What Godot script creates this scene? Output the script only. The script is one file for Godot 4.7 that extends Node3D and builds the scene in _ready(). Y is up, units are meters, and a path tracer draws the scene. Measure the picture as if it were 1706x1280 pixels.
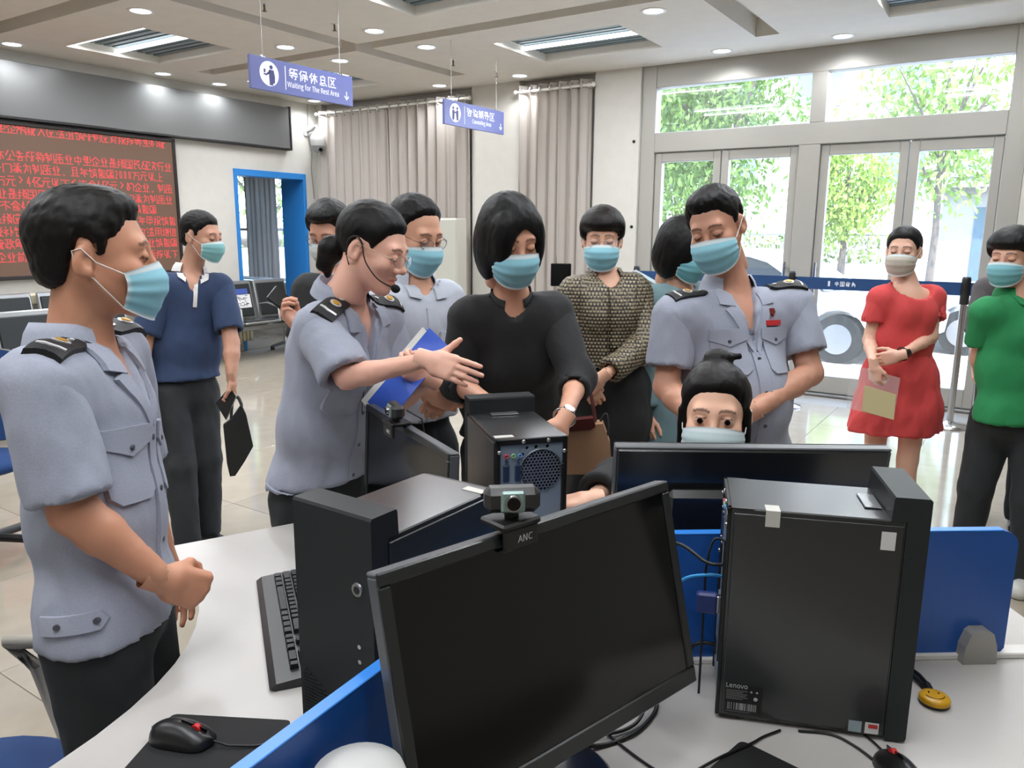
extends Node3D
# A tax service hall: a three-lobed desk with computers, visitors and officers around it.
const F := 1290.0
const CAM_H := 1.58
const DESK_Y := 0.77
const CEIL_Y := 3.27
const WALL_X := -8.54
const WALL_Z := -7.90
var CB: Basis
var names := {}
var mats := {}
var texs := {}

func _ready() -> void:
	CB = Basis(Vector3.UP, deg_to_rad(33.5)) * Basis(Vector3.RIGHT, deg_to_rad(-11.2)) * Basis(Vector3.BACK, deg_to_rad(0.4))
	var cam := Camera3D.new()
	cam.name = "camera"
	cam.fov = rad_to_deg(2.0 * atan(640.0 / F))
	cam.near = 0.05
	cam.far = 300.0
	cam.transform = Transform3D(CB, Vector3(0, CAM_H, 0))
	add_child(cam)
	cam.current = true
	var env := Environment.new()
	var sky := Sky.new()
	var sm := ProceduralSkyMaterial.new()
	sm.sky_top_color = Color(0.62, 0.74, 0.92)
	sm.sky_horizon_color = Color(0.93, 0.95, 0.97)
	sm.ground_horizon_color = Color(0.85, 0.85, 0.84)
	sm.ground_bottom_color = Color(0.5, 0.5, 0.48)
	sm.sky_energy_multiplier = 3.6
	sm.ground_energy_multiplier = 1.0
	sm.sun_angle_max = 0.0
	sky.sky_material = sm
	env.background_mode = Environment.BG_SKY
	env.sky = sky
	env.tonemap_mode = Environment.TONE_MAPPER_LINEAR
	env.tonemap_exposure = 0.95
	env.sdfgi_enabled = true
	env.ssao_enabled = true
	env.ssil_enabled = true
	var we := WorldEnvironment.new()
	we.name = "world_environment"
	we.environment = env
	add_child(we)
	var sun := DirectionalLight3D.new()
	sun.name = "sun"
	sun.light_color = Color(1.0, 0.96, 0.88)
	sun.light_energy = 5.0
	sun.light_angular_distance = 0.6
	sun.shadow_enabled = true
	sun.transform = Transform3D.IDENTITY.looking_at(Vector3(-0.45, -1.0, -0.50).normalized(), Vector3.UP)
	add_child(sun)
	# structure first, then things, small details last
	build_room()
	build_outside()
	build_ceiling()
	build_wall_fittings()
	build_waiting_area()
	build_desk()
	build_people()

# ---------------------------------------------------------------- positions
func P(px: float, py: float, d: float) -> Vector3:
	return Vector3(0, CAM_H, 0) + CB * Vector3((px - 853.0) / F * d, -(py - 640.0) / F * d, -d)

func on_y(px: float, py: float, y: float) -> Vector3:
	var r := CB * Vector3((px - 853.0) / F, -(py - 640.0) / F, -1.0)
	return Vector3(0, CAM_H, 0) + r * ((y - CAM_H) / r.y)

# ---------------------------------------------------------------- mesh builder
class MB:
	var v := PackedVector3Array()
	var c := PackedColorArray()
	var s := PackedInt32Array()
	var uv := PackedVector2Array()
	var xf := Transform3D.IDENTITY
	var col := Color(1, 1, 1)
	var sg := -1
	func tri(a: Vector3, b: Vector3, d: Vector3, ua := Vector2.ZERO, ub := Vector2.ZERO, ud := Vector2.ZERO) -> void:
		v.append(xf * a)
		uv.append(ua)
		if xf.basis.determinant() < 0.0:
			v.append(xf * d); v.append(xf * b)
			uv.append(ud); uv.append(ub)
		else:
			v.append(xf * b); v.append(xf * d)
			uv.append(ub); uv.append(ud)
		c.append(col); c.append(col); c.append(col)
		s.append(sg)
	func quad(a: Vector3, b: Vector3, d: Vector3, e: Vector3) -> void:
		tri(a, b, d)
		tri(a, d, e)
	func uvquad(a: Vector3, b: Vector3, d: Vector3, e: Vector3) -> void:   # top-left, top-right, bottom-right, bottom-left seen from the front
		tri(a, b, d, Vector2(0, 0), Vector2(1, 0), Vector2(1, 1))
		tri(a, d, e, Vector2(0, 0), Vector2(1, 1), Vector2(0, 1))
	func oq(a: Vector3, b: Vector3, d: Vector3, e: Vector3, ctr: Vector3) -> void:
		var n := (d - a).cross(e - b)
		if n.dot((a + b + d + e) * 0.25 - ctr) > 0.0:
			quad(a, e, d, b)
		else:
			quad(a, b, d, e)
	func ot(a: Vector3, b: Vector3, d: Vector3, ctr: Vector3) -> void:
		if (b - a).cross(d - a).dot((a + b + d) / 3.0 - ctr) > 0.0:
			tri(a, d, b)
		else:
			tri(a, b, d)
	func box(ctr: Vector3, size: Vector3, bev := 0.0, bs := Basis.IDENTITY) -> MB:
		var h := size * 0.5
		var keep := xf
		xf = xf * Transform3D(bs, ctr)
		var old := sg
		sg = -1
		var o := Vector3.ZERO
		if bev <= 0.0:
			for ax in 3:
				for sn in [-1.0, 1.0]:
					var p: Array = []
					for k in [[-1, -1], [1, -1], [1, 1], [-1, 1]]:
						var q := Vector3.ZERO
						q[ax] = h[ax] * sn
						q[(ax + 1) % 3] = h[(ax + 1) % 3] * k[0]
						q[(ax + 2) % 3] = h[(ax + 2) % 3] * k[1]
						p.append(q)
					oq(p[0], p[1], p[2], p[3], o)
		else:
			var b := minf(bev, minf(h.x, minf(h.y, h.z)) * 0.98)
			for ax in 3:
				var a1 := (ax + 1) % 3
				var a2 := (ax + 2) % 3
				for sn in [-1.0, 1.0]:
					var p: Array = []
					for k in [[-1, -1], [1, -1], [1, 1], [-1, 1]]:
						var q := Vector3.ZERO
						q[ax] = h[ax] * sn
						q[a1] = (h[a1] - b) * k[0]
						q[a2] = (h[a2] - b) * k[1]
						p.append(q)
					oq(p[0], p[1], p[2], p[3], o)
				for s1 in [-1.0, 1.0]:
					for s2 in [-1.0, 1.0]:
						var p: Array = []
						for k in [[0, -1], [0, 1], [1, 1], [1, -1]]:
							var q := Vector3.ZERO
							q[ax] = (h[ax] - b) * k[1]
							q[a1] = (h[a1] - (b if k[0] == 1 else 0.0)) * s1
							q[a2] = (h[a2] - (b if k[0] == 0 else 0.0)) * s2
							p.append(q)
						oq(p[0], p[1], p[2], p[3], o)
			for sx in [-1.0, 1.0]:
				for sy in [-1.0, 1.0]:
					for sz in [-1.0, 1.0]:
						ot(Vector3(h.x * sx, (h.y - b) * sy, (h.z - b) * sz), Vector3((h.x - b) * sx, h.y * sy, (h.z - b) * sz), Vector3((h.x - b) * sx, (h.y - b) * sy, h.z * sz), o)
		xf = keep
		sg = old
		return self
	func span(lo: Vector3, hi: Vector3, bev := 0.0) -> MB:
		return box((lo + hi) * 0.5, (hi - lo).abs(), bev)
	func frame_of(d: Vector3) -> Basis:
		var y := d.normalized()
		var x := y.cross(Vector3(0.31, 0.17, 0.93))
		if absf(y.y) < 0.95:
			x = y.cross(Vector3.UP)
		x = x.normalized()
		return Basis(x, y, x.cross(y))
	func cyl(p: Vector3, q: Vector3, r1: float, r2 := -1.0, n := 16, caps := true) -> MB:
		if r2 < 0.0:
			r2 = r1
		var b := frame_of(q - p)
		var old := sg
		var m := (p + q) * 0.5
		for k in n:
			var a := TAU * k / n
			var e := TAU * (k + 1) / n
			var d1 := b.x * cos(a) + b.z * sin(a)
			var d2 := b.x * cos(e) + b.z * sin(e)
			sg = 1
			oq(p + d1 * r1, p + d2 * r1, q + d2 * r2, q + d1 * r2, m)
			if caps:
				sg = -1
				if r1 > 0.0: ot(p, p + d1 * r1, p + d2 * r1, m)
				if r2 > 0.0: ot(q, q + d1 * r2, q + d2 * r2, m)
		sg = old
		return self
	func tube(path: Array, r: float, n := 8, r_end := -1.0) -> MB:
		var old := sg
		sg = 1
		var rings: Array = []
		var up := Vector3.ZERO
		for i in path.size():
			var t: Vector3 = (path[mini(i + 1, path.size() - 1)] - path[maxi(i - 1, 0)]).normalized()
			if i == 0:
				up = frame_of(t).x
			up = (up - t * up.dot(t)).normalized()
			var w := t.cross(up)
			var rr := r if r_end < 0.0 else lerpf(r, r_end, float(i) / maxf(path.size() - 1, 1))
			var ring: Array = []
			for k in n:
				var a := TAU * k / n
				ring.append(path[i] + (up * cos(a) + w * sin(a)) * rr)
			rings.append(ring)
		for i in path.size() - 1:
			var m: Vector3 = (path[i] + path[i + 1]) * 0.5
			for k in n:
				oq(rings[i][k], rings[i][(k + 1) % n], rings[i + 1][(k + 1) % n], rings[i + 1][k], m)
		sg = -1
		for e in [0, path.size() - 1]:
			var inner: Vector3 = path[1] if e == 0 else path[path.size() - 2]
			for k in n:
				ot(path[e], rings[e][k], rings[e][(k + 1) % n], inner)
		sg = old
		return self
	func lathe(prof: Array, n := 24, ctr := Vector3.ZERO, smooth := true) -> MB:
		var old := sg
		sg = 2 if smooth else -1
		for i in prof.size() - 1:
			var p: Vector2 = prof[i]
			var q: Vector2 = prof[i + 1]
			for k in n:
				var a := TAU * k / n
				var e := TAU * (k + 1) / n
				var A := ctr + Vector3(p.x * cos(a), p.y, p.x * sin(a))
				var B := ctr + Vector3(p.x * cos(e), p.y, p.x * sin(e))
				var C := ctr + Vector3(q.x * cos(e), q.y, q.x * sin(e))
				var D := ctr + Vector3(q.x * cos(a), q.y, q.x * sin(a))
				# the profile runs upward on the outside
				if p.x > 0.0 and q.x > 0.0: quad(A, B, C, D)
				elif p.x > 0.0: tri(A, B, D)
				elif q.x > 0.0: tri(A, C, D)
		sg = old
		return self
	func ball(ctr: Vector3, r: Vector3, n := 12, bs := Basis.IDENTITY) -> MB:
		var keep := xf
		xf = xf * Transform3D(bs * Basis.from_scale(r), ctr)
		var prof: Array = []
		for i in n + 1:
			var a := -PI / 2 + PI * i / n
			prof.append(Vector2(maxf(cos(a), 0.0) if i > 0 and i < n else 0.0, sin(a)))
		lathe(prof, n * 2)
		xf = keep
		return self
	func prism(poly: PackedVector2Array, z0: float, z1: float, smooth := false) -> MB:   # outline in x, y, pushed along z
		var old := sg
		sg = -1
		var id := Geometry2D.triangulate_polygon(poly)
		for i in range(0, id.size(), 3):
			var a := poly[id[i]]
			var b := poly[id[i + 1]]
			var d := poly[id[i + 2]]
			if (b - a).cross(d - a) > 0.0:
				var t := b
				b = d
				d = t
			tri(Vector3(a.x, a.y, z1), Vector3(b.x, b.y, z1), Vector3(d.x, d.y, z1))
			tri(Vector3(a.x, a.y, z0), Vector3(d.x, d.y, z0), Vector3(b.x, b.y, z0))
		var ccw := not Geometry2D.is_polygon_clockwise(poly)
		if smooth:
			sg = 3
		for i in poly.size():
			var a := poly[i]
			var b := poly[(i + 1) % poly.size()]
			if not ccw:
				var t := a
				a = b
				b = t
			quad(Vector3(a.x, a.y, z1), Vector3(b.x, b.y, z1), Vector3(b.x, b.y, z0), Vector3(a.x, a.y, z0))
		sg = old
		return self
	func mesh() -> ArrayMesh:
		var st := SurfaceTool.new()
		st.begin(Mesh.PRIMITIVE_TRIANGLES)
		for i in s.size():
			st.set_smooth_group(s[i])
			for k in 3:
				st.set_color(c[i * 3 + k])
				st.set_uv(uv[i * 3 + k])
				st.add_vertex(v[i * 3 + k])
		st.generate_normals()
		st.index()
		return st.commit()

# ---------------------------------------------------------------- nodes
func numbered(called: String) -> String:
	names[called] = names.get(called, -1) + 1
	return called if names[called] == 0 else "%s_%03d" % [called, names[called]]

func thing(called: String, label: String, category: String, at := Vector3.ZERO, turn := 0.0, group := "") -> Node3D:
	var o := Node3D.new()
	o.name = numbered(called)
	add_child(o)
	o.position = at
	o.rotation.y = turn
	return tag(o, label, category, group)

func tag(o: Node3D, label: String, category := "", group := "", kind := "") -> Node3D:
	if label: o.set_meta("label", label)
	if category: o.set_meta("category", category)
	if group: o.set_meta("group", group)
	if kind: o.set_meta("kind", kind)
	return o

func obj(mb, called: String, m: Material, parent: Node3D = null) -> MeshInstance3D:
	var o := MeshInstance3D.new()
	o.mesh = mb.mesh() if mb is MB else mb
	o.material_override = m
	if parent == null:
		o.name = numbered(called)
		add_child(o)
	else:
		o.name = called
		parent.add_child(o, true)
	return o

func wall(mb: MB, called: String, m: Material) -> MeshInstance3D:
	var o := obj(mb, called, m)
	o.set_meta("kind", "structure")
	return o

func copy(o: Node3D, label := "", at := Vector3.INF, turn := INF) -> Node3D:
	var base := str(o.name)
	if base.length() > 4 and base.right(3).is_valid_int() and base[base.length() - 4] == "_":
		base = base.left(base.length() - 4)
	var r: Node3D = o.duplicate()
	r.name = numbered(base)
	add_child(r)
	if label: r.set_meta("label", label)
	if at != Vector3.INF: r.position = at
	if turn != INF: r.rotation.y = turn
	return r

# ---------------------------------------------------------------- materials
func grain(key: String, freq: float, octaves := 3, lo := 0.9, hi := 1.0, px := 256, stretch := 1.0) -> ImageTexture:
	if texs.has(key):
		return texs[key]
	var n := FastNoiseLite.new()
	n.seed = key.hash() % 1000
	n.frequency = freq
	n.fractal_octaves = octaves
	var src := n.get_seamless_image(px, px)
	var im := Image.create(px, px, false, Image.FORMAT_RGB8)
	for y in px:
		for x in px:
			var g := src.get_pixel(x, int(y * stretch) % px).r
			var w := lerpf(lo, hi, g)
			im.set_pixel(x, y, Color(w, w, w))
	im.generate_mipmaps()
	texs[key] = ImageTexture.create_from_image(im)
	return texs[key]

func M(key: String, col := Color.WHITE, rough := 0.6, metal := 0.0, tex: Texture2D = null, scale := 1.0, bump: Texture2D = null, bump_cm := 0.05) -> StandardMaterial3D:
	if mats.has(key):
		return mats[key]
	var m := StandardMaterial3D.new()
	m.albedo_color = col
	m.roughness = rough
	m.metallic = metal
	if tex:
		m.albedo_texture = tex
	if bump:
		m.heightmap_enabled = true
		m.heightmap_texture = bump
		m.heightmap_scale = bump_cm
	if tex or bump:
		m.uv1_triplanar = true
		m.uv1_scale = Vector3.ONE * scale
	mats[key] = m
	return m

func cloth(key: String, col: Color, rough := 0.85) -> StandardMaterial3D:
	if mats.has(key):
		return mats[key]
	var m := M(key, col, rough, 0.0, grain("weave", 0.08, 4, 0.92, 1.0), 9.0)
	m.rim_enabled = true
	m.rim = 0.15
	return m

func lamp_mat(key: String, col: Color, energy: float) -> StandardMaterial3D:
	if mats.has(key):
		return mats[key]
	var m := M(key, Color(0.9, 0.9, 0.9), 0.5)
	m.emission_enabled = true
	m.emission = col
	m.emission_energy_multiplier = energy
	return m

func glass(key: String, col: Color, alpha: float, rough := 0.02) -> StandardMaterial3D:
	if mats.has(key):
		return mats[key]
	var m := M(key, Color(col.r, col.g, col.b, alpha), rough)
	m.transparency = BaseMaterial3D.TRANSPARENCY_ALPHA
	return m

func print_mat(key: String, im: Image, rough := 0.5) -> StandardMaterial3D:
	if mats.has(key):
		return mats[key]
	im.generate_mipmaps()
	var m := M(key, Color.WHITE, rough)
	m.albedo_texture = ImageTexture.create_from_image(im)
	return m

# ---------------------------------------------------------------- room
func build_room() -> void:
	var white := M("wall_paint", Color(0.815, 0.805, 0.775), 0.75, 0.0, grain("plaster", 0.03, 4, 0.975, 1.0), 0.7)
	var frame := M("alu_frame", Color(0.66, 0.65, 0.62), 0.45, 0.1)
	# floor: grout bed with polished tiles
	var fl := wall(MB.new().span(Vector3(-12.2, -0.25, -8.2), Vector3(4.3, -0.004, 4.3)), "floor", M("grout", Color(0.55, 0.52, 0.47), 0.8))
	var tone: Array = []
	for k in 4:
		var t := M("floor_tile_%d" % k, [Color(0.675, 0.64, 0.58), Color(0.685, 0.65, 0.59), Color(0.665, 0.63, 0.57), Color(0.68, 0.64, 0.575)][k], 0.09, 0.0, grain("tile_cloud%d" % (k % 2), 0.02, 5, 0.94, 1.0), 0.9)
		t.metallic_specular = 0.6
		tone.append(t)
	var tile_mesh := MB.new().box(Vector3(0, -0.004, 0), Vector3(0.797, 0.008, 0.797), 0.001).mesh()
	var rng := RandomNumberGenerator.new()
	rng.seed = 11
	for ix in range(-15, 3):
		for iz in range(-10, 5):
			var c := Vector3(ix * 0.8 - 0.14, 0, iz * 0.8 + 0.1)
			if c.x - 0.4 < WALL_X or c.z - 0.4 < WALL_Z:
				continue
			var o := obj(tile_mesh, "tile", tone[rng.randi() % 4], fl)
			o.position = c
	# LED wall (x = WALL_X) with the blue doorway z -7.66 .. -6.50
	var d0 := -7.66
	var d1 := -6.48
	var mb := MB.new()
	mb.span(Vector3(WALL_X - 0.2, 0, -8.1), Vector3(WALL_X, CEIL_Y + 0.2, d0))
	mb.span(Vector3(WALL_X - 0.2, 0, d1), Vector3(WALL_X, CEIL_Y + 0.2, 4.2))
	mb.span(Vector3(WALL_X - 0.2, 2.33, d0), Vector3(WALL_X, CEIL_Y + 0.2, d1))
	wall(mb, "wall_west", white)
	var blue := M("door_blue", Color(0.16, 0.50, 0.80), 0.45)
	var tr := Node3D.new()
	tr.name = "trim_1"
	add_child(tr)
	tag(tr, "bright blue casing round the doorway in the screen wall", "", "", "structure")
	obj(MB.new().span(Vector3(WALL_X - 0.22, 0, d1 - 0.05), Vector3(WALL_X + 0.02, 2.33, d1), 0.004), "jamb", blue, tr)
	obj(MB.new().span(Vector3(WALL_X - 0.45, 0, d0), Vector3(WALL_X + 0.02, 2.33, d0 + 0.05), 0.004), "jamb", blue, tr)
	obj(MB.new().span(Vector3(WALL_X - 0.22, 2.25, d0 + 0.05), Vector3(WALL_X + 0.02, 2.33, d1 - 0.05), 0.004), "lintel", blue, tr)
	M("chrome", Color(0.75, 0.75, 0.76), 0.2, 1.0)
	# street wall (z = WALL_Z): window bay in the side room, curtain bays, entrance front
	mb = MB.new()
	var zb := WALL_Z - 0.25
	mb.span(Vector3(-12.2, 0, zb), Vector3(-10.75, CEIL_Y + 0.2, WALL_Z - 0.02))
	mb.span(Vector3(-10.75, 0, zb), Vector3(-9.2, 0.80, WALL_Z - 0.02))
	mb.span(Vector3(-10.75, 2.46, zb), Vector3(-9.2, CEIL_Y + 0.2, WALL_Z - 0.02))
	mb.span(Vector3(-9.2, 0, zb), Vector3(-3.62, CEIL_Y + 0.2, WALL_Z - 0.10))
	mb.span(Vector3(-8.54, 0, WALL_Z - 0.10), Vector3(-8.42, CEIL_Y + 0.2, WALL_Z))
	mb.span(Vector3(-5.82, 0, WALL_Z - 0.10), Vector3(-5.14, CEIL_Y + 0.2, WALL_Z + 0.02))
	mb.span(Vector3(-4.16, 0, WALL_Z - 0.10), Vector3(-3.62, CEIL_Y + 0.2, WALL_Z + 0.02))
	mb.span(Vector3(-0.14, 0, zb), Vector3(4.2, CEIL_Y + 0.2, WALL_Z))
	wall(mb, "wall_north", white)
	wall(MB.new().span(Vector3(4.0, 0, -8.1), Vector3(4.2, CEIL_Y + 0.2, 4.2)), "wall_east", white)
	wall(MB.new().span(Vector3(-12.2, 0, 4.0), Vector3(4.2, CEIL_Y + 0.2, 4.2)), "wall_south", white)
	# side room shell
	wall(MB.new().span(Vector3(-12.2, 0, -8.1), Vector3(-12.0, CEIL_Y + 0.2, -4.4)).span(Vector3(-12.0, 0, -4.6), Vector3(WALL_X - 0.2, CEIL_Y + 0.2, -4.4)), "wall_side_room", white)
	wall(MB.new().span(Vector3(-12.0, -0.003, -8.1), Vector3(WALL_X - 0.02, 0.0, -4.6)), "floor_side_room", M("floor_tile_0"))
	var w := Node3D.new()
	w.name = "window_1"
	add_child(w)
	tag(w, "white framed window of the side room seen through the blue doorway", "", "", "structure")
	mb = MB.new()
	for x in [-10.75, -9.98, -9.24]:
		mb.span(Vector3(x, 0.80, zb + 0.08), Vector3(x + 0.045, 2.46, zb + 0.13), 0.004)
	for y in [0.80, 1.55, 2.415]:
		mb.span(Vector3(-10.75, y, zb + 0.082), Vector3(-9.2, y + 0.045, zb + 0.128), 0.004)
	obj(mb, "frame", M("pvc", Color(0.88, 0.88, 0.86), 0.4), w)
	obj(MB.new().span(Vector3(-10.74, 0.81, zb + 0.10), Vector3(-9.21, 2.45, zb + 0.106)), "pane", glass("window_glass", Color(0.9, 0.95, 0.95), 0.06), w)
	obj(MB.new().span(Vector3(-10.8, 0.76, zb + 0.12), Vector3(-9.15, 0.80, WALL_Z + 0.08), 0.006), "sill", M("pvc"), w)
	entrance(frame)
	wall(MB.new().span(Vector3(WALL_X, 0, -6.48), Vector3(WALL_X + 0.015, 0.10, 4.0), 0.003), "baseboard_west", M("skirting", Color(0.62, 0.59, 0.54), 0.4))
	wall(MB.new().span(Vector3(-8.42, 0, WALL_Z - 0.10), Vector3(-5.82, 0.10, WALL_Z - 0.085), 0.003).span(Vector3(-5.14, 0, WALL_Z - 0.10), Vector3(-4.16, 0.10, WALL_Z - 0.085), 0.003), "baseboard_north", M("skirting"))

func entrance(frame: Material) -> void:
	# aluminium entrance front: transom lights above, doors and side lights below
	var z0 := WALL_Z - 0.16
	var z1 := WALL_Z - 0.02
	var gl := glass("door_glass", Color(0.93, 0.97, 0.96), 0.05)
	var e := Node3D.new()
	e.name = "window_2"
	add_child(e)
	tag(e, "grey aluminium entrance front with transom windows above the glass doors", "", "", "structure")
	for x in [[-3.62, -3.46], [-0.30, -0.14]]:
		obj(MB.new().span(Vector3(x[0], 0, z0), Vector3(x[1], CEIL_Y, z1), 0.006), "post", frame, e)
	obj(MB.new().span(Vector3(-3.46, 2.40, z0), Vector3(-0.30, 2.60, z1), 0.006), "transom_beam", frame, e)
	obj(MB.new().span(Vector3(-3.46, 3.05, z0), Vector3(-0.30, CEIL_Y, z1), 0.006), "head_beam", frame, e)
	obj(MB.new().span(Vector3(-1.90, 2.60, z0), Vector3(-1.76, 3.05, z1), 0.006), "mullion", frame, e)
	obj(MB.new().span(Vector3(-1.98, 0, z0), Vector3(-1.78, 2.40, z1), 0.006), "mullion", frame, e)
	for x in [[-3.46, -1.90], [-1.76, -0.30]]:
		obj(MB.new().span(Vector3(x[0], 2.60, z0 + 0.06), Vector3(x[1], 3.05, z0 + 0.066)), "pane", gl, e)
	obj(MB.new().span(Vector3(-3.46, 0, z0 - 0.02), Vector3(-0.30, 0.025, z1 + 0.03), 0.004), "threshold", M("steel", Color(0.6, 0.6, 0.6), 0.35, 0.8), e)
	var n := 2
	for d in [[-3.46, -2.74, "fixed glass side light between the post and the door leaf"], [-2.74, -1.98, "glass door leaf with a grey frame beside the centre mullion, to the north-west side"], [-1.78, -1.02, "glass door leaf with a grey frame beside the centre mullion, behind the woman in red"], [-1.02, -0.30, "framed glass door leaf next to the outer post of the entrance"]]:
		var k := Node3D.new()
		k.name = "door_%d" % n
		n += 1
		add_child(k)
		tag(k, d[2], "", "", "structure")
		var x0: float = d[0] + 0.004
		var x1: float = d[1] - 0.004
		var s := 0.075
		obj(MB.new().span(Vector3(x0, 0.03, z0 + 0.03), Vector3(x0 + s, 2.395, z1 - 0.03), 0.005), "stile", frame, k)
		obj(MB.new().span(Vector3(x1 - s, 0.03, z0 + 0.03), Vector3(x1, 2.395, z1 - 0.03), 0.005), "stile", frame, k)
		obj(MB.new().span(Vector3(x0 + s, 2.30, z0 + 0.03), Vector3(x1 - s, 2.395, z1 - 0.03), 0.005), "rail", frame, k)
		obj(MB.new().span(Vector3(x0 + s, 0.03, z0 + 0.03), Vector3(x1 - s, 0.20, z1 - 0.03), 0.005), "rail", frame, k)
		obj(MB.new().span(Vector3(x0 + s, 0.20, z0 + 0.065), Vector3(x1 - s, 2.30, z0 + 0.072)), "pane", gl, k)
		if n == 4 or n == 5:
			var hx: float = x1 - 0.04 if n == 4 else x0 + 0.04
			obj(MB.new().cyl(Vector3(hx, 0.8, z1 + 0.03), Vector3(hx, 1.3, z1 + 0.03), 0.013).cyl(Vector3(hx, 0.86, z1 - 0.03), Vector3(hx, 0.86, z1 + 0.03), 0.008).cyl(Vector3(hx, 1.24, z1 - 0.03), Vector3(hx, 1.24, z1 + 0.03), 0.008), "pull_handle", M("chrome"), k)

# ---------------------------------------------------------------- ceiling
func downlight(x: float, z: float, lit := true) -> void:
	var t := thing("ceiling_downlight", "round recessed downlight with a white trim ring in the ceiling", "downlight", Vector3(x, CEIL_Y, z), 0.0, "round downlights in the ceiling")
	obj(MB.new().lathe([Vector2(0.078, -0.004), Vector2(0.098, -0.008), Vector2(0.102, -0.002), Vector2(0.102, 0.004)], 24), "trim_ring", M("lamp_trim", Color(0.9, 0.9, 0.9), 0.35), t)
	obj(MB.new().lathe([Vector2(0.0, -0.003), Vector2(0.079, -0.003), Vector2(0.079, 0.003)], 24), "diffuser", lamp_mat("downlight_glow", Color(0.93, 0.97, 1.0), 5.0), t)
	var l := SpotLight3D.new()
	l.name = "lamp"
	l.light_color = Color(0.97, 0.98, 1.0)
	l.light_energy = 0.95
	l.light_size = 0.08
	l.spot_angle = 80.0
	l.spot_angle_attenuation = 0.6
	l.spot_range = 14.0
	l.spot_attenuation = 2.0
	l.shadow_enabled = true
	l.position = Vector3(0, -0.02, 0)
	l.rotation.x = -PI / 2
	t.add_child(l)

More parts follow.
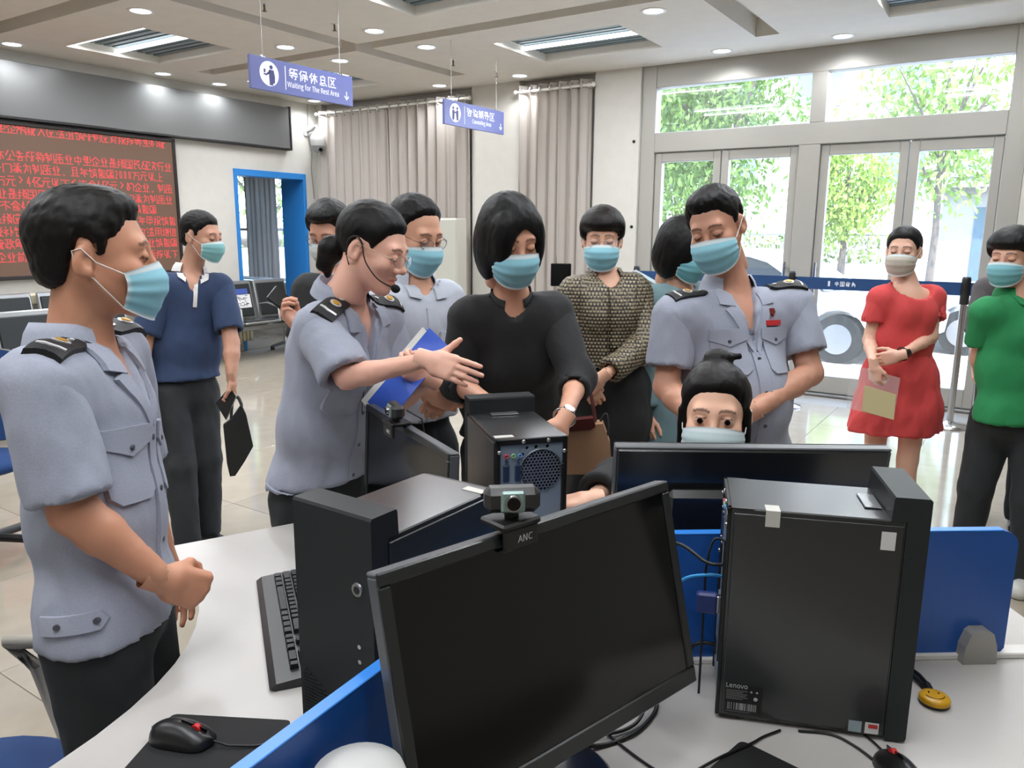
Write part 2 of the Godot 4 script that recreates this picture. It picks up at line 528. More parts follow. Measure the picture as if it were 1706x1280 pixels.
func build_ceiling() -> void:
	var paint := M("ceiling_paint", Color(0.86, 0.84, 0.80), 0.8, 0.0, grain("plaster", 0.03, 4, 0.975, 1.0), 0.5)
	# the ceiling is a slab of panels between slots; slots 0.2 wide, louvre wells between them
	var top := CEIL_Y + 0.16
	var xs := [-12.2, -7.87, -6.60, -5.65, -5.44, -4.36, -3.09, -2.25, -2.04, -1.17, 0.10, 1.15, 1.36, 4.2]
	var zs := [-8.1, -7.25, -7.18, -6.24, -5.78, -5.58, -5.14, -4.18, -3.61, -3.41, -3.0, -2.05, -1.45, -1.25, -0.8, 0.15, 0.7, 0.9, 4.2]
	var slot_x := [[-5.65, -5.44], [-2.25, -2.04], [1.15, 1.36]]
	var slot_z := [[-5.78, -5.58], [-3.61, -3.41], [-1.45, -1.25], [0.7, 0.9]]
	var well_x := [[-7.87, -6.60], [-4.36, -3.09], [-1.17, 0.10]]
	var well_z := [[-7.18, -6.24], [-5.14, -4.18], [-3.0, -2.05], [-0.8, 0.15]]
	var mb := MB.new()
	for i in xs.size() - 1:
		var j := 0
		while j < zs.size() - 1:
			var cx: float = (xs[i] + xs[i + 1]) * 0.5
			var open := func(jj: int) -> bool:
				var cz: float = (zs[jj] + zs[jj + 1]) * 0.5
				for s in slot_x:
					if cx > s[0] and cx < s[1] and cz > -7.25: return true
				for s in slot_z:
					if cz > s[0] and cz < s[1] and cx > -7.87: return true
				for a in well_x:
					for b in well_z:
						if cx > a[0] and cx < a[1] and cz > b[0] and cz < b[1]: return true
				return false
			if open.call(j):
				j += 1
				continue
			var k := j
			while k + 1 < zs.size() - 1 and not open.call(k + 1):
				k += 1
			mb.span(Vector3(xs[i], CEIL_Y, zs[j]), Vector3(xs[i + 1], top, zs[k + 1]))
			j = k + 1
	mb.span(Vector3(-12.2, top, -8.1), Vector3(4.2, top + 0.1, 4.2))
	wall(mb, "ceiling", paint)
	# louvre wells with strip lamps
	var slat_m := M("louvre", Color(0.44, 0.50, 0.52), 0.45, 0.3)
	for a in well_x:
		for b in well_z:
			if b[0] > -1.0 and a[0] < -5.0:
				continue
			var spot: String = {[-7.87, -7.18]: "grey slatted louvre in the ceiling above the dome security camera corner", [-7.87, -5.14]: "grey slatted louvre in the ceiling before the smoky fascia panel", [-4.36, -7.18]: "grey slatted louvre in the ceiling before the drape between the pillars", [-4.36, -5.14]: "grey slatted louvre in the ceiling beside the waiting area sign", [-1.17, -7.18]: "grey slatted louvre in the ceiling before the entrance doors"}.get([a[0], b[0]], "grey slatted louvre with white strip lamps over the desk side of the hall")
			var t := thing("ceiling_louvre", spot, "ceiling louvre", Vector3((a[0] + a[1]) * 0.5, CEIL_Y, (b[0] + b[1]) * 0.5), 0.0, "slatted louvres in the ceiling")
			var w: float = a[1] - a[0]
			var d: float = b[1] - b[0]
			var n := 11
			for k in n:
				var z := -d * 0.5 + d * (k + 0.5) / n
				obj(MB.new().box(Vector3(0, 0.085, z), Vector3(w - 0.01, 0.022, d / n - 0.030), 0.003), "slat", slat_m, t)
			for z in [-0.02, 0.40]:
				obj(MB.new().box(Vector3(0, 0.045, z), Vector3(w - 0.03, 0.03, 0.045), 0.004), "strip_lamp", lamp_mat("strip_glow", Color(0.95, 0.98, 1.0), 4.0), t)
				var l := AreaLight3D.new()
				l.name = "lamp"
				l.area_size = Vector2(w - 0.05, 0.045)
				l.light_energy = 1.7
				l.light_color = Color(0.97, 0.98, 1.0)
				l.area_range = 14.0
				l.area_attenuation = 2.0
				l.shadow_enabled = true
				l.position = Vector3(0, 0.026, z)
				l.rotation.x = -PI / 2
				t.add_child(l)
	for x in [-8.5 + 0.28, -6.11, -4.97, -2.68, -1.6, 0.5]:
		for z in [-7.62, -6.01, -5.31, -3.86, -2.3, -0.2, 1.6]:
			if x > -1.7 and z > -7.0 and z < -5.0: continue
			if x < -8.0 and z < -7.0: continue
			if x < -8.0 and (z == -6.01 or z == -5.31): continue
			if x > -1.7 and x < 0.0 and z == -3.86: continue
			downlight(x, z)
	for p in [[-8.30, -5.45], [-8.30, -6.18], [-8.25, -7.62]]:
		downlight(p[0], p[1])
	# sprinkler heads
	for q in [[557, 40], [755, 100], [827, 120], [440, 6]]:
		var at := on_y(q[0], q[1], CEIL_Y)
		var t := thing("sprinkler", "small brass fire sprinkler head hanging from the ceiling", "sprinkler", at, 0.0, "fire sprinkler heads")
		obj(MB.new().lathe([Vector2(0, -0.003), Vector2(0.03, -0.003), Vector2(0.03, 0.001)], 14), "rosette", M("lamp_trim"), t)
		obj(MB.new().cyl(Vector3(0, 0, 0), Vector3(0, -0.05, 0), 0.008), "stem", M("brass", Color(0.45, 0.40, 0.32), 0.4, 0.7), t)
		obj(MB.new().lathe([Vector2(0, -0.056), Vector2(0.018, -0.056), Vector2(0.018, -0.052), Vector2(0, -0.050)], 14), "deflector", M("brass"), t)

# ---------------------------------------------------------------- writing: strokes on a 10 x 10 grid, two digits a point
const GLYPH := {
	"纳": "20013403 340608 0908 4249 4291 9199 99 6164 6447 6487", "税": "1131 0434 2029 2507 2537 5061 8171 5353 53934656 53569356 6669 6649 767989", "人": "505319 5389", "应": "50 1191 110519 3447 5458 7447 2999",
	"对": "1141 411719 1348 5292 7279 7969 5556", "的": "2011 11310717 11181838 383111 1434 6051 6191 919888 5556", "本": "0292 5059 5218 5288", "公": "3005 7095 543919 398979", "告": "2032 1272 4045 0595 2666 2629 2969 6669",
	"所": "4011 110609 1131 3545 1434 9060 606559 6494 7479", "称": "4010 0242 2029 2406 2446 6052 6292 7279 4457 8497", "制": "1001 0252 0444 2029 0447 4547 6066 9099 9989", "造": "1021 3080 3383 5155 2393 3585 3569 3969 8589 1213 1505 0815 0999 1516", "业": "3038 6068 1225 8275 0999",
	"中": "1282 1216 8286 1686 5059", "型": "1050 0353 2026 4046 6064 9095 5059 2686 0999", "企": "5004 5094 5458 2528 5686 0999", "是": "2070 2074 7074 2272 2474 0595 5559 5787 2619 1999", "指": "0333 2019 1909 0636 9053 5094 5494 5599 5969 9599 5797", "国": "0090 0009 9099 0999 2272 2575 2878 5258 6667",
	"民": "1080 8014 1019 1939 1484 5489 8999", "经": "3012 1233 330608 0838 5090 905599 4595 7549 4999", "济": "0011 0314 0918 5060 4191 8147 4487 4649 8689", "行": "3002 3304 2429 4090 4494 7479 7969", "门": "1112 3191 9199 9989 1219", "类": "2031 7061 0393 5055 5318 5388 0696 5659 5639 5699",
	"为": "3041 1282 828989 5219 5557", "且": "2070 2029 7079 2373 2676 0999", "年": "3012 1292 2282 2426 2484 0696 5259", "销": "2013 1242 0343 2529 2949 5161 7074 9181 5494 5459 9499 5696 5797", "售": "3012 2029 4041 2191 2393 2595 5157 2797 3699 3989", "额": "2031 1141 0212 2404 0549 4609 1639 5090 5292 5279 5257 9297 7259 7699",
	"万": "0191 4119 4484 848979", "元": "2080 0393 3309 636869 6999", "以": "1016 1636 4044 7059 5339 7799", "上": "5059 5484 0999", "亿": "3005 2029 4090 904599 4999 9997", "下": "0191 5159 5476", "不": "0191 5305 5459 6597 5053", "含": "5004 5094 3363 2575 7557 2688 2629 8689 2989",
	"分": "3005 6095 2474 7478 4409 7868", "查": "0191 5055 5105 5195 2575 2528 7578 2878 0999 2777", "补": "2021 0343 4306 2529 3647 7079 7396", "申": "1080 1017 8087 1383 1787 5059", "报": "0333 2019 1909 0636 5059 5090 9094 5484 8449 5599", "适": "0011 8041 3292 6167 4585 4549 8589 4989 1416 0999", "用": "1019 1090 9099 1393 1696 5059",
	"增": "0333 2029 0838 5061 9081 4292 4295 9295 4595 6265 7275 5686 5659 8689 5989", "值": "2004 1219 4191 6162 4282 4248 8288 4484 4686 3999", "政": "0040 2028 2444 0408 0849 6043 5292 8249 5499", "策": "1003 6054 1040 6090 0494 5459 5107 1626 5187 5617 5687", "前": "2031 7061 0292 1419 1444 4449 1646 1848 6468 9499 9989", "款": "0242 2025 0444 1636 0848 2529 5041 6052 5292 7259 7699",
	"按": "0333 2019 1909 0636 6061 4142 4191 4494 5587 8459 5587", "追": "0011 6041 4149 4181 8184 4484 8489 4686 4989 1416 0999", "等": "2002 6052 1040 5090 4345 1383 0494 0696 7679 7969 2738", "候": "2003 1319 3438 4080 8083 4363 5494 4696 6569 6497", "休": "3004 2329 4292 6069 6237 6297", "息": "5041 2171 2127 7177 2474 2777 1819 3839 3969 8899", "区": "0090 0009 0999 3277 7237",
	"咨": "0011 0314 4032 3292 9284 6325 6395 2676 2629 7679 2979", "询": "1021 0333 2328 2837 5042 4292 9299 9989 4575 4548 7578 4878 4676", "辅": "2013 0141 2145 0444 2429 0747 5191 7059 5393 5359 9399 5696 8090", "导": "1070 7073 1073 1014 1494 0595 7579 7969 2738",
	"务": "3013 1262 6206 3385 2686 868979 5519",
	"（": "602366", "）": "306336", "，": "282939", "。": "2829383928",
	"0": "2161 2128 2868 6168", "2": "2161 6164 6429 2969", "4": "5016 1676 5059", "1": "405059"
}

func ink(im: Image, p: Vector2, q: Vector2, w: float, col: Color) -> void:
	var n := maxi(1, int(p.distance_to(q) / maxf(0.6, w * 0.3)))
	for i in n + 1:
		var c := p.lerp(q, float(i) / n)
		im.fill_rect(Rect2i(int(c.x - w * 0.5), int(c.y - w * 0.5), maxi(1, roundi(w)), maxi(1, roundi(w))), col)

func glyph(im: Image, ch: String, at: Vector2, size: Vector2, w: float, col: Color) -> void:
	for st in GLYPH.get(ch, "").split(" ", false):
		var last := Vector2.INF
		for i in range(0, st.length() - 1, 2):
			var p := at + Vector2(int(st[i]) + 0.5, int(st[i + 1]) + 0.5) / 10.0 * size
			if last != Vector2.INF:
				ink(im, last, p, w, col)
			elif st.length() == 2:
				ink(im, p, p + Vector2(w, 0), w, col)
			last = p

func line_of(im: Image, text: String, right: float, top: float, size: Vector2, w: float, col: Color) -> void:
	var x := right
	for i in range(text.length() - 1, -1, -1):
		var step := size.x * (0.55 if text[i].unicode_at(0) < 128 else 1.0)
		x -= step
		if x > -size.x:
			glyph(im, text[i], Vector2(x, top), Vector2(step * 0.94, size.y), w, col)
	# the running text goes on towards the start of the row
	var more := "国民经济行业分类中的制造业企业年销售额万元以上不含亿元本公告所称中型企业"
	var k := more.length() - 1 - absi(int(top)) % 7
	while x > size.x and k >= 0:
		x -= size.x
		glyph(im, more[k], Vector2(x, top), Vector2(size.x * 0.94, size.y), w, col)
		k -= 1

func latin(text: String, size: float, depth: float) -> TextMesh:
	var t := TextMesh.new()
	var f := SystemFont.new()
	f.font_names = PackedStringArray(["Droid Sans"])
	t.font = f
	t.text = text
	t.font_size = 64
	t.pixel_size = size / 64.0
	t.depth = depth
	return t

# ---------------------------------------------------------------- things on the walls
func build_wall_fittings() -> void:
	# LED board
	var y0 := 1.08
	var y1 := 2.58
	var za := -5.63
	var zb := -2.05
	var t := thing("led_board", "large dark LED board running red Chinese text on the white wall", "LED board", Vector3(WALL_X + 0.002, y0, (za + zb) * 0.5))
	var w := zb - za
	var hh := y1 - y0
	var im := Image.create(1432, 600, false, Image.FORMAT_RGB8)
	im.fill(Color(0.40, 0.29, 0.215))
	var red := Color(0.98, 0.26, 0.28)
	var cs := Vector2(38, 40)
	var rows := [["纳税人应适追销所制应对报按等型的税", 1400, -8], ["本公告所称制造业中型企业是指国民经济行业", 1424, 97], ["门类为制造业，且年销售额2000万元以上", 1376, 146], ["0万元）4亿元以下（不含4亿元）的企业。制造", 1420, 198], ["业是指国民经济行业分类中行业门类为制造业", 1416, 249],
		["以下（不含4亿元）的企业。本公告所称销售额", 1330, 296], ["额是指应对纳税人的增值税按国民经济年申报销售", 1424, 348], ["查补销售额以及等政策所称的企业应对适用增值", 1424, 400], ["税政策的应前款所称的国民经济行业企业销售额", 1424, 450], ["前款所称的万元以上不含年销售制造按以下", 1424, 504]]
	for r in rows:
		line_of(im, r[0], r[1], r[2], cs, 4.0, red)
	# dot grid of the module
	for y in range(0, 600, 5):
		for x in 1432:
			im.set_pixel(x, y, im.get_pixel(x, y).darkened(0.25))
	var sm := M("led_screen", Color(0.12, 0.09, 0.07), 0.55)
	im.generate_mipmaps()
	sm.albedo_color = Color(0.25, 0.2, 0.17)
	sm.emission_enabled = true
	sm.emission_texture = ImageTexture.create_from_image(im)
	sm.emission_energy_multiplier = 1.0
	sm.emission_operator = BaseMaterial3D.EMISSION_OP_MULTIPLY
	sm.emission = Color.WHITE
	obj(MB.new().span(Vector3(0.005, 0, -w * 0.5), Vector3(0.06, hh, w * 0.5), 0.004), "cabinet", M("led_cabinet", Color(0.09, 0.08, 0.08), 0.5), t)
	var sc := MB.new()
	sc.uvquad(Vector3(0.062, hh - 0.02, w * 0.5 - 0.02), Vector3(0.062, hh - 0.02, -w * 0.5 + 0.02), Vector3(0.062, 0.02, -w * 0.5 + 0.02), Vector3(0.062, 0.02, w * 0.5 - 0.02))
	obj(sc, "screen", sm, t)
	var fm := M("led_frame", Color(0.13, 0.11, 0.10), 0.4, 0.2)
	for s in [-1.0, 1.0]:
		obj(MB.new().span(Vector3(0.0, -0.01, s * w * 0.5 - 0.02), Vector3(0.075, hh + 0.01, s * w * 0.5 + 0.02), 0.006), "bezel", fm, t)
		obj(MB.new().span(Vector3(0.0, hh * (0.5 + 0.5 * s) - 0.02, -w * 0.5 - 0.02), Vector3(0.075, hh * (0.5 + 0.5 * s) + 0.02, w * 0.5 + 0.02), 0.006), "bezel", fm, t)
	# dark fascia above it
	t = thing("fascia_panel", "long smoky grey fascia panel above the LED board", "wall panel", Vector3(WALL_X + 0.003, 2.63, -4.4))
	obj(MB.new().span(Vector3(0, 0, -2.94), Vector3(0.10, 0.53, 4.2), 0.006), "board", M("fascia", Color(0.40, 0.405, 0.40), 0.28), t)
	obj(MB.new().span(Vector3(0.0, -0.015, -2.955), Vector3(0.112, 0.012, 4.2), 0.004).span(Vector3(0.0, -0.015, -2.965), Vector3(0.112, 0.545, -2.94), 0.004), "edge_strip", M("led_cabinet"), t)
	# security camera on the corner
	t = thing("security_camera", "white dome security camera on an arm in the room corner", "security camera", Vector3(WALL_X, 2.62, -7.72))
	var wp := M("camera_white", Color(0.85, 0.85, 0.84), 0.35)
	obj(MB.new().span(Vector3(0, 0.22, -0.05), Vector3(0.02, 0.36, 0.05), 0.005), "wall_plate", wp, t)
	obj(MB.new().tube([Vector3(0.02, 0.28, 0), Vector3(0.10, 0.30, 0), Vector3(0.16, 0.33, 0), Vector3(0.20, 0.34, 0), Vector3(0.22, 0.30, 0)], 0.022, 10), "arm", wp, t)
	obj(MB.new().lathe([Vector2(0.085, 0.08), Vector2(0.10, 0.10), Vector2(0.105, 0.16), Vector2(0.09, 0.22), Vector2(0.05, 0.26), Vector2(0.03, 0.31), Vector2(0.0, 0.32)], 20, Vector3(0.22, 0, 0)), "housing", wp, t)
	obj(MB.new().lathe([Vector2(0.0, -0.01), Vector2(0.045, 0.0), Vector2(0.075, 0.03), Vector2(0.085, 0.08)], 20, Vector3(0.22, 0, 0)), "dome", M("dome_grey", Color(0.55, 0.56, 0.57), 0.15), t)
	obj(MB.new().cyl(Vector3(0.28, 0.03, 0.02), Vector3(0.305, 0.025, 0.03), 0.025), "lens", M("lens_black", Color(0.03, 0.03, 0.035), 0.1), t)
	tag(obj(MB.new().tube([Vector3(WALL_X + 0.01, 3.26, -7.75), Vector3(WALL_X + 0.01, 2.96, -7.74), Vector3(WALL_X + 0.03, 2.9, -7.73)], 0.006, 6).tube([Vector3(WALL_X + 0.02, 2.84, -7.74), Vector3(WALL_X + 0.05, 2.62, -7.76), Vector3(WALL_X + 0.012, 2.42, -7.77), Vector3(WALL_X + 0.012, 2.0, -7.80)], 0.006, 6), "camera_cable", M("grey_cable", Color(0.5, 0.5, 0.5), 0.6)), "grey cable running past the dome security camera", "cable")
	hanging_sign(-3.67, -4.64, "等候休息区", "Waiting for The Rest Area", "hanging blue sign for the waiting area with a cup-holding figure", 0)
	hanging_sign(-5.79, -6.75, "咨询辅导区", "Counseling Area", "hanging blue sign for the counselling area with two figures", 1)
	curtains()
	# floor-standing air conditioner in front of the curtains
	t = thing("air_conditioner", "tall cream floor-standing air conditioner before the curtains", "air conditioner", Vector3(-5.93, 0, -7.42), deg_to_rad(14))
	var ac := M("ac_cream", Color(0.80, 0.79, 0.75), 0.4)
	obj(MB.new().span(Vector3(-0.25, 0.05, -0.16), Vector3(0.25, 1.72, 0.13), 0.012), "body", ac, t)
	obj(MB.new().span(Vector3(0.0, 0.06, 0.13), Vector3(0.25, 1.71, 0.16), 0.012), "front_panel", M("ac_panel", Color(0.74, 0.74, 0.70), 0.35), t)
	obj(MB.new().span(Vector3(-0.24, 1.26, 0.13), Vector3(-0.01, 1.66, 0.134)), "outlet", M("ac_dark", Color(0.16, 0.16, 0.17), 0.6), t)
	for k in 7:
		obj(MB.new().box(Vector3(-0.125, 1.30 + k * 0.054, 0.143), Vector3(0.225, 0.008, 0.026), 0.002, Basis(Vector3.RIGHT, 0.5)), "louver", ac, t)
	obj(MB.new().span(Vector3(-0.2, 0.82, 0.13), Vector3(-0.03, 0.88, 0.136), 0.002), "display", M("ac_dark"), t)
	obj(MB.new().span(Vector3(-0.26, 0, -0.17), Vector3(0.26, 0.05, 0.17), 0.006), "plinth", M("ac_panel"), t)
	# radiator beside the doorway
	t = thing("radiator", "cream column radiator on the wall beside the blue doorway", "radiator", Vector3(WALL_X + 0.02, 0.12, -6.30))
	for k in 9:
		obj(MB.new().span(Vector3(0.02, 0.02, -0.02 + k * 0.058 - 0.24), Vector3(0.10, 0.58, 0.022 + k * 0.058 - 0.24), 0.014), "column", M("radiator_cream", Color(0.78, 0.75, 0.64), 0.4), t)
	obj(MB.new().cyl(Vector3(0.06, 0.07, -0.27), Vector3(0.06, 0.07, 0.26), 0.016).cyl(Vector3(0.06, 0.53, -0.27), Vector3(0.06, 0.53, 0.26), 0.016), "header", M("radiator_cream"), t)
	for s in [-0.2, 0.2]:
		obj(MB.new().span(Vector3(-0.02, 0.4, s - 0.012), Vector3(0.03, 0.44, s + 0.012)), "bracket", M("radiator_cream"), t)
	# black display on a stand behind the woman in the patterned blouse
	t = thing("kiosk_screen", "black screen on a slim stand behind the patterned blouse", "screen", Vector3(-3.46, 0, -6.0), deg_to_rad(28))
	obj(MB.new().span(Vector3(-0.09, 1.1, -0.015), Vector3(0.09, 1.30, 0.015), 0.006), "screen", M("black_gloss", Color(0.03, 0.03, 0.035), 0.2), t)
	obj(MB.new().cyl(Vector3(0, 0.02, -0.02), Vector3(0, 1.05, -0.02), 0.02), "post", M("black_plastic", Color(0.05, 0.05, 0.055), 0.45), t)
	obj(MB.new().cyl(Vector3(0, 0, -0.02), Vector3(0, 0.02, -0.02), 0.16, 0.15, 24), "base", M("black_plastic"), t)
	# two dark screw caps on the pillar
	for q in [[1056, 236], [1052, 378]]:
		var r := P(q[0], q[1], 1.0) - Vector3(0, CAM_H, 0)
		var at := Vector3(0, CAM_H, 0) + r * ((WALL_Z + 0.022) / r.z)
		tag(obj(MB.new().cyl(at + Vector3(0, 0, -0.004), at + Vector3(0, 0, 0.01), 0.018, 0.014, 12), "screw_cap", M("black_plastic")), "small black screw cap on the white pillar by the entrance", "screw cap", "screw caps on the pillar")
	barriers()

func sign_panel(mb: MB, x: float, z0: float, z1: float, y0: float, y1: float) -> void:
	mb.uvquad(Vector3(x, y1, z0), Vector3(x, y1, z1), Vector3(x, y0, z1), Vector3(x, y0, z0))

func hanging_sign(z0: float, z1: float, zh: String, en: String, label: String, which: int) -> void:
	var t := thing("hanging_sign", label, "sign", Vector3(-4.6, 2.53, (z0 + z1) * 0.5), 0.0, "blue signs hung from the ceiling")
	var w := absf(z1 - z0)
	var blue := M("sign_blue", Color(0.36, 0.385, 0.59), 0.35)
	var white := M("sign_white", Color(0.90, 0.90, 0.95), 0.5)
	obj(MB.new().span(Vector3(-0.012, 0, -w * 0.5), Vector3(0.012, 0.22, w * 0.5), 0.002), "board", blue, t)
	# the face the hall reads: local z falls from left to right
	var put := func(called: String, poly: Array, m: Material) -> void:
		var mb := MB.new()
		mb.xf = Transform3D(Basis(Vector3(0, 0, -1), Vector3.UP, Vector3(1, 0, 0)), Vector3(0.012, 0, w * 0.5))
		mb.prism(PackedVector2Array(poly), 0.0, 0.0015)
		obj(mb, called, m, t)
	var disc := func(c: Vector2, r: float, n := 24, sx := 1.0) -> Array:
		var a: Array = []
		for k in n:
			a.append(c + Vector2(cos(TAU * k / n) * sx, sin(TAU * k / n)) * r)
		return a
	put.call("emblem_disc", disc.call(Vector2(0.16, 0.115), 0.083), white)
	var up := func(called: String, poly: Array) -> void:
		var mb := MB.new()
		mb.xf = Transform3D(Basis(Vector3(0, 0, -1), Vector3.UP, Vector3(1, 0, 0)), Vector3(0.0135, 0, w * 0.5))
		mb.prism(PackedVector2Array(poly), 0.0, 0.0012)
		obj(mb, called, M("sign_dark", Color(0.20, 0.21, 0.40), 0.5), t)
	if which == 0:
		up.call("figure_head", disc.call(Vector2(0.178, 0.160), 0.014, 14))
		up.call("figure_body", [Vector2(0.158, 0.142), Vector2(0.198, 0.142), Vector2(0.208, 0.10), Vector2(0.205, 0.055), Vector2(0.190, 0.055), Vector2(0.190, 0.04), Vector2(0.160, 0.04), Vector2(0.158, 0.10)])
		up.call("figure_arm", [Vector2(0.165, 0.138), Vector2(0.165, 0.118), Vector2(0.135, 0.100), Vector2(0.112, 0.105), Vector2(0.112, 0.113), Vector2(0.133, 0.112)])
		up.call("figure_cup", [Vector2(0.112, 0.142), Vector2(0.128, 0.142), Vector2(0.126, 0.118), Vector2(0.114, 0.118)])
	else:
		for s in [-1.0, 1.0]:
			up.call("figure_head", disc.call(Vector2(0.16 + s * 0.03, 0.155), 0.013, 12))
			up.call("figure_body", [Vector2(0.16 + s * 0.045, 0.138), Vector2(0.16 + s * 0.017, 0.138), Vector2(0.16 + s * 0.012, 0.10), Vector2(0.16 + s * 0.02, 0.05), Vector2(0.16 + s * 0.045, 0.05)])
		up.call("figure_arm", [Vector2(0.148, 0.125), Vector2(0.172, 0.125), Vector2(0.172, 0.112), Vector2(0.148, 0.112)])
	put.call("divider_bar", [Vector2(0.300, 0.03), Vector2(0.306, 0.03), Vector2(0.306, 0.19), Vector2(0.300, 0.19)], white)
	# arrow pointing down
	put.call("arrow", [Vector2(0.897, 0.10), Vector2(0.905, 0.10), Vector2(0.905, 0.052), Vector2(0.921, 0.070), Vector2(0.926, 0.064), Vector2(0.901, 0.036), Vector2(0.876, 0.064), Vector2(0.881, 0.070), Vector2(0.897, 0.052)], white)
	# lettering, printed
	var im := Image.create(512, 96, false, Image.FORMAT_RGBA8)
	im.fill(Color(0.90, 0.90, 0.95, 0.0))
	for i in 5:
		glyph(im, zh[i], Vector2(4 + i * 100, 4), Vector2(84, 88), 9.0, Color(0.90, 0.90, 0.95, 1.0))
	var pm := print_mat("sign_print_%d" % which, im)
	pm.transparency = BaseMaterial3D.TRANSPARENCY_ALPHA_SCISSOR
	pm.alpha_scissor_threshold = 0.5
	var mb := MB.new()
	sign_panel(mb, 0.0126, w * 0.5 - 0.335, w * 0.5 - 0.815, 0.105, 0.185)
	obj(mb, "lettering", pm, t)
	var tm := latin(en, 0.052, 0.0015)
	var o := obj(tm, "caption", white, t)
	o.rotation.y = PI / 2
	var want := 0.50 if which == 0 else 0.31
	o.scale = Vector3(want / maxf(tm.get_aabb().size.x, 0.01), 1, 1)
	o.position = Vector3(0.0125, 0.070, w * 0.5 - (0.32 + 0.25 if which == 0 else 0.58))
	for z in [w * 0.5 - 0.12, -w * 0.5 + 0.12]:
		obj(MB.new().cyl(Vector3(0, 0.22, z), Vector3(0, CEIL_Y - 2.53, z), 0.0025, -1.0, 6), "hanger_wire", M("wire_grey", Color(0.7, 0.7, 0.7), 0.4, 0.5), t)
		obj(MB.new().box(Vector3(0, 0.222, z), Vector3(0.03, 0.02, 0.03), 0.004), "hanger_clip", M("chrome"), t)

func curtain(x0: float, x1: float, y0: float, y1: float, z: float, folds: int, label: String, m: Material, gather := 0.06) -> Node3D:
	var t := thing("curtain", label, "curtain", Vector3((x0 + x1) * 0.5, y0, z))
	var w := x1 - x0
	var nu := folds * 10
	var nv := 14
	var mb := MB.new()
	mb.sg = 4
	var at := func(i: int, j: int, side: float) -> Vector3:
		var u := float(i) / nu
		var v := float(j) / nv
		var ph := TAU * folds * u
		var drift := sin(v * 3.0 + u * 9.0) * 0.25
		var amp := gather * (0.75 + 0.25 * sin(u * 23.0))
		return Vector3((u - 0.5) * w + 0.012 * sin(ph * 2.0 + 1.0), (y1 - y0) * (1.0 - v), amp * sin(ph + drift) + 0.35 * amp * sin(ph * 2.0 + 2.0 * drift) + side * 0.002)
	for i in nu:
		for j in nv:
			mb.quad(at.call(i, j, 1.0), at.call(i + 1, j, 1.0), at.call(i + 1, j + 1, 1.0), at.call(i, j + 1, 1.0))
			mb.quad(at.call(i, j, -1.0), at.call(i, j + 1, -1.0), at.call(i + 1, j + 1, -1.0), at.call(i + 1, j, -1.0))
	obj(mb, "drape", m, t)
	for k in folds:
		var u := (k + 0.25) / folds
		var ring := MB.new()
		var path: Array = []
		for a in 13:
			path.append(Vector3((u - 0.5) * w, y1 - y0 - 0.06 + 0.032 * cos(TAU * a / 12), 0.032 * sin(TAU * a / 12) + gather * 0.6))
		ring.tube(path, 0.008, 6)
		obj(ring, "eyelet", M("eyelet", Color(0.85, 0.85, 0.84), 0.25, 0.6), t)
	return t

func curtains() -> void:
	var m := cloth("curtain_cloth", Color(0.74, 0.71, 0.68), 0.8)
	m.backlight_enabled = true
	m.backlight = Color(0.25, 0.24, 0.22)
	curtain(-8.38, -7.15, 0.12, 3.17, WALL_Z + 0.06, 8, "grey drape next to the room corner, behind the man looking at his phone", m)
	curtain(-7.10, -5.84, 0.12, 3.18, WALL_Z + 0.06, 8, "grey drape hanging behind the floor-standing air conditioner", m)
	curtain(-5.10, -4.18, 0.12, 3.20, WALL_Z + 0.06, 7, "grey drape between the two white pillars beside the entrance", m)
	for r in [[-8.42, -5.80, "white curtain rail over the two corner drapes"], [-5.14, -4.14, "white curtain rail over the drape between the pillars"]]:
		var t := thing("curtain_rail", r[2], "curtain rail", Vector3((r[0] + r[1]) * 0.5, 3.13, WALL_Z + 0.10))
		var h: float = (r[1] - r[0]) * 0.5
		obj(MB.new().cyl(Vector3(-h, 0, 0), Vector3(h, 0, 0), 0.014, -1.0, 12), "rod", M("rod_white", Color(0.88, 0.87, 0.85), 0.3), t)
		for s in [-1.0, 1.0]:
			obj(MB.new().ball(Vector3(s * h, 0, 0), Vector3.ONE * 0.026, 8), "finial", M("rod_white"), t)
			obj(MB.new().span(Vector3(s * (h - 0.06) - 0.012, -0.02, -0.20), Vector3(s * (h - 0.06) + 0.012, 0.02, 0.0), 0.003), "bracket", M("rod_white"), t)
	var side_m := cloth("curtain_side", Color(0.80, 0.80, 0.79), 0.8)
	side_m.backlight_enabled = true
	side_m.backlight = Color(0.9, 0.9, 0.9)
	curtain(-9.98, -9.32, 0.86, 2.42, WALL_Z + 0.12, 6, "pale grey drape at the window seen through the blue doorway", side_m, 0.04)
	var t := thing("curtain_rail", "white curtain rail at the window seen through the blue doorway", "curtain rail", Vector3(-10.0, 2.44, WALL_Z + 0.12))
	obj(MB.new().cyl(Vector3(-0.8, 0, 0), Vector3(0.8, 0, 0), 0.012, -1.0, 10), "rod", M("rod_white"), t)
	for s in [-0.75, 0.75]:
		obj(MB.new().span(Vector3(s - 0.01, -0.015, -0.14), Vector3(s + 0.01, 0.015, 0)), "bracket", M("rod_white"), t)

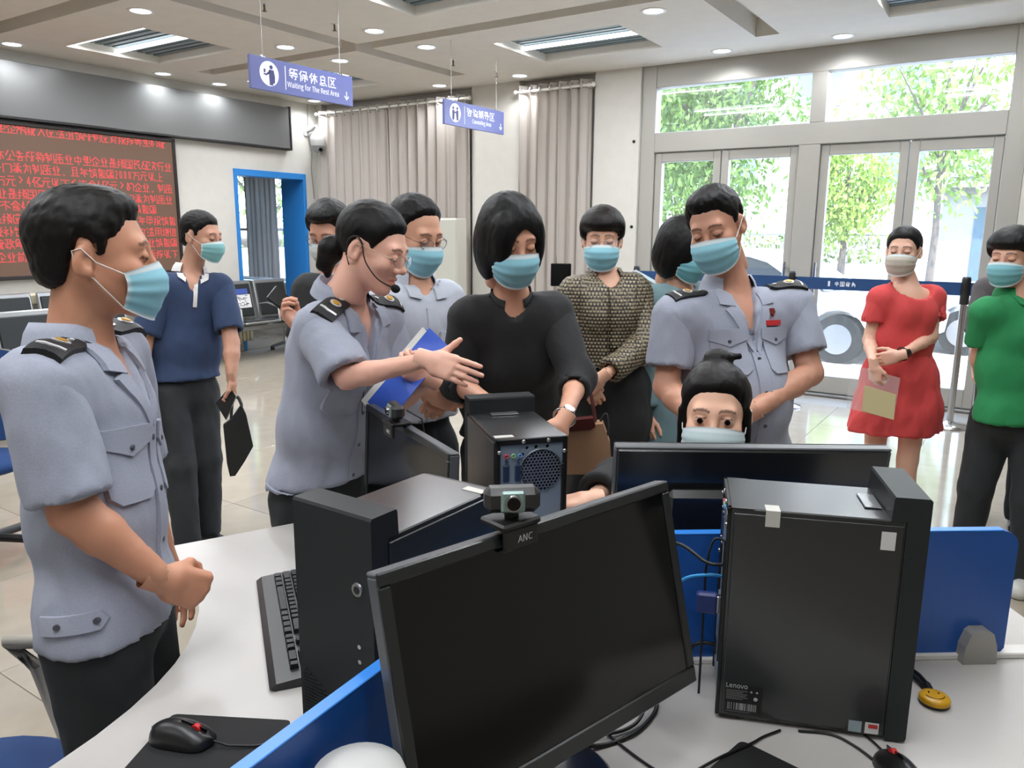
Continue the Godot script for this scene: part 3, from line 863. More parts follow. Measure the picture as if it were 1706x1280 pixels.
func barriers() -> void:
	# belt barrier posts with blue belts before the glass doors
	var xs := [-3.30, -1.78, -0.42, 0.9]
	var z := -7.25
	for i in xs.size():
		var t := thing("barrier_post", ["steel belt post at the end by the pillar", "steel belt post before the centre mullion", "steel belt post beside the outer entrance post", "steel belt post standing away from the entrance"][i], "barrier post", Vector3(xs[i], 0, z))
		obj(MB.new().lathe([Vector2(0, 0), Vector2(0.16, 0), Vector2(0.16, 0.012), Vector2(0.05, 0.035), Vector2(0.03, 0.05), Vector2(0, 0.05)], 24), "base", M("chrome"), t)
		obj(MB.new().cyl(Vector3(0, 0.04, 0), Vector3(0, 1.02, 0), 0.026, -1.0, 16), "post", M("chrome"), t)
		obj(MB.new().lathe([Vector2(0.0, 1.02), Vector2(0.034, 1.02), Vector2(0.034, 1.22), Vector2(0.028, 1.24), Vector2(0, 1.24)], 16), "head", M("black_plastic", Color(0.05, 0.05, 0.055), 0.45), t)
	for i in xs.size() - 1:
		var t := thing("barrier_belt", ["dark blue belt across the side light and first door leaf", "dark blue belt across the door behind the woman in red", "dark blue belt beside the woman in the green polo"][i], "barrier belt", Vector3((xs[i] + xs[i + 1]) * 0.5, 1.09, z), 0.0, "blue barrier belts before the entrance")
		var w: float = (xs[i + 1] - xs[i]) * 0.5 - 0.034
		obj(MB.new().span(Vector3(-w, 0, -0.0015), Vector3(w, 0.105, 0.0015)), "webbing", cloth("belt_blue", Color(0.12, 0.27, 0.46)), t)
		for k in [-0.25, 0.25]:
			var im := Image.create(128, 24, false, Image.FORMAT_RGBA8)
			im.fill(Color(1, 1, 1, 0))
			for q in 4:
				glyph(im, "中国税务"[q], Vector2(34 + q * 21, 3), Vector2(16, 18), 2.2, Color(0.85, 0.88, 0.92, 1))
			ink(im, Vector2(12, 5), Vector2(12, 18), 8, Color(0.85, 0.88, 0.92, 1))
			var pm := print_mat("belt_print", im)
			pm.transparency = BaseMaterial3D.TRANSPARENCY_ALPHA_SCISSOR
			var mb := MB.new()
			mb.uvquad(Vector3(k - 0.14, 0.078, 0.002), Vector3(k + 0.14, 0.078, 0.002), Vector3(k + 0.14, 0.026, 0.002), Vector3(k - 0.14, 0.026, 0.002))
			obj(mb, "belt_print", pm, t)
	# chrome display stand on splayed legs beside the officer
	var t := thing("display_stand", "chrome display stand on splayed legs by the entrance pillar", "display stand", Vector3(-2.83, 0, -6.4), deg_to_rad(20))
	var ch := M("chrome")
	for s in [-1.0, 1.0]:
		obj(MB.new().tube([Vector3(0.0, 0.95, s * 0.02), Vector3(0.11 , 0.04, s * 0.26)], 0.014, 10), "leg", ch, t)
		obj(MB.new().ball(Vector3(0.11, 0.025, s * 0.26), Vector3(0.025, 0.025, 0.025), 8), "foot", M("black_plastic"), t)
	obj(MB.new().cyl(Vector3(0, 0.5, 0), Vector3(0, 1.15, 0), 0.014, -1.0, 12), "pole", ch, t)
	obj(MB.new().tube([Vector3(0, 0.95, 0), Vector3(-0.16, 0.02, 0)], 0.014, 10), "leg", ch, t)
	obj(MB.new().box(Vector3(0, 1.18, 0), Vector3(0.24, 0.02, 0.32), 0.004, Basis(Vector3.BACK, -0.5)), "tray", M("steel"), t)

# ---------------------------------------------------------------- street outside the entrance
func leafy_tree(called: String, label: String, at: Vector3, h: float, crown: Vector3, trunk: float, n: int, col: Color, seed_: int, fork := false) -> void:
	var t := thing(called, label, "tree", at, 0.0, "street trees outside the entrance")
	var rng := RandomNumberGenerator.new()
	rng.seed = seed_
	var bark := M("bark", Color(0.42, 0.37, 0.32), 0.9, 0.0, grain("bark", 0.06, 4, 0.7, 1.0), 3.0)
	var mb := MB.new()
	var cc := Vector3(0, h - crown.y, 0)
	mb.tube([Vector3.ZERO, Vector3(0.04, h * 0.3, 0.02), Vector3(-0.03, cc.y - crown.y * 0.3, 0.0), Vector3(0, cc.y + crown.y * 0.4, 0)], trunk, 8, trunk * 0.3)
	for k in 9:
		var a := rng.randf() * TAU
		var y0 := cc.y - crown.y * rng.randf_range(0.3, 1.1)
		var e := cc + Vector3(cos(a) * crown.x, rng.randf_range(-0.4, 0.8) * crown.y, sin(a) * crown.z) * 0.8
		mb.tube([Vector3(0, y0, 0), Vector3(0, y0, 0).lerp(e, 0.5) + Vector3(0, 0.1, 0), e], trunk * 0.4, 6, trunk * 0.1)
	obj(mb, "trunk", bark, t)
	# crown: leaf cards scattered over clusters
	var clusters: Array = []
	for k in 26:
		var d := Vector3(rng.randfn(), rng.randfn(), rng.randfn()).normalized() * pow(rng.randf(), 0.4)
		clusters.append(cc + d * crown)
	var leaf := MB.new()
	for k in n:
		var c: Vector3 = clusters[rng.randi() % clusters.size()]
		var p := c + Vector3(rng.randfn(), rng.randfn(), rng.randfn()) * 0.24 * crown.length() * 0.58
		var b := Basis(Vector3(rng.randfn(), rng.randfn(), rng.randfn()).normalized(), rng.randf() * TAU)
		var s := rng.randf_range(0.055, 0.10)
		var g := rng.randf_range(0.7, 1.25)
		leaf.col = Color(g, g * rng.randf_range(0.95, 1.05), g * rng.randf_range(0.7, 1.0))
		leaf.quad(p + b * Vector3(0, -s, 0), p + b * Vector3(s * 0.42, 0, 0.1 * s), p + b * Vector3(0, s, 0), p + b * Vector3(-s * 0.42, 0, 0.1 * s))
	var lm := M("leaf_%s" % col.to_html(), col, 0.55)
	lm.vertex_color_use_as_albedo = true
	lm.backlight_enabled = true
	lm.backlight = Color(0.6, 0.75, 0.25)
	obj(leaf, "foliage", lm, t).set_meta("kind", "stuff")

func car(called: String, label: String, at: Vector3, turn: float, col: Color, suv: bool) -> void:
	var t := thing(called, label, "car", at, turn)
	var paint := M("car_paint_%s" % col.to_html(), col, 0.22)
	paint.clearcoat_enabled = true
	var top := 1.70 if suv else 1.46
	var belt := 1.02 if suv else 0.90
	# body side outline in x (length), y
	var low := PackedVector2Array([Vector2(-2.25, 0.36), Vector2(-2.3, 0.62), Vector2(-2.22, belt - 0.06), Vector2(-1.5, belt), Vector2(1.0, belt), Vector2(1.55, belt - 0.06), Vector2(2.15, belt - 0.18), Vector2(2.32, 0.62), Vector2(2.28, 0.34),
		Vector2(1.80, 0.30)])
	for k in 9:
		low.append(Vector2(1.40 + 0.39 * cos(PI * k / 8), 0.32 + 0.39 * sin(PI * k / 8)))
	low.append(Vector2(0.98, 0.26))
	low.append(Vector2(-1.0, 0.26))
	for k in 9:
		low.append(Vector2(-1.42 + 0.39 * cos(PI * k / 8), 0.32 + 0.39 * sin(PI * k / 8)))
	low.append(Vector2(-1.84, 0.32))
	obj(MB.new().prism(low, -0.88, 0.88), "body", paint, t)
	var cab := PackedVector2Array([Vector2(-1.9, belt - 0.02), Vector2(-1.45 if not suv else -1.75, top - 0.08), Vector2(-0.9, top), Vector2(0.1, top - 0.02), Vector2(0.42, top - 0.12), Vector2(1.15, belt - 0.02)])
	obj(MB.new().prism(cab, -0.74, 0.74), "cabin", paint, t)
	var win := PackedVector2Array([Vector2(-1.55, belt + 0.02), Vector2(-1.25, top - 0.14), Vector2(-0.8, top - 0.09), Vector2(0.05, top - 0.10), Vector2(0.32, top - 0.17), Vector2(0.92, belt + 0.02)])
	var gm := M("car_glass", Color(0.06, 0.08, 0.09), 0.08)
	for s in [-1.0, 1.0]:
		obj(MB.new().prism(win, s * 0.745 - 0.004, s * 0.745 + 0.004), "side_window", gm, t)
		obj(MB.new().box(Vector3(-0.22, belt + 0.16, s * 0.75), Vector3(0.07, 0.42, 0.014)), "pillar", paint, t)
		obj(MB.new().box(Vector3(0.86, belt + 0.08, s * 0.93), Vector3(0.12, 0.13, 0.2), 0.03), "mirror", paint, t)
		obj(MB.new().box(Vector3(-0.45, belt - 0.12, s * 0.89), Vector3(0.2, 0.035, 0.03), 0.008), "door_handle", M("chrome"), t)
		obj(MB.new().box(Vector3(0.55, belt - 0.12, s * 0.89), Vector3(0.2, 0.035, 0.03), 0.008), "door_handle", M("chrome"), t)
		obj(MB.new().box(Vector3(2.2, 0.72, s * 0.62), Vector3(0.16, 0.14, 0.4), 0.03), "headlamp", M("lamp_clear", Color(0.8, 0.82, 0.84), 0.1), t)
		for x in [1.40, -1.42]:
			var wh := obj(MB.new().cyl(Vector3(x, 0.32, s * 0.68), Vector3(x, 0.32, s * 0.89), 0.32, -1.0, 24), "wheel", M("tyre", Color(0.05, 0.05, 0.05), 0.8), t)
			obj(MB.new().cyl(Vector3(x, 0.32, s * 0.885), Vector3(x, 0.32, s * 0.90), 0.20, -1.0, 20), "rim", M("steel"), wh)
	var ws := MB.new()
	ws.oq(Vector3(0.50, top - 0.13, -0.68), Vector3(0.50, top - 0.13, 0.68), Vector3(1.13, belt + 0.03, 0.70), Vector3(1.13, belt + 0.03, -0.70), Vector3(-1, 0, 0))
	obj(ws, "windscreen", gm, t)

func block(called: String, label: String, lo: Vector3, hi: Vector3, m: Material, rows: Array, cols: Array, ww: float, wh: float) -> Node3D:
	var t := thing(called, label, "building", Vector3((lo.x + hi.x) * 0.5, lo.y, hi.z))
	var w := (hi.x - lo.x) * 0.5
	obj(MB.new().span(Vector3(-w, 0, lo.z - hi.z), Vector3(w, hi.y - lo.y, 0)), "facade", m, t)
	for y in rows:
		obj(MB.new().span(Vector3(-w - 0.1, y - 0.75, 0), Vector3(w + 0.1, y - 0.62, 0.25)), "ledge", m, t)
		for x in cols:
			var f := obj(MB.new().span(Vector3(x - ww * 0.5, y - wh * 0.5, -0.05), Vector3(x + ww * 0.5, y + wh * 0.5, 0.04)), "window", M("pvc"), t)
			obj(MB.new().span(Vector3(x - ww * 0.5 + 0.08, y - wh * 0.5 + 0.08, 0.0), Vector3(x - 0.04, y + wh * 0.5 - 0.08, 0.05)), "pane", M("far_glass", Color(0.30, 0.37, 0.40), 0.15), f)
			obj(MB.new().span(Vector3(x + 0.04, y - wh * 0.5 + 0.08, 0.0), Vector3(x + ww * 0.5 - 0.08, y + wh * 0.5 - 0.08, 0.05)), "pane", M("far_glass"), f)
	return t

func build_outside() -> void:
	var gy := -0.12
	wall(MB.new().span(Vector3(-60, gy - 0.3, -90), Vector3(60, gy, -8.25)), "ground", M("pavement", Color(0.66, 0.64, 0.60), 0.9, 0.0, grain("paving", 0.05, 4, 0.85, 1.0), 0.3))
	wall(MB.new().span(Vector3(-4.5, gy, -9.2), Vector3(0.8, -0.02, -8.16), 0.01), "porch_step", M("granite", Color(0.60, 0.58, 0.55), 0.6, 0.0, grain("granite", 0.3, 3, 0.8, 1.0), 2.0))
	wall(MB.new().span(Vector3(-60, gy, -22.5), Vector3(60, gy + 0.02, -15.5)), "street", M("asphalt", Color(0.45, 0.45, 0.44), 0.95))
	car("white_car", "white saloon car parked outside the glass doors", Vector3(-3.3, gy, -11.9), deg_to_rad(-8), Color(0.86, 0.86, 0.86), false)
	car("silver_car", "silver grey car parked outside behind the woman in green", Vector3(0.75, gy, -13.4), deg_to_rad(176), Color(0.52, 0.54, 0.57), true)
	car("pale_car", "pale car parked in the second row across the street", Vector3(-10.2, gy, -17.2), deg_to_rad(4), Color(0.82, 0.82, 0.80), false)
	var wh := M("render_white", Color(0.84, 0.84, 0.82), 0.85)
	block("apartment_block", "long white apartment block with wide windows beyond the trees", Vector3(-40, gy, -46), Vector3(-2.3, 19, -34), wh, [4.2, 7.4, 10.6, 13.8, 17.0], [-15.5, -12.3, -9.1, -5.9, -2.7, 0.5, 3.7, 6.9, 10.1, 13.3, 16.5], 1.9, 1.7)
	block("far_block", "white tower block farther off on the other side of the junction", Vector3(1.5, gy, -70), Vector3(22, 16, -58), wh, [3.0, 6.2, 9.4, 12.6], [-8, -4.5, -1, 2.5, 6], 1.8, 1.6)
	# low grey shop with a sign
	var shop := thing("corner_shop", "low grey corner shop with a red and white sign band", "building", Vector3(-0.8, gy, -24.5))
	var gr := M("shop_grey", Color(0.55, 0.54, 0.53), 0.8)
	obj(MB.new().span(Vector3(-1.4, 0, -6), Vector3(7, 4.4, 0)), "facade", gr, shop)
	obj(MB.new().span(Vector3(-1.6, 2.9, 0), Vector3(7.2, 3.05, 0.7)), "canopy", gr, shop)
	obj(MB.new().span(Vector3(-1.3, 3.2, 0), Vector3(6.9, 4.2, 0.12)), "sign_band", M("shop_sign", Color(0.70, 0.72, 0.76), 0.5), shop)
	for k in 2:
		obj(MB.new().span(Vector3(-1.1 + k * 0.55, 3.4, 0.12), Vector3(-0.65 + k * 0.55, 3.95, 0.14)), "sign_letter", M("shop_blue", Color(0.55, 0.65, 0.80), 0.5), shop)
	obj(MB.new().ball(Vector3(0.75, 3.68, 0.13), Vector3(0.32, 0.2, 0.03), 8), "sign_emblem", M("shop_red", Color(0.85, 0.25, 0.22), 0.5), shop)
	for k in 3:
		obj(MB.new().span(Vector3(-0.6 + k * 2.4, 0.0, -0.02), Vector3(0.9 + k * 2.4, 2.4, 0.04)), "shop_window", M("far_glass"), shop)
	# boundary wall with railings and hedge
	var hz := -23.2
	tag(obj(MB.new().span(Vector3(-24, gy, hz - 0.15), Vector3(-3.2, 0.75, hz + 0.15), 0.01), "boundary_wall", M("low_wall", Color(0.70, 0.66, 0.58), 0.9)), "low beige boundary wall across the street", "wall")
	var fn := thing("railing", "thin metal railing on the boundary wall across the street", "railing", Vector3(-13.6, 0.75, hz))
	obj(MB.new().span(Vector3(-10.4, 0.75, -0.02), Vector3(10.4, 0.80, 0.02)), "top_rail", M("steel"), fn)
	for k in 130:
		obj(MB.new().span(Vector3(-10.35 + k * 0.16, 0, -0.012), Vector3(-10.33 + k * 0.16, 0.76, 0.012)), "bar", M("steel"), fn)
	var rng := RandomNumberGenerator.new()
	rng.seed = 5
	var hedge := MB.new()
	for k in 5000:
		var p := Vector3(rng.randf_range(-23, -3.6), rng.randf_range(0.1, 1.5), hz - 0.9 + rng.randf_range(-0.5, 0.5))
		var b := Basis(Vector3(rng.randfn(), rng.randfn(), rng.randfn()).normalized(), rng.randf() * TAU)
		var s := 0.09
		hedge.quad(p + b * Vector3(0, -s, 0), p + b * Vector3(s * 0.5, 0, 0), p + b * Vector3(0, s, 0), p + b * Vector3(-s * 0.5, 0, 0))
	tag(obj(hedge, "hedge", M("hedge_leaf", Color(0.42, 0.50, 0.22), 0.6)), "clipped green hedge behind the boundary wall", "hedge", "", "stuff")
	leafy_tree("broad_tree", "broad dark green tree outside beside the entrance pillar", Vector3(-5.7, gy, -16.0), 6.4, Vector3(1.7, 2.1, 1.6), 0.15, 9000, Color(0.36, 0.46, 0.18), 1)
	leafy_tree("round_tree", "light green round tree beyond the parked cars", Vector3(-4.2, gy, -22.0), 4.3, Vector3(1.05, 1.45, 1.0), 0.11, 5500, Color(0.56, 0.64, 0.28), 2)
	leafy_tree("slender_tree", "slender sparse tree with a thin trunk by the silver car", Vector3(-1.5, gy, -15.6), 5.8, Vector3(1.25, 1.85, 1.1), 0.08, 2300, Color(0.46, 0.54, 0.26), 3)
	leafy_tree("street_tree", "green street tree behind the broad tree, farther along the pavement", Vector3(-8.4, gy, -21.0), 4.6, Vector3(1.3, 1.8, 1.2), 0.12, 5000, Color(0.42, 0.52, 0.22), 4)
	leafy_tree("street_tree", "green tree outside the side room window", Vector3(-15.4, gy, -12.5), 6.5, Vector3(2.4, 2.4, 2.0), 0.16, 6000, Color(0.42, 0.52, 0.22), 7)

# ---------------------------------------------------------------- waiting benches
func bench(label: String, at: Vector3, turn: float, seats: int, notice := -1) -> Node3D:
	var t := thing("waiting_bench", label, "bench", at, turn)
	var steel := M("bench_steel", Color(0.62, 0.63, 0.63), 0.3, 0.7)
	var pad := M("bench_pad", Color(0.10, 0.12, 0.12), 0.55)
	var w := 0.56
	var half := seats * w * 0.5
	obj(MB.new().span(Vector3(-half, 0.33, -0.05), Vector3(half, 0.40, 0.05), 0.01), "beam", steel, t)
	for s in [-1.0, 1.0]:
		obj(MB.new().tube([Vector3(s * (half - 0.3), 0.34, 0), Vector3(s * (half - 0.3), 0.12, 0), Vector3(s * (half - 0.3), 0.05, 0.26)], 0.022, 8).tube([Vector3(s * (half - 0.3), 0.13, 0), Vector3(s * (half - 0.3), 0.05, -0.26)], 0.022, 8), "leg", steel, t)
		for z in [0.27, -0.27]:
			obj(MB.new().cyl(Vector3(s * (half - 0.3), 0, z), Vector3(s * (half - 0.3), 0.055, z), 0.03, 0.02, 12), "foot", M("black_plastic"), t)
	for k in seats:
		var x := -half + w * (k + 0.5)
		var st := obj(MB.new().box(Vector3(x, 0.44, 0.03), Vector3(w - 0.05, 0.03, 0.46), 0.012, Basis(Vector3.RIGHT, -0.06)), "seat", steel, t)
		obj(MB.new().box(Vector3(x, 0.463, 0.04), Vector3(w - 0.10, 0.025, 0.40), 0.012, Basis(Vector3.RIGHT, -0.06)), "pad", pad, st)
		var bk := obj(MB.new().box(Vector3(x, 0.70, -0.26), Vector3(w - 0.05, 0.48, 0.025), 0.012, Basis(Vector3.RIGHT, -0.22)), "backrest", steel, t)
		obj(MB.new().box(Vector3(x, 0.69, -0.242), Vector3(w - 0.10, 0.42, 0.022), 0.010, Basis(Vector3.RIGHT, -0.22)), "pad", pad, bk)
		if k == notice:
			obj(MB.new().box(Vector3(x, 0.80, -0.248), Vector3(0.34, 0.07, 0.006), 0.001, Basis(Vector3.RIGHT, -0.22)), "notice_band", M("notice_blue", Color(0.25, 0.35, 0.65), 0.5), bk)
			var im := Image.create(160, 72, false, Image.FORMAT_RGB8)
			im.fill(Color(0.90, 0.90, 0.90))
			var rng := RandomNumberGenerator.new()
			rng.seed = 3
			for row in 2:
				for q in 4:
					for m in 6:
						var p := Vector2(14 + q * 34 + rng.randf() * 24, 8 + row * 32 + rng.randf() * 22)
						ink(im, p, p + (Vector2(12, 0) if m % 2 else Vector2(0, 10)), 2.5, Color(0.2, 0.2, 0.2))
			var mb := MB.new()
			mb.xf = Transform3D(Basis(Vector3.RIGHT, -0.22), Vector3(x, 0.68, -0.225))
			mb.uvquad(Vector3(-0.20, 0.085, 0), Vector3(0.20, 0.085, 0), Vector3(0.20, -0.085, 0), Vector3(-0.20, -0.085, 0))
			obj(mb, "notice", print_mat("notice_print", im), bk)
	for k in seats + 1:
		var x := -half + w * k
		obj(MB.new().tube([Vector3(x, 0.38, -0.14), Vector3(x, 0.64, -0.16), Vector3(x, 0.66, 0.0), Vector3(x, 0.62, 0.20), Vector3(x, 0.44, 0.22)], 0.014, 8), "armrest", steel, t)
	return t

func office_chair(label: String, at: Vector3, turn: float, backed := true) -> Node3D:
	var t := thing("office_chair" if backed else "swivel_stool", label, "chair" if backed else "stool", at, turn)
	var pl := M("chair_grey", Color(0.62, 0.60, 0.56), 0.45)
	var fab := cloth("chair_blue", Color(0.08, 0.24, 0.46), 0.8)
	var sy := 0.05 if backed else 0.0
	obj(MB.new().lathe([Vector2(0, sy + 0.40), Vector2(0.18, sy + 0.40), Vector2(0.205, sy + 0.415), Vector2(0.21, sy + 0.435), Vector2(0.185, sy + 0.455), Vector2(0.0, sy + 0.46)], 28), "seat", fab, t)
	if backed:
		# rounded backrest shell
		var out := PackedVector2Array()
		for k in 32:
			var a := TAU * k / 32
			out.append(Vector2(0.235 * signf(cos(a)) * pow(absf(cos(a)), 0.6), 0.235 * signf(sin(a)) * pow(absf(sin(a)), 0.7)))
		var mb := MB.new()
		mb.xf = Transform3D(Basis(Vector3.RIGHT, -0.16), Vector3(0, 0.76, -0.25))
		mb.prism(out, -0.022, 0.0, true)
		obj(mb, "back_shell", pl, t)
		mb = MB.new()
		mb.xf = Transform3D(Basis(Vector3.RIGHT, -0.16) * Basis.from_scale(Vector3(0.97, 0.97, 1)), Vector3(0, 0.76, -0.25))
		mb.prism(out, 0.0, 0.045, true)
		obj(mb, "backrest", fab, t)
		obj(MB.new().span(Vector3(-0.04, 0.42, -0.26), Vector3(0.04, 0.60, -0.235), 0.006).span(Vector3(-0.04, 0.41, -0.26), Vector3(0.04, 0.44, 0.05), 0.006), "back_bracket", pl, t)
		for s in [-1.0, 1.0]:
			obj(MB.new().tube([Vector3(s * 0.20, 0.44, 0.05), Vector3(s * 0.25, 0.46, 0.05), Vector3(s * 0.265, 0.62, 0.0), Vector3(s * 0.265, 0.68, -0.06), Vector3(s * 0.265, 0.68, 0.16), Vector3(s * 0.265, 0.64, 0.2)], 0.016, 8), "armrest", pl, t)
	obj(MB.new().cyl(Vector3(0, 0.09, 0), Vector3(0, 0.44, 0), 0.028, -1.0, 12), "gas_column", M("black_plastic"), t)
	for k in 5:
		var a := TAU * k / 5 + 0.3
		var e := Vector3(cos(a), 0, sin(a)) * 0.29
		obj(MB.new().tube([Vector3(0, 0.11, 0), e + Vector3(0, 0.075, 0)], 0.022, 8), "base_spoke", M("black_plastic"), t)
		obj(MB.new().ball(e + Vector3(0, 0.03, 0), Vector3.ONE * 0.03, 8), "caster", M("black_plastic"), t)
	return t

func build_waiting_area() -> void:
	bench("steel waiting bench with a printed notice on one backrest by the radiator", Vector3(-8.05, 0, -5.95), PI / 2, 4, 2)
	bench("steel waiting bench with black pads below the LED board", Vector3(-8.05, 0, -3.3), PI / 2, 4)
	bench("steel waiting bench standing in front of the bench below the LED board", Vector3(-6.3, 0, -2.7), PI / 2, 4)
	# white rail with a shelf behind the benches below the LED board
	var t := thing("wall_rail", "cream heating pipe rail along the wall below the LED board", "rail", Vector3(WALL_X, 0.80, -3.0))
	obj(MB.new().span(Vector3(0.05, 0.0, -1.8), Vector3(0.14, 0.12, 3.0), 0.02), "rail", M("radiator_cream"), t)
	for z in [-1.6, 0.0, 1.6]:
		obj(MB.new().span(Vector3(0.0, 0.02, z - 0.03), Vector3(0.06, 0.10, z + 0.03), 0.004), "bracket", M("radiator_cream"), t)
	office_chair("blue office chair pulled up to the desk beside the mouse pad", Vector3(-1.585, 0, -0.515), atan2(0.96, -0.72))
	office_chair("blue office chair out on the floor near the waiting benches", Vector3(-4.05, 0, -1.55), deg_to_rad(60))

# ---------------------------------------------------------------- the three-lobed desk and what stands on it
const HUB := Vector2(-0.675, -1.172)

func build_desk() -> void:
	var arms := [Vector2(0.808, -0.589), Vector2(-0.906, -0.423), Vector2(0.07, 0.9975)]   # turning one way round
	var t := thing("desk", "large white three-lobed service desk with blue dividers", "desk", Vector3(HUB.x, 0, HUB.y))
	var Ls := [1.03, 0.965, 1.0]
	var mids := [0.60, 0.72, 0.72]
	var W := 0.56
	var poly := PackedVector2Array()
	for i in 3:
		var a: Vector2 = arms[i]
		var n := Vector2(-a.y, a.x)
		var b: Vector2 = arms[(i + 1) % 3]
		var nb := Vector2(-b.y, b.x)
		var L: float = Ls[i]
		var L2: float = Ls[(i + 1) % 3]
		var e0 := a * L + n * W
		if n.dot(b) < 0.0:
			e0 = a * L - n * W
		var e1 := b * L2 + nb * W
		if nb.dot(a) < 0.0:
			e1 = b * L2 - nb * W
		poly.append(a * L * 2.0 - e0)      # outer corner on the far side of this arm
		var mid: Vector2 = (a + b).normalized() * mids[i]
		var ctrl := mid * 2.0 - (e0 + e1) * 0.5
		for k in 17:
			var u := k / 16.0
			poly.append(e0 * (1 - u) * (1 - u) + ctrl * 2 * u * (1 - u) + e1 * u * u)
	# drop doubled corners
	var clean := PackedVector2Array()
	for p in poly:
		if clean.is_empty() or (clean[clean.size() - 1].distance_to(p) > 0.01 and clean[0].distance_to(p) > 0.01):
			clean.append(p)
	var mb := MB.new()
	mb.xf = Transform3D(Basis(Vector3.RIGHT, Vector3(0, 0, -1), Vector3.UP), Vector3.ZERO)
	var flip := PackedVector2Array()
	for p in clean:
		flip.append(Vector2(p.x, -p.y))
	mb.prism(flip, DESK_Y - 0.026, DESK_Y)
	var lam := M("desk_white", Color(0.745, 0.73, 0.71), 0.28, 0.0, grain("laminate", 0.02, 4, 0.97, 1.0), 0.8)
	obj(mb, "worktop", lam, t)
	obj(MB.new().cyl(Vector3(0, 0, 0), Vector3(0, DESK_Y - 0.026, 0), 0.14, -1.0, 24), "hub_column", M("desk_leg", Color(0.68, 0.68, 0.67), 0.4, 0.3), t)
	for i in 3:
		var a: Vector2 = arms[i] * 0.86
		obj(MB.new().box(Vector3(a.x, 0.37, a.y), Vector3(0.03, 0.744, 0.42), 0.004, Basis(Vector3.UP, -atan2(arms[i].y, arms[i].x))), "panel_leg", M("desk_leg"), t)
		var d: Vector2 = arms[i]
		if i == 1:
			continue
		var bs := Basis(Vector3.UP, -atan2(d.y, d.x))
		var far := 0.878 if i == 0 else 0.92
		var s0 := 0.06
		var c := d * (s0 + far) * 0.5
		obj(MB.new().box(Vector3(c.x, DESK_Y + 0.006, c.y), Vector3(far - s0 + 0.16, 0.012, 0.034), 0.002, bs), "divider_rail", M("rail_white", Color(0.84, 0.83, 0.81), 0.35), t)
		var dv := MB.new()
		var out := PackedVector2Array([Vector2(s0, 0.012), Vector2(far - 0.006, 0.012), Vector2(far, 0.02)])
		for k in 7:
			out.append(Vector2(far - 0.03 + 0.03 * cos(PI / 2 * k / 6), 0.23 + 0.03 * sin(PI / 2 * k / 6)))
		out.append(Vector2(s0, 0.26))
		dv.xf = Transform3D(bs, Vector3(0, DESK_Y, 0))
		dv.prism(out, -0.009, 0.009)
		obj(dv, "divider", M("divider_blue", Color(0.10, 0.31, 0.60), 0.32), t)
		var eb := MB.new()
		eb.xf = dv.xf
		eb.box(Vector3((s0 + far - 0.03) * 0.5, 0.2615, 0), Vector3(far - s0 - 0.03, 0.003, 0.019), 0.001)
		obj(eb, "edge_band", M("divider_edge", Color(0.20, 0.50, 0.83), 0.3), t)
		# clip feet holding the divider
		var q := 0.815 if i == 0 else 0.80
		var side := 1.0
		var cl := MB.new()
		cl.xf = Transform3D(bs, Vector3(d.x * q, DESK_Y, d.y * q))
		for sd in [-1.0, 1.0]:
			cl.xf = Transform3D(bs * Basis.from_scale(Vector3(1, 1, sd)), Vector3(d.x * q, DESK_Y, d.y * q))
			var g := PackedVector2Array([Vector2(-0.033, 0), Vector2(0.033, 0), Vector2(0.031, 0.035), Vector2(0.022, 0.062), Vector2(0.014, 0.068), Vector2(-0.014, 0.068), Vector2(-0.022, 0.062), Vector2(-0.031, 0.035)])
			cl.prism(g, 0.009, 0.034)
			cl.cyl(Vector3(0.008, 0.012, 0.034), Vector3(0.008, 0.012, 0.0345), 0.0045, -1.0, 10)
		obj(cl, "divider_clip", M("clip_grey", Color(0.60, 0.59, 0.57), 0.4, 0.2), t)
	# towers
	tower("desktop tower showing its side with label and barcode stickers beside the divider", Vector3(-0.248, DESK_Y, -1.306), atan2(0.934, -0.357), 1)
	tower("desktop tower showing its front with power button, standing by the keyboard", Vector3(-0.803, DESK_Y, -0.888), atan2(0.0, 1.0) - 0.02, 0)
	tower("desktop tower showing its ports and round fan grille at the back", Vector3(-0.958, DESK_Y, -1.452), atan2(-0.76, -0.65), 2)
	# screens
	monitor("black monitor switched off with a webcam clipped on, next to the white tumbler", Vector3(-0.483, 1.032, -0.856), deg_to_rad(74.5), deg_to_rad(13.6))
	monitor("black monitor with a brownish reflecting screen behind the keyboard tower", Vector3(-1.212, 0.958, -1.350), atan2(-0.46, 0.89), deg_to_rad(3))
	monitor("black monitor seen from behind in front of the seated woman", Vector3(-0.432, 1.012, -1.503), atan2(-0.54, -0.84), deg_to_rad(8))
	webcam("silver-faced webcam on the switched-off monitor", Vector3(-0.5335, 1.197, -0.812), deg_to_rad(74.5), deg_to_rad(-34))
	webcam("black webcam on the monitor behind the keyboard tower", Vector3(-1.228, 1.122, -1.346), atan2(-0.46, 0.89), deg_to_rad(-8))
	keyboard()
	mouse_set()
	smiley_hub()
	desk_cables()
	# white tumbler
	t = thing("tumbler", "white round tumbler with a domed lid beside the blue divider", "cup", Vector3(-0.553, DESK_Y, -0.535))
	obj(MB.new().lathe([Vector2(0, 0), Vector2(0.042, 0), Vector2(0.045, 0.004), Vector2(0.050, 0.19), Vector2(0.0, 0.19)], 32), "body", M("tumbler_white", Color(0.78, 0.78, 0.77), 0.35), t)
	obj(MB.new().lathe([Vector2(0.0, 0.19), Vector2(0.053, 0.19), Vector2(0.054, 0.215), Vector2(0.050, 0.226), Vector2(0.03, 0.231), Vector2(0, 0.233)], 32), "lid", M("tumbler_lid", Color(0.74, 0.74, 0.73), 0.4), t)

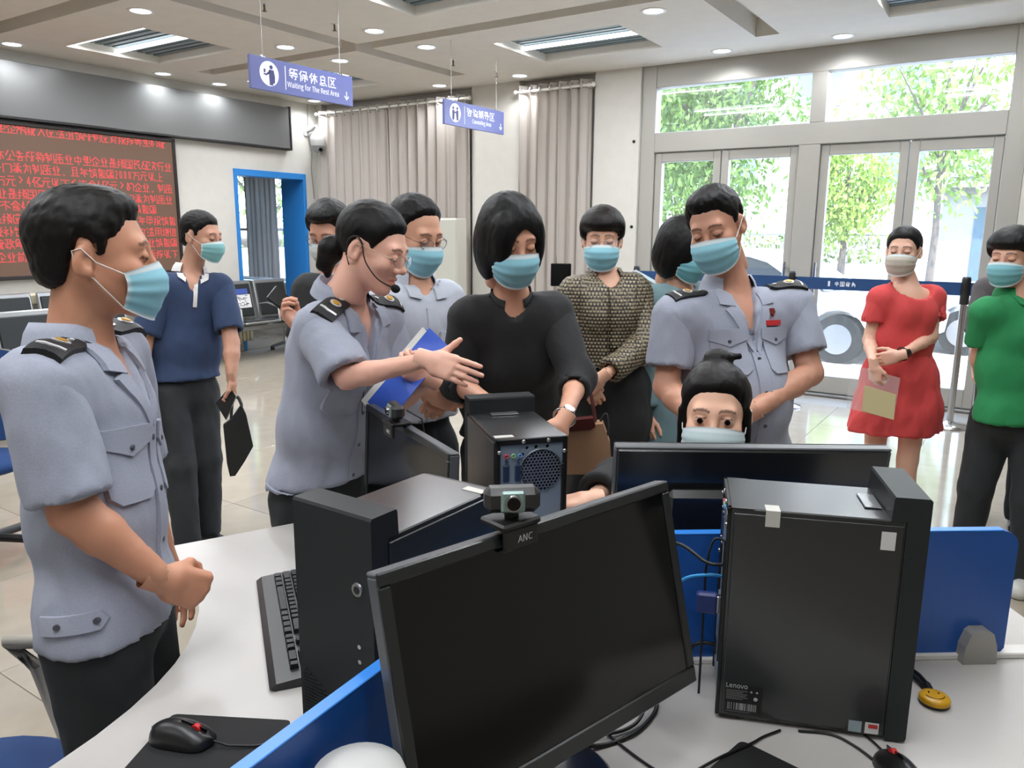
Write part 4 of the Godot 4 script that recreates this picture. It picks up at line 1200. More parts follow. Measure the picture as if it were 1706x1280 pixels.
func tower(label: String, at: Vector3, turn: float, detail: int) -> void:
	# local: front +z, width along x
	var t := thing("desktop_tower", label, "computer tower", at, turn)
	var W := 0.160
	var D := 0.292
	var H := 0.377
	var black := M("tower_black", Color(0.17, 0.178, 0.182), 0.28, 0.0, grain("fine_grain", 0.35, 2, 0.9, 1.0), 6.0)
	var plastic := M("tower_plastic", Color(0.165, 0.175, 0.18), 0.3)
	plastic.metallic_specular = 0.3
	plastic.roughness = 0.42
	for q in [black]:
		q.metallic_specular = 0.45
		q.clearcoat_enabled = true
		q.clearcoat = 0.6
		q.clearcoat_roughness = 0.22
	var feet := MB.new()
	obj(MB.new().span(Vector3(-W / 2, 0.006, -D / 2 + 0.032), Vector3(W / 2, H, D / 2 - 0.032), 0.002).span(Vector3(-W / 2, 0.006, -D / 2), Vector3(-W / 2 + 0.003, H, -D / 2 + 0.034)).span(Vector3(W / 2 - 0.003, 0.006, -D / 2), Vector3(W / 2, H, -D / 2 + 0.034)).span(Vector3(-W / 2, H - 0.003, -D / 2), Vector3(W / 2, H, -D / 2 + 0.034)).span(Vector3(-W / 2, 0.006, -D / 2), Vector3(W / 2, 0.010, -D / 2 + 0.034)), "case", black, t)
	for s in [-1.0, 1.0]:
		obj(MB.new().span(Vector3(s * W / 2 - 0.0005, 0.014, -D / 2 + 0.004), Vector3(s * (W / 2 + 0.003), H - 0.008, D / 2 - 0.036), 0.0014), "side_panel", black, t)
		for z in [-D / 2 + 0.03, D / 2 - 0.05]:
			feet.cyl(Vector3(s * (W / 2 - 0.02), 0, z), Vector3(s * (W / 2 - 0.02), 0.008, z), 0.01, -1.0, 10)
	obj(feet, "feet", M("black_plastic"), t)
	# front block, raised above the lid as a grip
	var fr := MB.new()
	var prof := PackedVector2Array([Vector2(D / 2 - 0.033, 0.004), Vector2(D / 2 - 0.002, 0.004), Vector2(D / 2, 0.01), Vector2(D / 2, H + 0.034), Vector2(D / 2 - 0.003, H + 0.038), Vector2(D / 2 - 0.052, H + 0.038), Vector2(D / 2 - 0.054, H + 0.034), Vector2(D / 2 - 0.056, H - 0.001), Vector2(D / 2 - 0.033, H - 0.001)])
	fr.xf = Transform3D(Basis(Vector3(0, 0, 1), Vector3.UP, Vector3(-1, 0, 0)), Vector3.ZERO)
	fr.prism(prof, -W / 2 - 0.002, W / 2 + 0.002)
	obj(fr, "front_block", plastic, t)
	# front fittings
	var zf := D / 2
	var fx := W / 2 - 0.028
	var btn := obj(MB.new().cyl(Vector3(fx, H - 0.075, zf), Vector3(fx, H - 0.075, zf + 0.0025), 0.011, 0.010, 20), "power_button", M("button_silver", Color(0.55, 0.56, 0.57), 0.25, 0.7), t)
	obj(MB.new().cyl(Vector3(fx, H - 0.075, zf + 0.0025), Vector3(fx, H - 0.075, zf + 0.003), 0.006, -1.0, 16), "button_mark", plastic, btn)
	for k in 2:
		obj(MB.new().cyl(Vector3(fx, H - 0.165 - k * 0.024, zf), Vector3(fx, H - 0.165 - k * 0.024, zf + 0.001), 0.0035, -1.0, 12), "audio_jack", M("chrome"), t)
		var port := obj(MB.new().span(Vector3(fx - 0.008, H - 0.238 - k * 0.034, zf - 0.001), Vector3(fx + 0.008, H - 0.214 - k * 0.034, zf + 0.001)), "usb_port", M("black_plastic"), t)
		obj(MB.new().span(Vector3(fx + 0.002, H - 0.234 - k * 0.034, zf), Vector3(fx + 0.006, H - 0.218 - k * 0.034, zf + 0.0016)), "port_tongue", M("chrome"), port)
	# ribbed lower front, its top edge slanting
	for k in 22:
		var y := 0.014 + k * 0.0058
		var cut := clampf((y - 0.055) / 0.085, 0.0, 1.0) * (W - 0.012)
		if W - 0.012 - cut > 0.006:
			obj(MB.new().span(Vector3(-W / 2 + 0.006, y, zf - 0.001), Vector3(W / 2 - 0.006 - cut, y + 0.0028, zf + 0.0018)), "grille_rib", plastic, t)
	# folded carrying tab in front of the raised block
	obj(MB.new().span(Vector3(-0.034, H + 0.001, D / 2 - 0.084), Vector3(0.034, H + 0.003, D / 2 - 0.058), 0.0008), "strap_tab", M("button_silver"), t)
	# small white tape on the lid edge
	var tape := M("tape_white", Color(0.74, 0.73, 0.70), 0.5)
	if detail == 1:
		obj(MB.new().span(Vector3(-W / 2 + 0.024, H, -D / 2 + 0.052), Vector3(-W / 2 - 0.003, H + 0.001, -D / 2 + 0.074)).span(Vector3(-W / 2 - 0.0042, H - 0.026, -D / 2 + 0.052), Vector3(-W / 2 - 0.003, H + 0.001, -D / 2 + 0.074)), "tape", tape, t)
	else:
		obj(MB.new().span(Vector3(W / 2 - 0.045, H, -D / 2 + 0.012), Vector3(W / 2 - 0.003, H + 0.001, -D / 2 + 0.03)), "tape", tape, t)
	tower_back(t, W, D, H)
	if detail == 1:
		# stickers on the visible side (-x): local z runs from the back to the front
		var put := func(called: String, z0: float, z1: float, y0: float, y1: float, m: Material, lift := 0.0036) -> void:
			var mb := MB.new()
			mb.uvquad(Vector3(-W / 2 - lift, y1, z0), Vector3(-W / 2 - lift, y1, z1), Vector3(-W / 2 - lift, y0, z1), Vector3(-W / 2 - lift, y0, z0))
			obj(mb, called, m, t)
		var paper := M("sticker_white", Color(0.80, 0.80, 0.79), 0.4)
		put.call("code_sticker", D / 2 - 0.068, D / 2 - 0.047, H - 0.048, H - 0.018, paper)
		var im := Image.create(160, 140, false, Image.FORMAT_RGB8)
		im.fill(Color(0.05, 0.05, 0.055))
		var rng := RandomNumberGenerator.new()
		rng.seed = 21
		for r in 6:
			ink(im, Vector2(6, 30 + r * 8), Vector2(70 + rng.randi() % 30, 30 + r * 8), 2.0, Color(0.62, 0.62, 0.62))
		for k in 44:
			if rng.randf() < 0.6:
				im.fill_rect(Rect2i(8 + k * 3, 88, 2, 34), Color(0.72, 0.72, 0.72))
		ink(im, Vector2(8, 130), Vector2(110, 130), 2.0, Color(0.5, 0.5, 0.5))
		for c in [Vector2(112, 30), Vector2(136, 30)]:
			im.fill_rect(Rect2i(int(c.x) - 4, int(c.y) - 4, 8, 8), Color(0.7, 0.7, 0.7))
		for a in 40:
			ink(im, Vector2(132, 62) + Vector2(cos(a * 0.157), sin(a * 0.157)) * 8, Vector2(132, 62), 1.5, Color(0.68, 0.68, 0.68))
		put.call("rating_label", -D / 2 + 0.008, -D / 2 + 0.068, 0.016, 0.070, print_mat("rating_print", im))
		var o := obj(latin("Lenovo", 0.011, 0.0004), "maker_lettering", M("label_ink", Color(0.72, 0.72, 0.72), 0.5), t)
		o.rotation.y = -PI / 2
		o.scale = Vector3(1, 1, 1)
		o.position = Vector3(-W / 2 - 0.0042, 0.0675, -D / 2 + 0.026)
		put.call("chip_sticker", D / 2 - 0.088, D / 2 - 0.068, 0.012, 0.032, M("sticker_grey", Color(0.60, 0.66, 0.68), 0.3, 0.3))
		put.call("graphics_sticker", D / 2 - 0.063, D / 2 - 0.042, 0.012, 0.032, paper)
		put.call("graphics_mark", D / 2 - 0.058, D / 2 - 0.044, 0.022, 0.029, M("sticker_red", Color(0.72, 0.20, 0.20), 0.4), 0.0040)

func tower_back(t: Node3D, W: float, D: float, H: float) -> void:
	var zb := -D / 2
	var plate := M("zinc_plate", Color(0.52, 0.575, 0.63), 0.42, 0.25)
	# seen from behind: +x is on the left
	var c := Vector2(-0.022, H - 0.074)
	var R := 0.046
	var bp := CSGBox3D.new()
	bp.name = "back_plate"
	bp.size = Vector3(W - 0.008, H - 0.018, 0.002)
	bp.position = Vector3(0, H * 0.5, zb + 0.000)
	bp.material = plate
	var holes := [[c.x, c.y, R], [0.010, H - 0.022, 0.0035], [-0.010, H - 0.021, 0.004], [-0.036, H - 0.021, 0.004], [0.020, H - 0.036, 0.004], [0.019, H - 0.050, 0.003], [0.055, H - 0.165, 0.004]]
	for q in holes:
		var hc := CSGCylinder3D.new()
		hc.name = "opening"
		hc.operation = CSGShape3D.OPERATION_SUBTRACTION
		hc.radius = q[2]
		hc.height = 0.02
		hc.sides = 40 if q[2] > 0.02 else 12
		hc.rotation.x = PI / 2
		hc.position = Vector3(q[0], q[1] - H * 0.5, 0)
		bp.add_child(hc, true)
	t.add_child(bp, true)
	var rim := MB.new()
	rim.span(Vector3(-W / 2, 0.008, zb - 0.006), Vector3(-W / 2 + 0.010, H, zb), 0.001)
	rim.span(Vector3(W / 2 - 0.010, 0.008, zb - 0.006), Vector3(W / 2, H, zb), 0.001)
	rim.span(Vector3(-W / 2, H - 0.013, zb - 0.006), Vector3(W / 2, H, zb), 0.001)
	rim.span(Vector3(-W / 2 + 0.008, 0.10, zb - 0.008), Vector3(-W / 2 + 0.013, H - 0.06, zb - 0.002), 0.001)
	obj(rim, "back_rim", M("black_plastic"), t)
	for q in [[0.073, 0.35], [0.073, 0.24], [-0.072, 0.345], [0.02, 0.371], [-0.036, 0.371]]:
		obj(MB.new().lathe([Vector2(0, -0.001), Vector2(0.0048, -0.001), Vector2(0.0045, 0.002), Vector2(0, 0.0028)], 10), "screw", M("chrome"), t).transform = Transform3D(Basis(Vector3.RIGHT, -PI / 2), Vector3(q[0], q[1], zb - 0.006))
	var jack := [Color(0.75, 0.25, 0.30), Color(0.55, 0.75, 0.55), Color(0.40, 0.60, 0.80)]
	for k in 3:
		obj(MB.new().lathe([Vector2(0.0048, 0.0), Vector2(0.0048, 0.006), Vector2(0.0026, 0.006), Vector2(0.0026, 0.0005), Vector2(0.0, 0.0005)], 16), "audio_jack", M("jack_%d" % k, jack[k], 0.4), t).transform = Transform3D(Basis(Vector3.RIGHT, -PI / 2), Vector3(0.056 - k * 0.015, H - 0.037, zb))
	for k in 2:
		var x := 0.057 - k * 0.026
		var j := obj(MB.new().span(Vector3(x - 0.007, H - 0.094, zb - 0.006), Vector3(x + 0.007, H - 0.056, zb - 0.001), 0.003), "video_port", M("port_blue", Color(0.10, 0.17, 0.30), 0.45), t)
		for y in [H - 0.104, H - 0.048]:
			obj(MB.new().cyl(Vector3(x, y, zb - 0.001), Vector3(x, y, zb - 0.007), 0.0035, -1.0, 6), "port_nut", M("chrome"), j)
	# fan behind the opening, with a honeycomb guard
	var fan := obj(MB.new().cyl(Vector3(c.x, c.y, zb + 0.008), Vector3(c.x, c.y, zb + 0.028), 0.017, -1.0, 24), "fan_hub", M("fan_grey", Color(0.20, 0.20, 0.21), 0.5), t)
	for k in 7:
		var bl := MB.new()
		bl.xf = Transform3D(Basis(Vector3.BACK, TAU * k / 7), Vector3(c.x, c.y, zb + 0.018))
		bl.box(Vector3(0.030, 0, 0), Vector3(0.028, 0.020, 0.0015), 0.0, Basis(Vector3.RIGHT, 0.6))
		obj(bl, "blade", M("fan_grey"), fan)
	var g := MB.new()
	var p := 0.0078
	for iy in range(-8, 9):
		for ix in range(-8, 9):
			var h := Vector2(ix * p + (p * 0.5 if iy % 2 != 0 else 0.0), iy * p * 0.866)
			if h.length() > R - 0.002:
				continue
			for k in 6:
				var a0 := PI / 6 + k * PI / 3
				var a1 := a0 + PI / 3
				var o0 := c + h + Vector2(cos(a0), sin(a0)) * p * 0.578
				var o1 := c + h + Vector2(cos(a1), sin(a1)) * p * 0.578
				var i0 := c + h + Vector2(cos(a0), sin(a0)) * p * 0.40
				var i1 := c + h + Vector2(cos(a1), sin(a1)) * p * 0.40
				var z := zb - 0.0045
				g.oq(Vector3(o0.x, o0.y, z), Vector3(o1.x, o1.y, z), Vector3(i1.x, i1.y, z), Vector3(i0.x, i0.y, z), Vector3(c.x, c.y, 0))
				var m := Vector3((i0.x + i1.x) * 0.5 + cos((a0 + a1) * 0.5) * 0.01, (i0.y + i1.y) * 0.5 + sin((a0 + a1) * 0.5) * 0.01, z)
				g.oq(Vector3(i0.x, i0.y, z), Vector3(i1.x, i1.y, z), Vector3(i1.x, i1.y, zb - 0.003), Vector3(i0.x, i0.y, zb - 0.003), m)
	obj(g, "fan_guard", M("zinc_bright", Color(0.55, 0.58, 0.62), 0.35, 0.7), t)
	var arc := MB.new()
	var path: Array = []
	for k in 25:
		var a := PI * 0.15 + k * PI * 0.9 / 24
		path.append(Vector3(c.x + cos(a) * (R + 0.002), c.y + sin(a) * (R + 0.002), zb - 0.003))
	arc.tube(path, 0.0016, 6)
	arc.tube([Vector3(0.026, H - 0.02, zb - 0.002), Vector3(0.026, H - 0.09, zb - 0.002), Vector3(0.022, H - 0.115, zb - 0.002), Vector3(0.008, H - 0.135, zb - 0.002)], 0.0014, 6)
	obj(arc, "pressed_rib", M("zinc_bright"), t)
	# supply unit plate below
	var sup := obj(MB.new().span(Vector3(-W / 2 + 0.02, 0.03, zb - 0.0045), Vector3(W / 2 - 0.02, 0.17, zb - 0.001), 0.001), "supply_plate", plate, t)
	obj(MB.new().span(Vector3(0.02, 0.06, zb - 0.007), Vector3(0.048, 0.085, zb - 0.004), 0.002), "mains_socket", M("black_plastic"), sup)

func monitor(label: String, c: Vector3, yaw: float, tilt: float) -> void:
	# local: screen faces +z; the thing stands on its base
	var N := Vector3(sin(yaw), 0, cos(yaw))
	var foot := Vector3(c.x, DESK_Y, c.z) - N * 0.075
	var t := thing("monitor", label, "monitor", foot, yaw)
	var W := 0.535
	var H := 0.325
	var b := Basis(Vector3.RIGHT, -tilt)
	var lc := Vector3(0, c.y - DESK_Y, 0.075)
	var xf := Transform3D(b, lc)
	var shell := M("monitor_shell", Color(0.10, 0.105, 0.11), 0.27)
	shell.metallic_specular = 0.5
	shell.clearcoat_enabled = true
	shell.clearcoat = 0.5
	shell.clearcoat_roughness = 0.2
	var mb := MB.new()
	mb.xf = xf
	mb.box(Vector3(0, 0, -0.013), Vector3(W - 0.010, H - 0.010, 0.025), 0.003)
	obj(mb, "housing", shell, t)
	var ed := MB.new()
	ed.xf = xf
	for sg in [-1.0, 1.0]:
		ed.box(Vector3(0, sg * (H / 2 - 0.003), -0.0105), Vector3(W, 0.006, 0.022), 0.002)
		ed.box(Vector3(sg * (W / 2 - 0.003), 0, -0.0105), Vector3(0.006, H - 0.012, 0.022), 0.002)
	obj(ed, "edge_frame", M("monitor_edge", Color(0.33, 0.34, 0.35), 0.35), t)
	var bz := MB.new()
	bz.xf = xf
	var bw := 0.017
	var bb := 0.026
	bz.span(Vector3(-W / 2, H / 2 - bw, 0), Vector3(W / 2, H / 2, 0.005), 0.002)
	bz.span(Vector3(-W / 2, -H / 2, 0), Vector3(W / 2, -H / 2 + bb, 0.005), 0.002)
	bz.span(Vector3(-W / 2, -H / 2 + bb, 0), Vector3(-W / 2 + bw, H / 2 - bw, 0.005), 0.002)
	bz.span(Vector3(W / 2 - bw, -H / 2 + bb, 0), Vector3(W / 2, H / 2 - bw, 0.005), 0.002)
	obj(bz, "bezel", M("bezel_black", Color(0.13, 0.138, 0.14), 0.27), t)
	var sc := MB.new()
	sc.xf = xf
	sc.span(Vector3(-W / 2 + bw, -H / 2 + bb, 0), Vector3(W / 2 - bw, H / 2 - bw, 0.002))
	var off := M("screen_off", Color(0.012, 0.014, 0.016), 0.12)
	off.metallic_specular = 0.45
	obj(sc, "screen", off, t)
	var bk := MB.new()
	bk.xf = xf
	bk.box(Vector3(0, -0.02, -0.038), Vector3(W * 0.62, H * 0.62, 0.03), 0.012)
	obj(bk, "back_cover", shell, t)
	obj(MB.new().tube([Vector3(0, 0.012, 0.0), Vector3(0, lc.y * 0.5, 0.0), lc + b * Vector3(0, -0.03, -0.05)], 0.022, 12), "neck", shell, t)
	obj(MB.new().lathe([Vector2(0, 0), Vector2(0.118, 0), Vector2(0.12, 0.004), Vector2(0.112, 0.011), Vector2(0.03, 0.016), Vector2(0, 0.016)], 36, Vector3(0, 0, 0.03)), "base", shell, t)

func webcam(label: String, at: Vector3, yaw: float, turn: float) -> void:
	var t := thing("webcam", label, "webcam", at, yaw)
	var blk := M("black_plastic")
	obj(MB.new().box(Vector3(0, 0.006, -0.006), Vector3(0.066, 0.010, 0.052), 0.003).box(Vector3(0, -0.012, 0.014), Vector3(0.06, 0.032, 0.008), 0.003), "clip", blk, t)
	obj(MB.new().cyl(Vector3(0, 0.008, -0.004), Vector3(0, 0.022, -0.004), 0.010, -1.0, 14), "swivel", blk, t)
	var o := obj(latin("ANC", 0.013, 0.0004), "maker_lettering", M("label_ink", Color(0.72, 0.72, 0.72), 0.5), t)
	o.position = Vector3(0.005, -0.013, 0.0182)
	var b := Basis(Vector3.UP, turn)
	var bd := MB.new()
	bd.xf = Transform3D(b, Vector3(0, 0.036, -0.004))
	bd.box(Vector3.ZERO, Vector3(0.074, 0.034, 0.030), 0.008)
	var body := obj(bd, "body", M("webcam_grey", Color(0.17, 0.17, 0.17), 0.35), t)
	var fc := MB.new()
	fc.xf = bd.xf
	fc.box(Vector3(0, 0, 0.015), Vector3(0.032, 0.030, 0.006), 0.003)
	obj(fc, "lens_plate", M("webcam_silver", Color(0.55, 0.64, 0.62), 0.3, 0.4), body)
	var ln := MB.new()
	ln.xf = bd.xf
	ln.cyl(Vector3(0, 0, 0.017), Vector3(0, 0, 0.024), 0.0115, 0.0105, 24)
	obj(ln, "lens_ring", M("chrome"), body)
	ln = MB.new()
	ln.xf = bd.xf
	ln.cyl(Vector3(0, 0, 0.023), Vector3(0, 0, 0.0245), 0.0088, -1.0, 24)
	obj(ln, "lens", M("lens_black"), body)
	obj(MB.new().tube([Vector3(0.03, 0.04, -0.02), Vector3(0.05, 0.02, -0.05), Vector3(0.06, -0.06, -0.06), Vector3(0.05, -0.20, -0.06)], 0.002, 6), "cable", blk, t)

func keyboard() -> void:
	# local: x along the rows, z towards the user
	var a := Vector3(-1.426, DESK_Y, -1.077)
	var b := Vector3(-1.038, DESK_Y, -0.798)
	var ux := (b - a).normalized()
	var uz := Vector3(-ux.z, 0, ux.x)         # towards the user, off the desk hub
	if uz.dot(Vector3(-0.58, 0, 0.81)) < 0.0: uz = -uz
	var D := 0.158
	var mid := (a + b) * 0.5 - uz * D * 0.5
	var t := thing("keyboard", "black wired keyboard with a wide palm rest beside the tower", "keyboard", mid, atan2(uz.x, uz.z))
	var W := 0.465
	var blk := M("keyboard_black", Color(0.075, 0.075, 0.078), 0.4)
	var cs := MB.new()
	var prof := PackedVector2Array([Vector2(-D / 2, 0.0), Vector2(D / 2 - 0.01, 0.0), Vector2(D / 2, 0.006), Vector2(D / 2 - 0.012, 0.014), Vector2(D / 2 - 0.045, 0.017), Vector2(-D / 2, 0.026)])
	cs.xf = Transform3D(Basis(Vector3(0, 0, 1), Vector3.UP, Vector3(-1, 0, 0)), Vector3.ZERO)
	cs.prism(prof, -W / 2, W / 2)
	obj(cs, "case", M("keyboard_case", Color(0.16, 0.16, 0.165), 0.35), t)
	var unit := 0.0188
	var layout := [[[0, 1], [2, 1], [3, 1], [4, 1], [5, 1], [6.5, 1], [7.5, 1], [8.5, 1], [9.5, 1], [11, 1], [12, 1], [13, 1], [14, 1], [15.3, 1], [16.3, 1], [17.3, 1]],
		[[0, 1], [1, 1], [2, 1], [3, 1], [4, 1], [5, 1], [6, 1], [7, 1], [8, 1], [9, 1], [10, 1], [11, 1], [12, 1], [13, 2], [15.3, 1], [16.3, 1], [17.3, 1], [18.6, 1], [19.6, 1], [20.6, 1], [21.6, 1]],
		[[0, 1.5], [1.5, 1], [2.5, 1], [3.5, 1], [4.5, 1], [5.5, 1], [6.5, 1], [7.5, 1], [8.5, 1], [9.5, 1], [10.5, 1], [11.5, 1], [12.5, 1], [13.5, 1.5], [15.3, 1], [16.3, 1], [17.3, 1], [18.6, 1], [19.6, 1], [20.6, 1]],
		[[0, 1.75], [1.75, 1], [2.75, 1], [3.75, 1], [4.75, 1], [5.75, 1], [6.75, 1], [7.75, 1], [8.75, 1], [9.75, 1], [10.75, 1], [11.75, 1], [12.75, 2.25], [18.6, 1], [19.6, 1], [20.6, 1]],
		[[0, 2.25], [2.25, 1], [3.25, 1], [4.25, 1], [5.25, 1], [6.25, 1], [7.25, 1], [8.25, 1], [9.25, 1], [10.25, 1], [11.25, 1], [12.25, 2.75], [16.3, 1], [18.6, 1], [19.6, 1], [20.6, 1]],
		[[0, 1.25], [1.25, 1.25], [2.5, 1.25], [3.75, 6.25], [10, 1.25], [11.25, 1.25], [12.5, 1.25], [13.75, 1.25], [15.3, 1], [16.3, 1], [17.3, 1], [18.6, 2], [20.6, 1]]]
	var meshes := {}
	for r in 6:
		for k in layout[r]:
			if not meshes.has(k[1]):
				var kb := MB.new()
				var w: float = k[1] * unit - 0.0024
				# tapered cap
				var h := 0.0085
				for q in 4:
					var c0: Vector2 = [Vector2(-1, -1), Vector2(1, -1), Vector2(1, 1), Vector2(-1, 1)][q]
					var c1: Vector2 = [Vector2(-1, -1), Vector2(1, -1), Vector2(1, 1), Vector2(-1, 1)][(q + 1) % 4]
					var hw := w * 0.5
					var hd := (unit - 0.0024) * 0.5
					kb.oq(Vector3(c0.x * hw, 0, c0.y * hd), Vector3(c1.x * hw, 0, c1.y * hd), Vector3(c1.x * (hw - 0.002), h, c1.y * (hd - 0.002)), Vector3(c0.x * (hw - 0.002), h, c0.y * (hd - 0.002)), Vector3.ZERO)
				kb.oq(Vector3(-w * 0.5 + 0.002, h, -unit * 0.5 + 0.0032), Vector3(w * 0.5 - 0.002, h, -unit * 0.5 + 0.0032), Vector3(w * 0.5 - 0.002, h, unit * 0.5 - 0.0032), Vector3(-w * 0.5 + 0.002, h, unit * 0.5 - 0.0032), Vector3.ZERO)
				meshes[k[1]] = kb.mesh()
			var o := obj(meshes[k[1]], "key", blk, t)
			var z := -D / 2 + 0.014 + r * unit + (0.004 if r > 0 else 0.0)
			o.position = Vector3(-W / 2 + 0.014 + (k[0] + k[1] * 0.5) * unit * 1.03, 0.0245 - r * 0.0014, z - 0.001)
	obj(MB.new().span(Vector3(W / 2 - 0.075, 0.0265, -D / 2 + 0.008), Vector3(W / 2 - 0.02, 0.0272, -D / 2 + 0.018)), "status_window", M("lens_black"), t)

func mouse_at(label: String, at: Vector3, turn: float) -> void:
	var t := thing("computer_mouse", label, "mouse", at, turn)
	# shell lofted along z
	var mb := MB.new()
	mb.sg = 5
	var n := 16
	var m := 14
	var pt := func(i: int, j: int) -> Vector3:
		var u := float(i) / n
		var z := lerpf(-0.056, 0.056, u)
		var w := 0.031 * pow(maxf(1.0 - pow(absf(2.0 * u - 1.0), 3.2), 0.0), 0.5) * (1.0 - 0.1 * sin(PI * u))
		var h := 0.037 * pow(maxf(sin(PI * (0.06 + 0.88 * u)), 0.0), 0.6) * lerpf(0.72, 1.05, 1.0 - u)
		var a := PI * j / m
		return Vector3(-cos(a) * w, 0.002 + sin(a) * h, z)
	for i in n:
		for j in m:
			mb.oq(pt.call(i, j), pt.call(i + 1, j), pt.call(i + 1, j + 1), pt.call(i, j + 1), Vector3(0, -0.01, lerpf(-0.05, 0.05, (i + 0.5) / n)))
	mb.sg = -1
	for i in n:
		mb.oq(pt.call(i, 0), pt.call(i + 1, 0), pt.call(i + 1, m), pt.call(i, m), Vector3(0, 1, 0))
	obj(mb, "shell", M("mouse_black", Color(0.085, 0.085, 0.088), 0.33), t)
	obj(MB.new().box(Vector3(0, 0.0275, 0.022), Vector3(0.0016, 0.010, 0.046), 0.0, Basis(Vector3.RIGHT, 0.25)), "button_split", M("lens_black"), t)
	obj(MB.new().cyl(Vector3(-0.004, 0.0245, 0.026), Vector3(0.004, 0.0245, 0.026), 0.0085, -1.0, 18), "scroll_wheel", M("wheel_red", Color(0.75, 0.10, 0.12), 0.45), t)
	obj(MB.new().tube([Vector3(0, 0.008, 0.055), Vector3(0.0, 0.004, 0.08), Vector3(0.01, 0.0025, 0.12), Vector3(0.03, 0.0025, 0.16)], 0.0018, 6), "cable", M("black_plastic"), t)

func mouse_set() -> void:
	var padm := cloth("mouse_pad", Color(0.055, 0.056, 0.06), 0.75)
	for q in [["black cloth mouse pad by the blue divider", [on_y(288, 1192, DESK_Y), on_y(487, 1203, DESK_Y), on_y(400, 1330, DESK_Y), on_y(175, 1320, DESK_Y)]], ["black mouse pad corner in front of the labelled tower", [on_y(1235, 1236, DESK_Y), on_y(1345, 1290, DESK_Y), on_y(1260, 1420, DESK_Y), on_y(1130, 1330, DESK_Y)]]]:
		var c := Vector3.ZERO
		for p in q[1]: c += p * 0.25
		var out := PackedVector2Array()
		for i in 4:
			var p: Vector3 = q[1][i] - c
			var pa: Vector3 = q[1][(i + 3) % 4] - c
			var pb: Vector3 = q[1][(i + 1) % 4] - c
			for k in 5:
				var u := k / 4.0
				var s0 := p + (pa - p).normalized() * 0.012
				var s1 := p + (pb - p).normalized() * 0.012
				var r := s0 * (1 - u) * (1 - u) + p * 2 * u * (1 - u) + s1 * u * u
				out.append(Vector2(r.x, -r.z))
		var mb := MB.new()
		mb.xf = Transform3D(Basis(Vector3.RIGHT, Vector3(0, 0, -1), Vector3.UP), Vector3.ZERO)
		mb.prism(out, 0.0, 0.003)
		var o := obj(mb, "mouse_pad", padm)
		o.position = c
		tag(o, q[0], "mouse pad")
	var m := on_y(305, 1237, DESK_Y)
	var fwd := on_y(372, 1246, DESK_Y) - on_y(240, 1225, DESK_Y)
	mouse_at("black mouse with a red scroll wheel on the pad by the divider", Vector3(m.x, DESK_Y + 0.003, m.z), atan2(fwd.x, fwd.z))
	m = on_y(1500, 1300, DESK_Y)
	mouse_at("black mouse with a red scroll wheel in front of the labelled tower", Vector3(m.x, DESK_Y, m.z), deg_to_rad(215))

func smiley_hub() -> void:
	var c := on_y(1556, 1172, DESK_Y)
	var sd := on_y(1520, 1105, DESK_Y) - c
	var t := thing("smiley_dongle", "yellow smiley-face USB dongle on a black strap on the desk", "dongle", c, atan2(-sd.x, -sd.z))
	obj(MB.new().lathe([Vector2(0, 0), Vector2(0.024, 0), Vector2(0.0255, 0.003), Vector2(0.0255, 0.006)], 28), "backing", M("black_plastic"), t)
	obj(MB.new().lathe([Vector2(0.0255, 0.006), Vector2(0.0255, 0.011), Vector2(0.023, 0.0145), Vector2(0.012, 0.016), Vector2(0, 0.0165)], 28), "face", M("smiley_yellow", Color(0.80, 0.60, 0.08), 0.3), t)
	for s in [-1.0, 1.0]:
		obj(MB.new().ball(Vector3(s * 0.008, 0.0162, -0.007), Vector3(0.0017, 0.0008, 0.003), 6), "eye_mark", M("lens_black"), t)
	var path: Array = []
	for k in 13:
		var a := PI * (0.08 + 0.84 * k / 12)
		path.append(Vector3(cos(a) * 0.0155, 0.0158, sin(a) * 0.0125 - 0.001))
	obj(MB.new().tube(path, 0.0007, 6), "smile_mark", M("lens_black"), t)
	obj(MB.new().tube([Vector3(0, 0.008, -0.022), Vector3(0.0, 0.008, -0.045)], 0.007, 10), "strain_relief", M("black_plastic"), t)
	for s in [-1.0, 1.0]:
		obj(MB.new().tube([Vector3(s * 0.004, 0.007, -0.04), Vector3(s * 0.007 - 0.01, 0.006, -0.08), Vector3(s * 0.010 - 0.035, 0.005, -0.13)], 0.0038, 8), "strap", M("black_plastic"), t)

func curve_pts(pts: Array, n := 8) -> Array:
	var out: Array = []
	for i in pts.size() - 1:
		var p0: Vector3 = pts[maxi(i - 1, 0)]
		var p1: Vector3 = pts[i]
		var p2: Vector3 = pts[i + 1]
		var p3: Vector3 = pts[mini(i + 2, pts.size() - 1)]
		for k in n:
			out.append(p1.cubic_interpolate(p2, p0, p3, float(k) / n))
	out.append(pts[pts.size() - 1])
	return out

func cable(called: String, label: String, pts: Array, r: float, m: Material, group := "") -> void:
	var c: Vector3 = pts[0]
	var loc: Array = []
	for p in pts: loc.append(p - c)
	var o := obj(MB.new().tube(curve_pts(loc), r, 8), called, m)
	o.position = c
	tag(o, label, "cable", group)

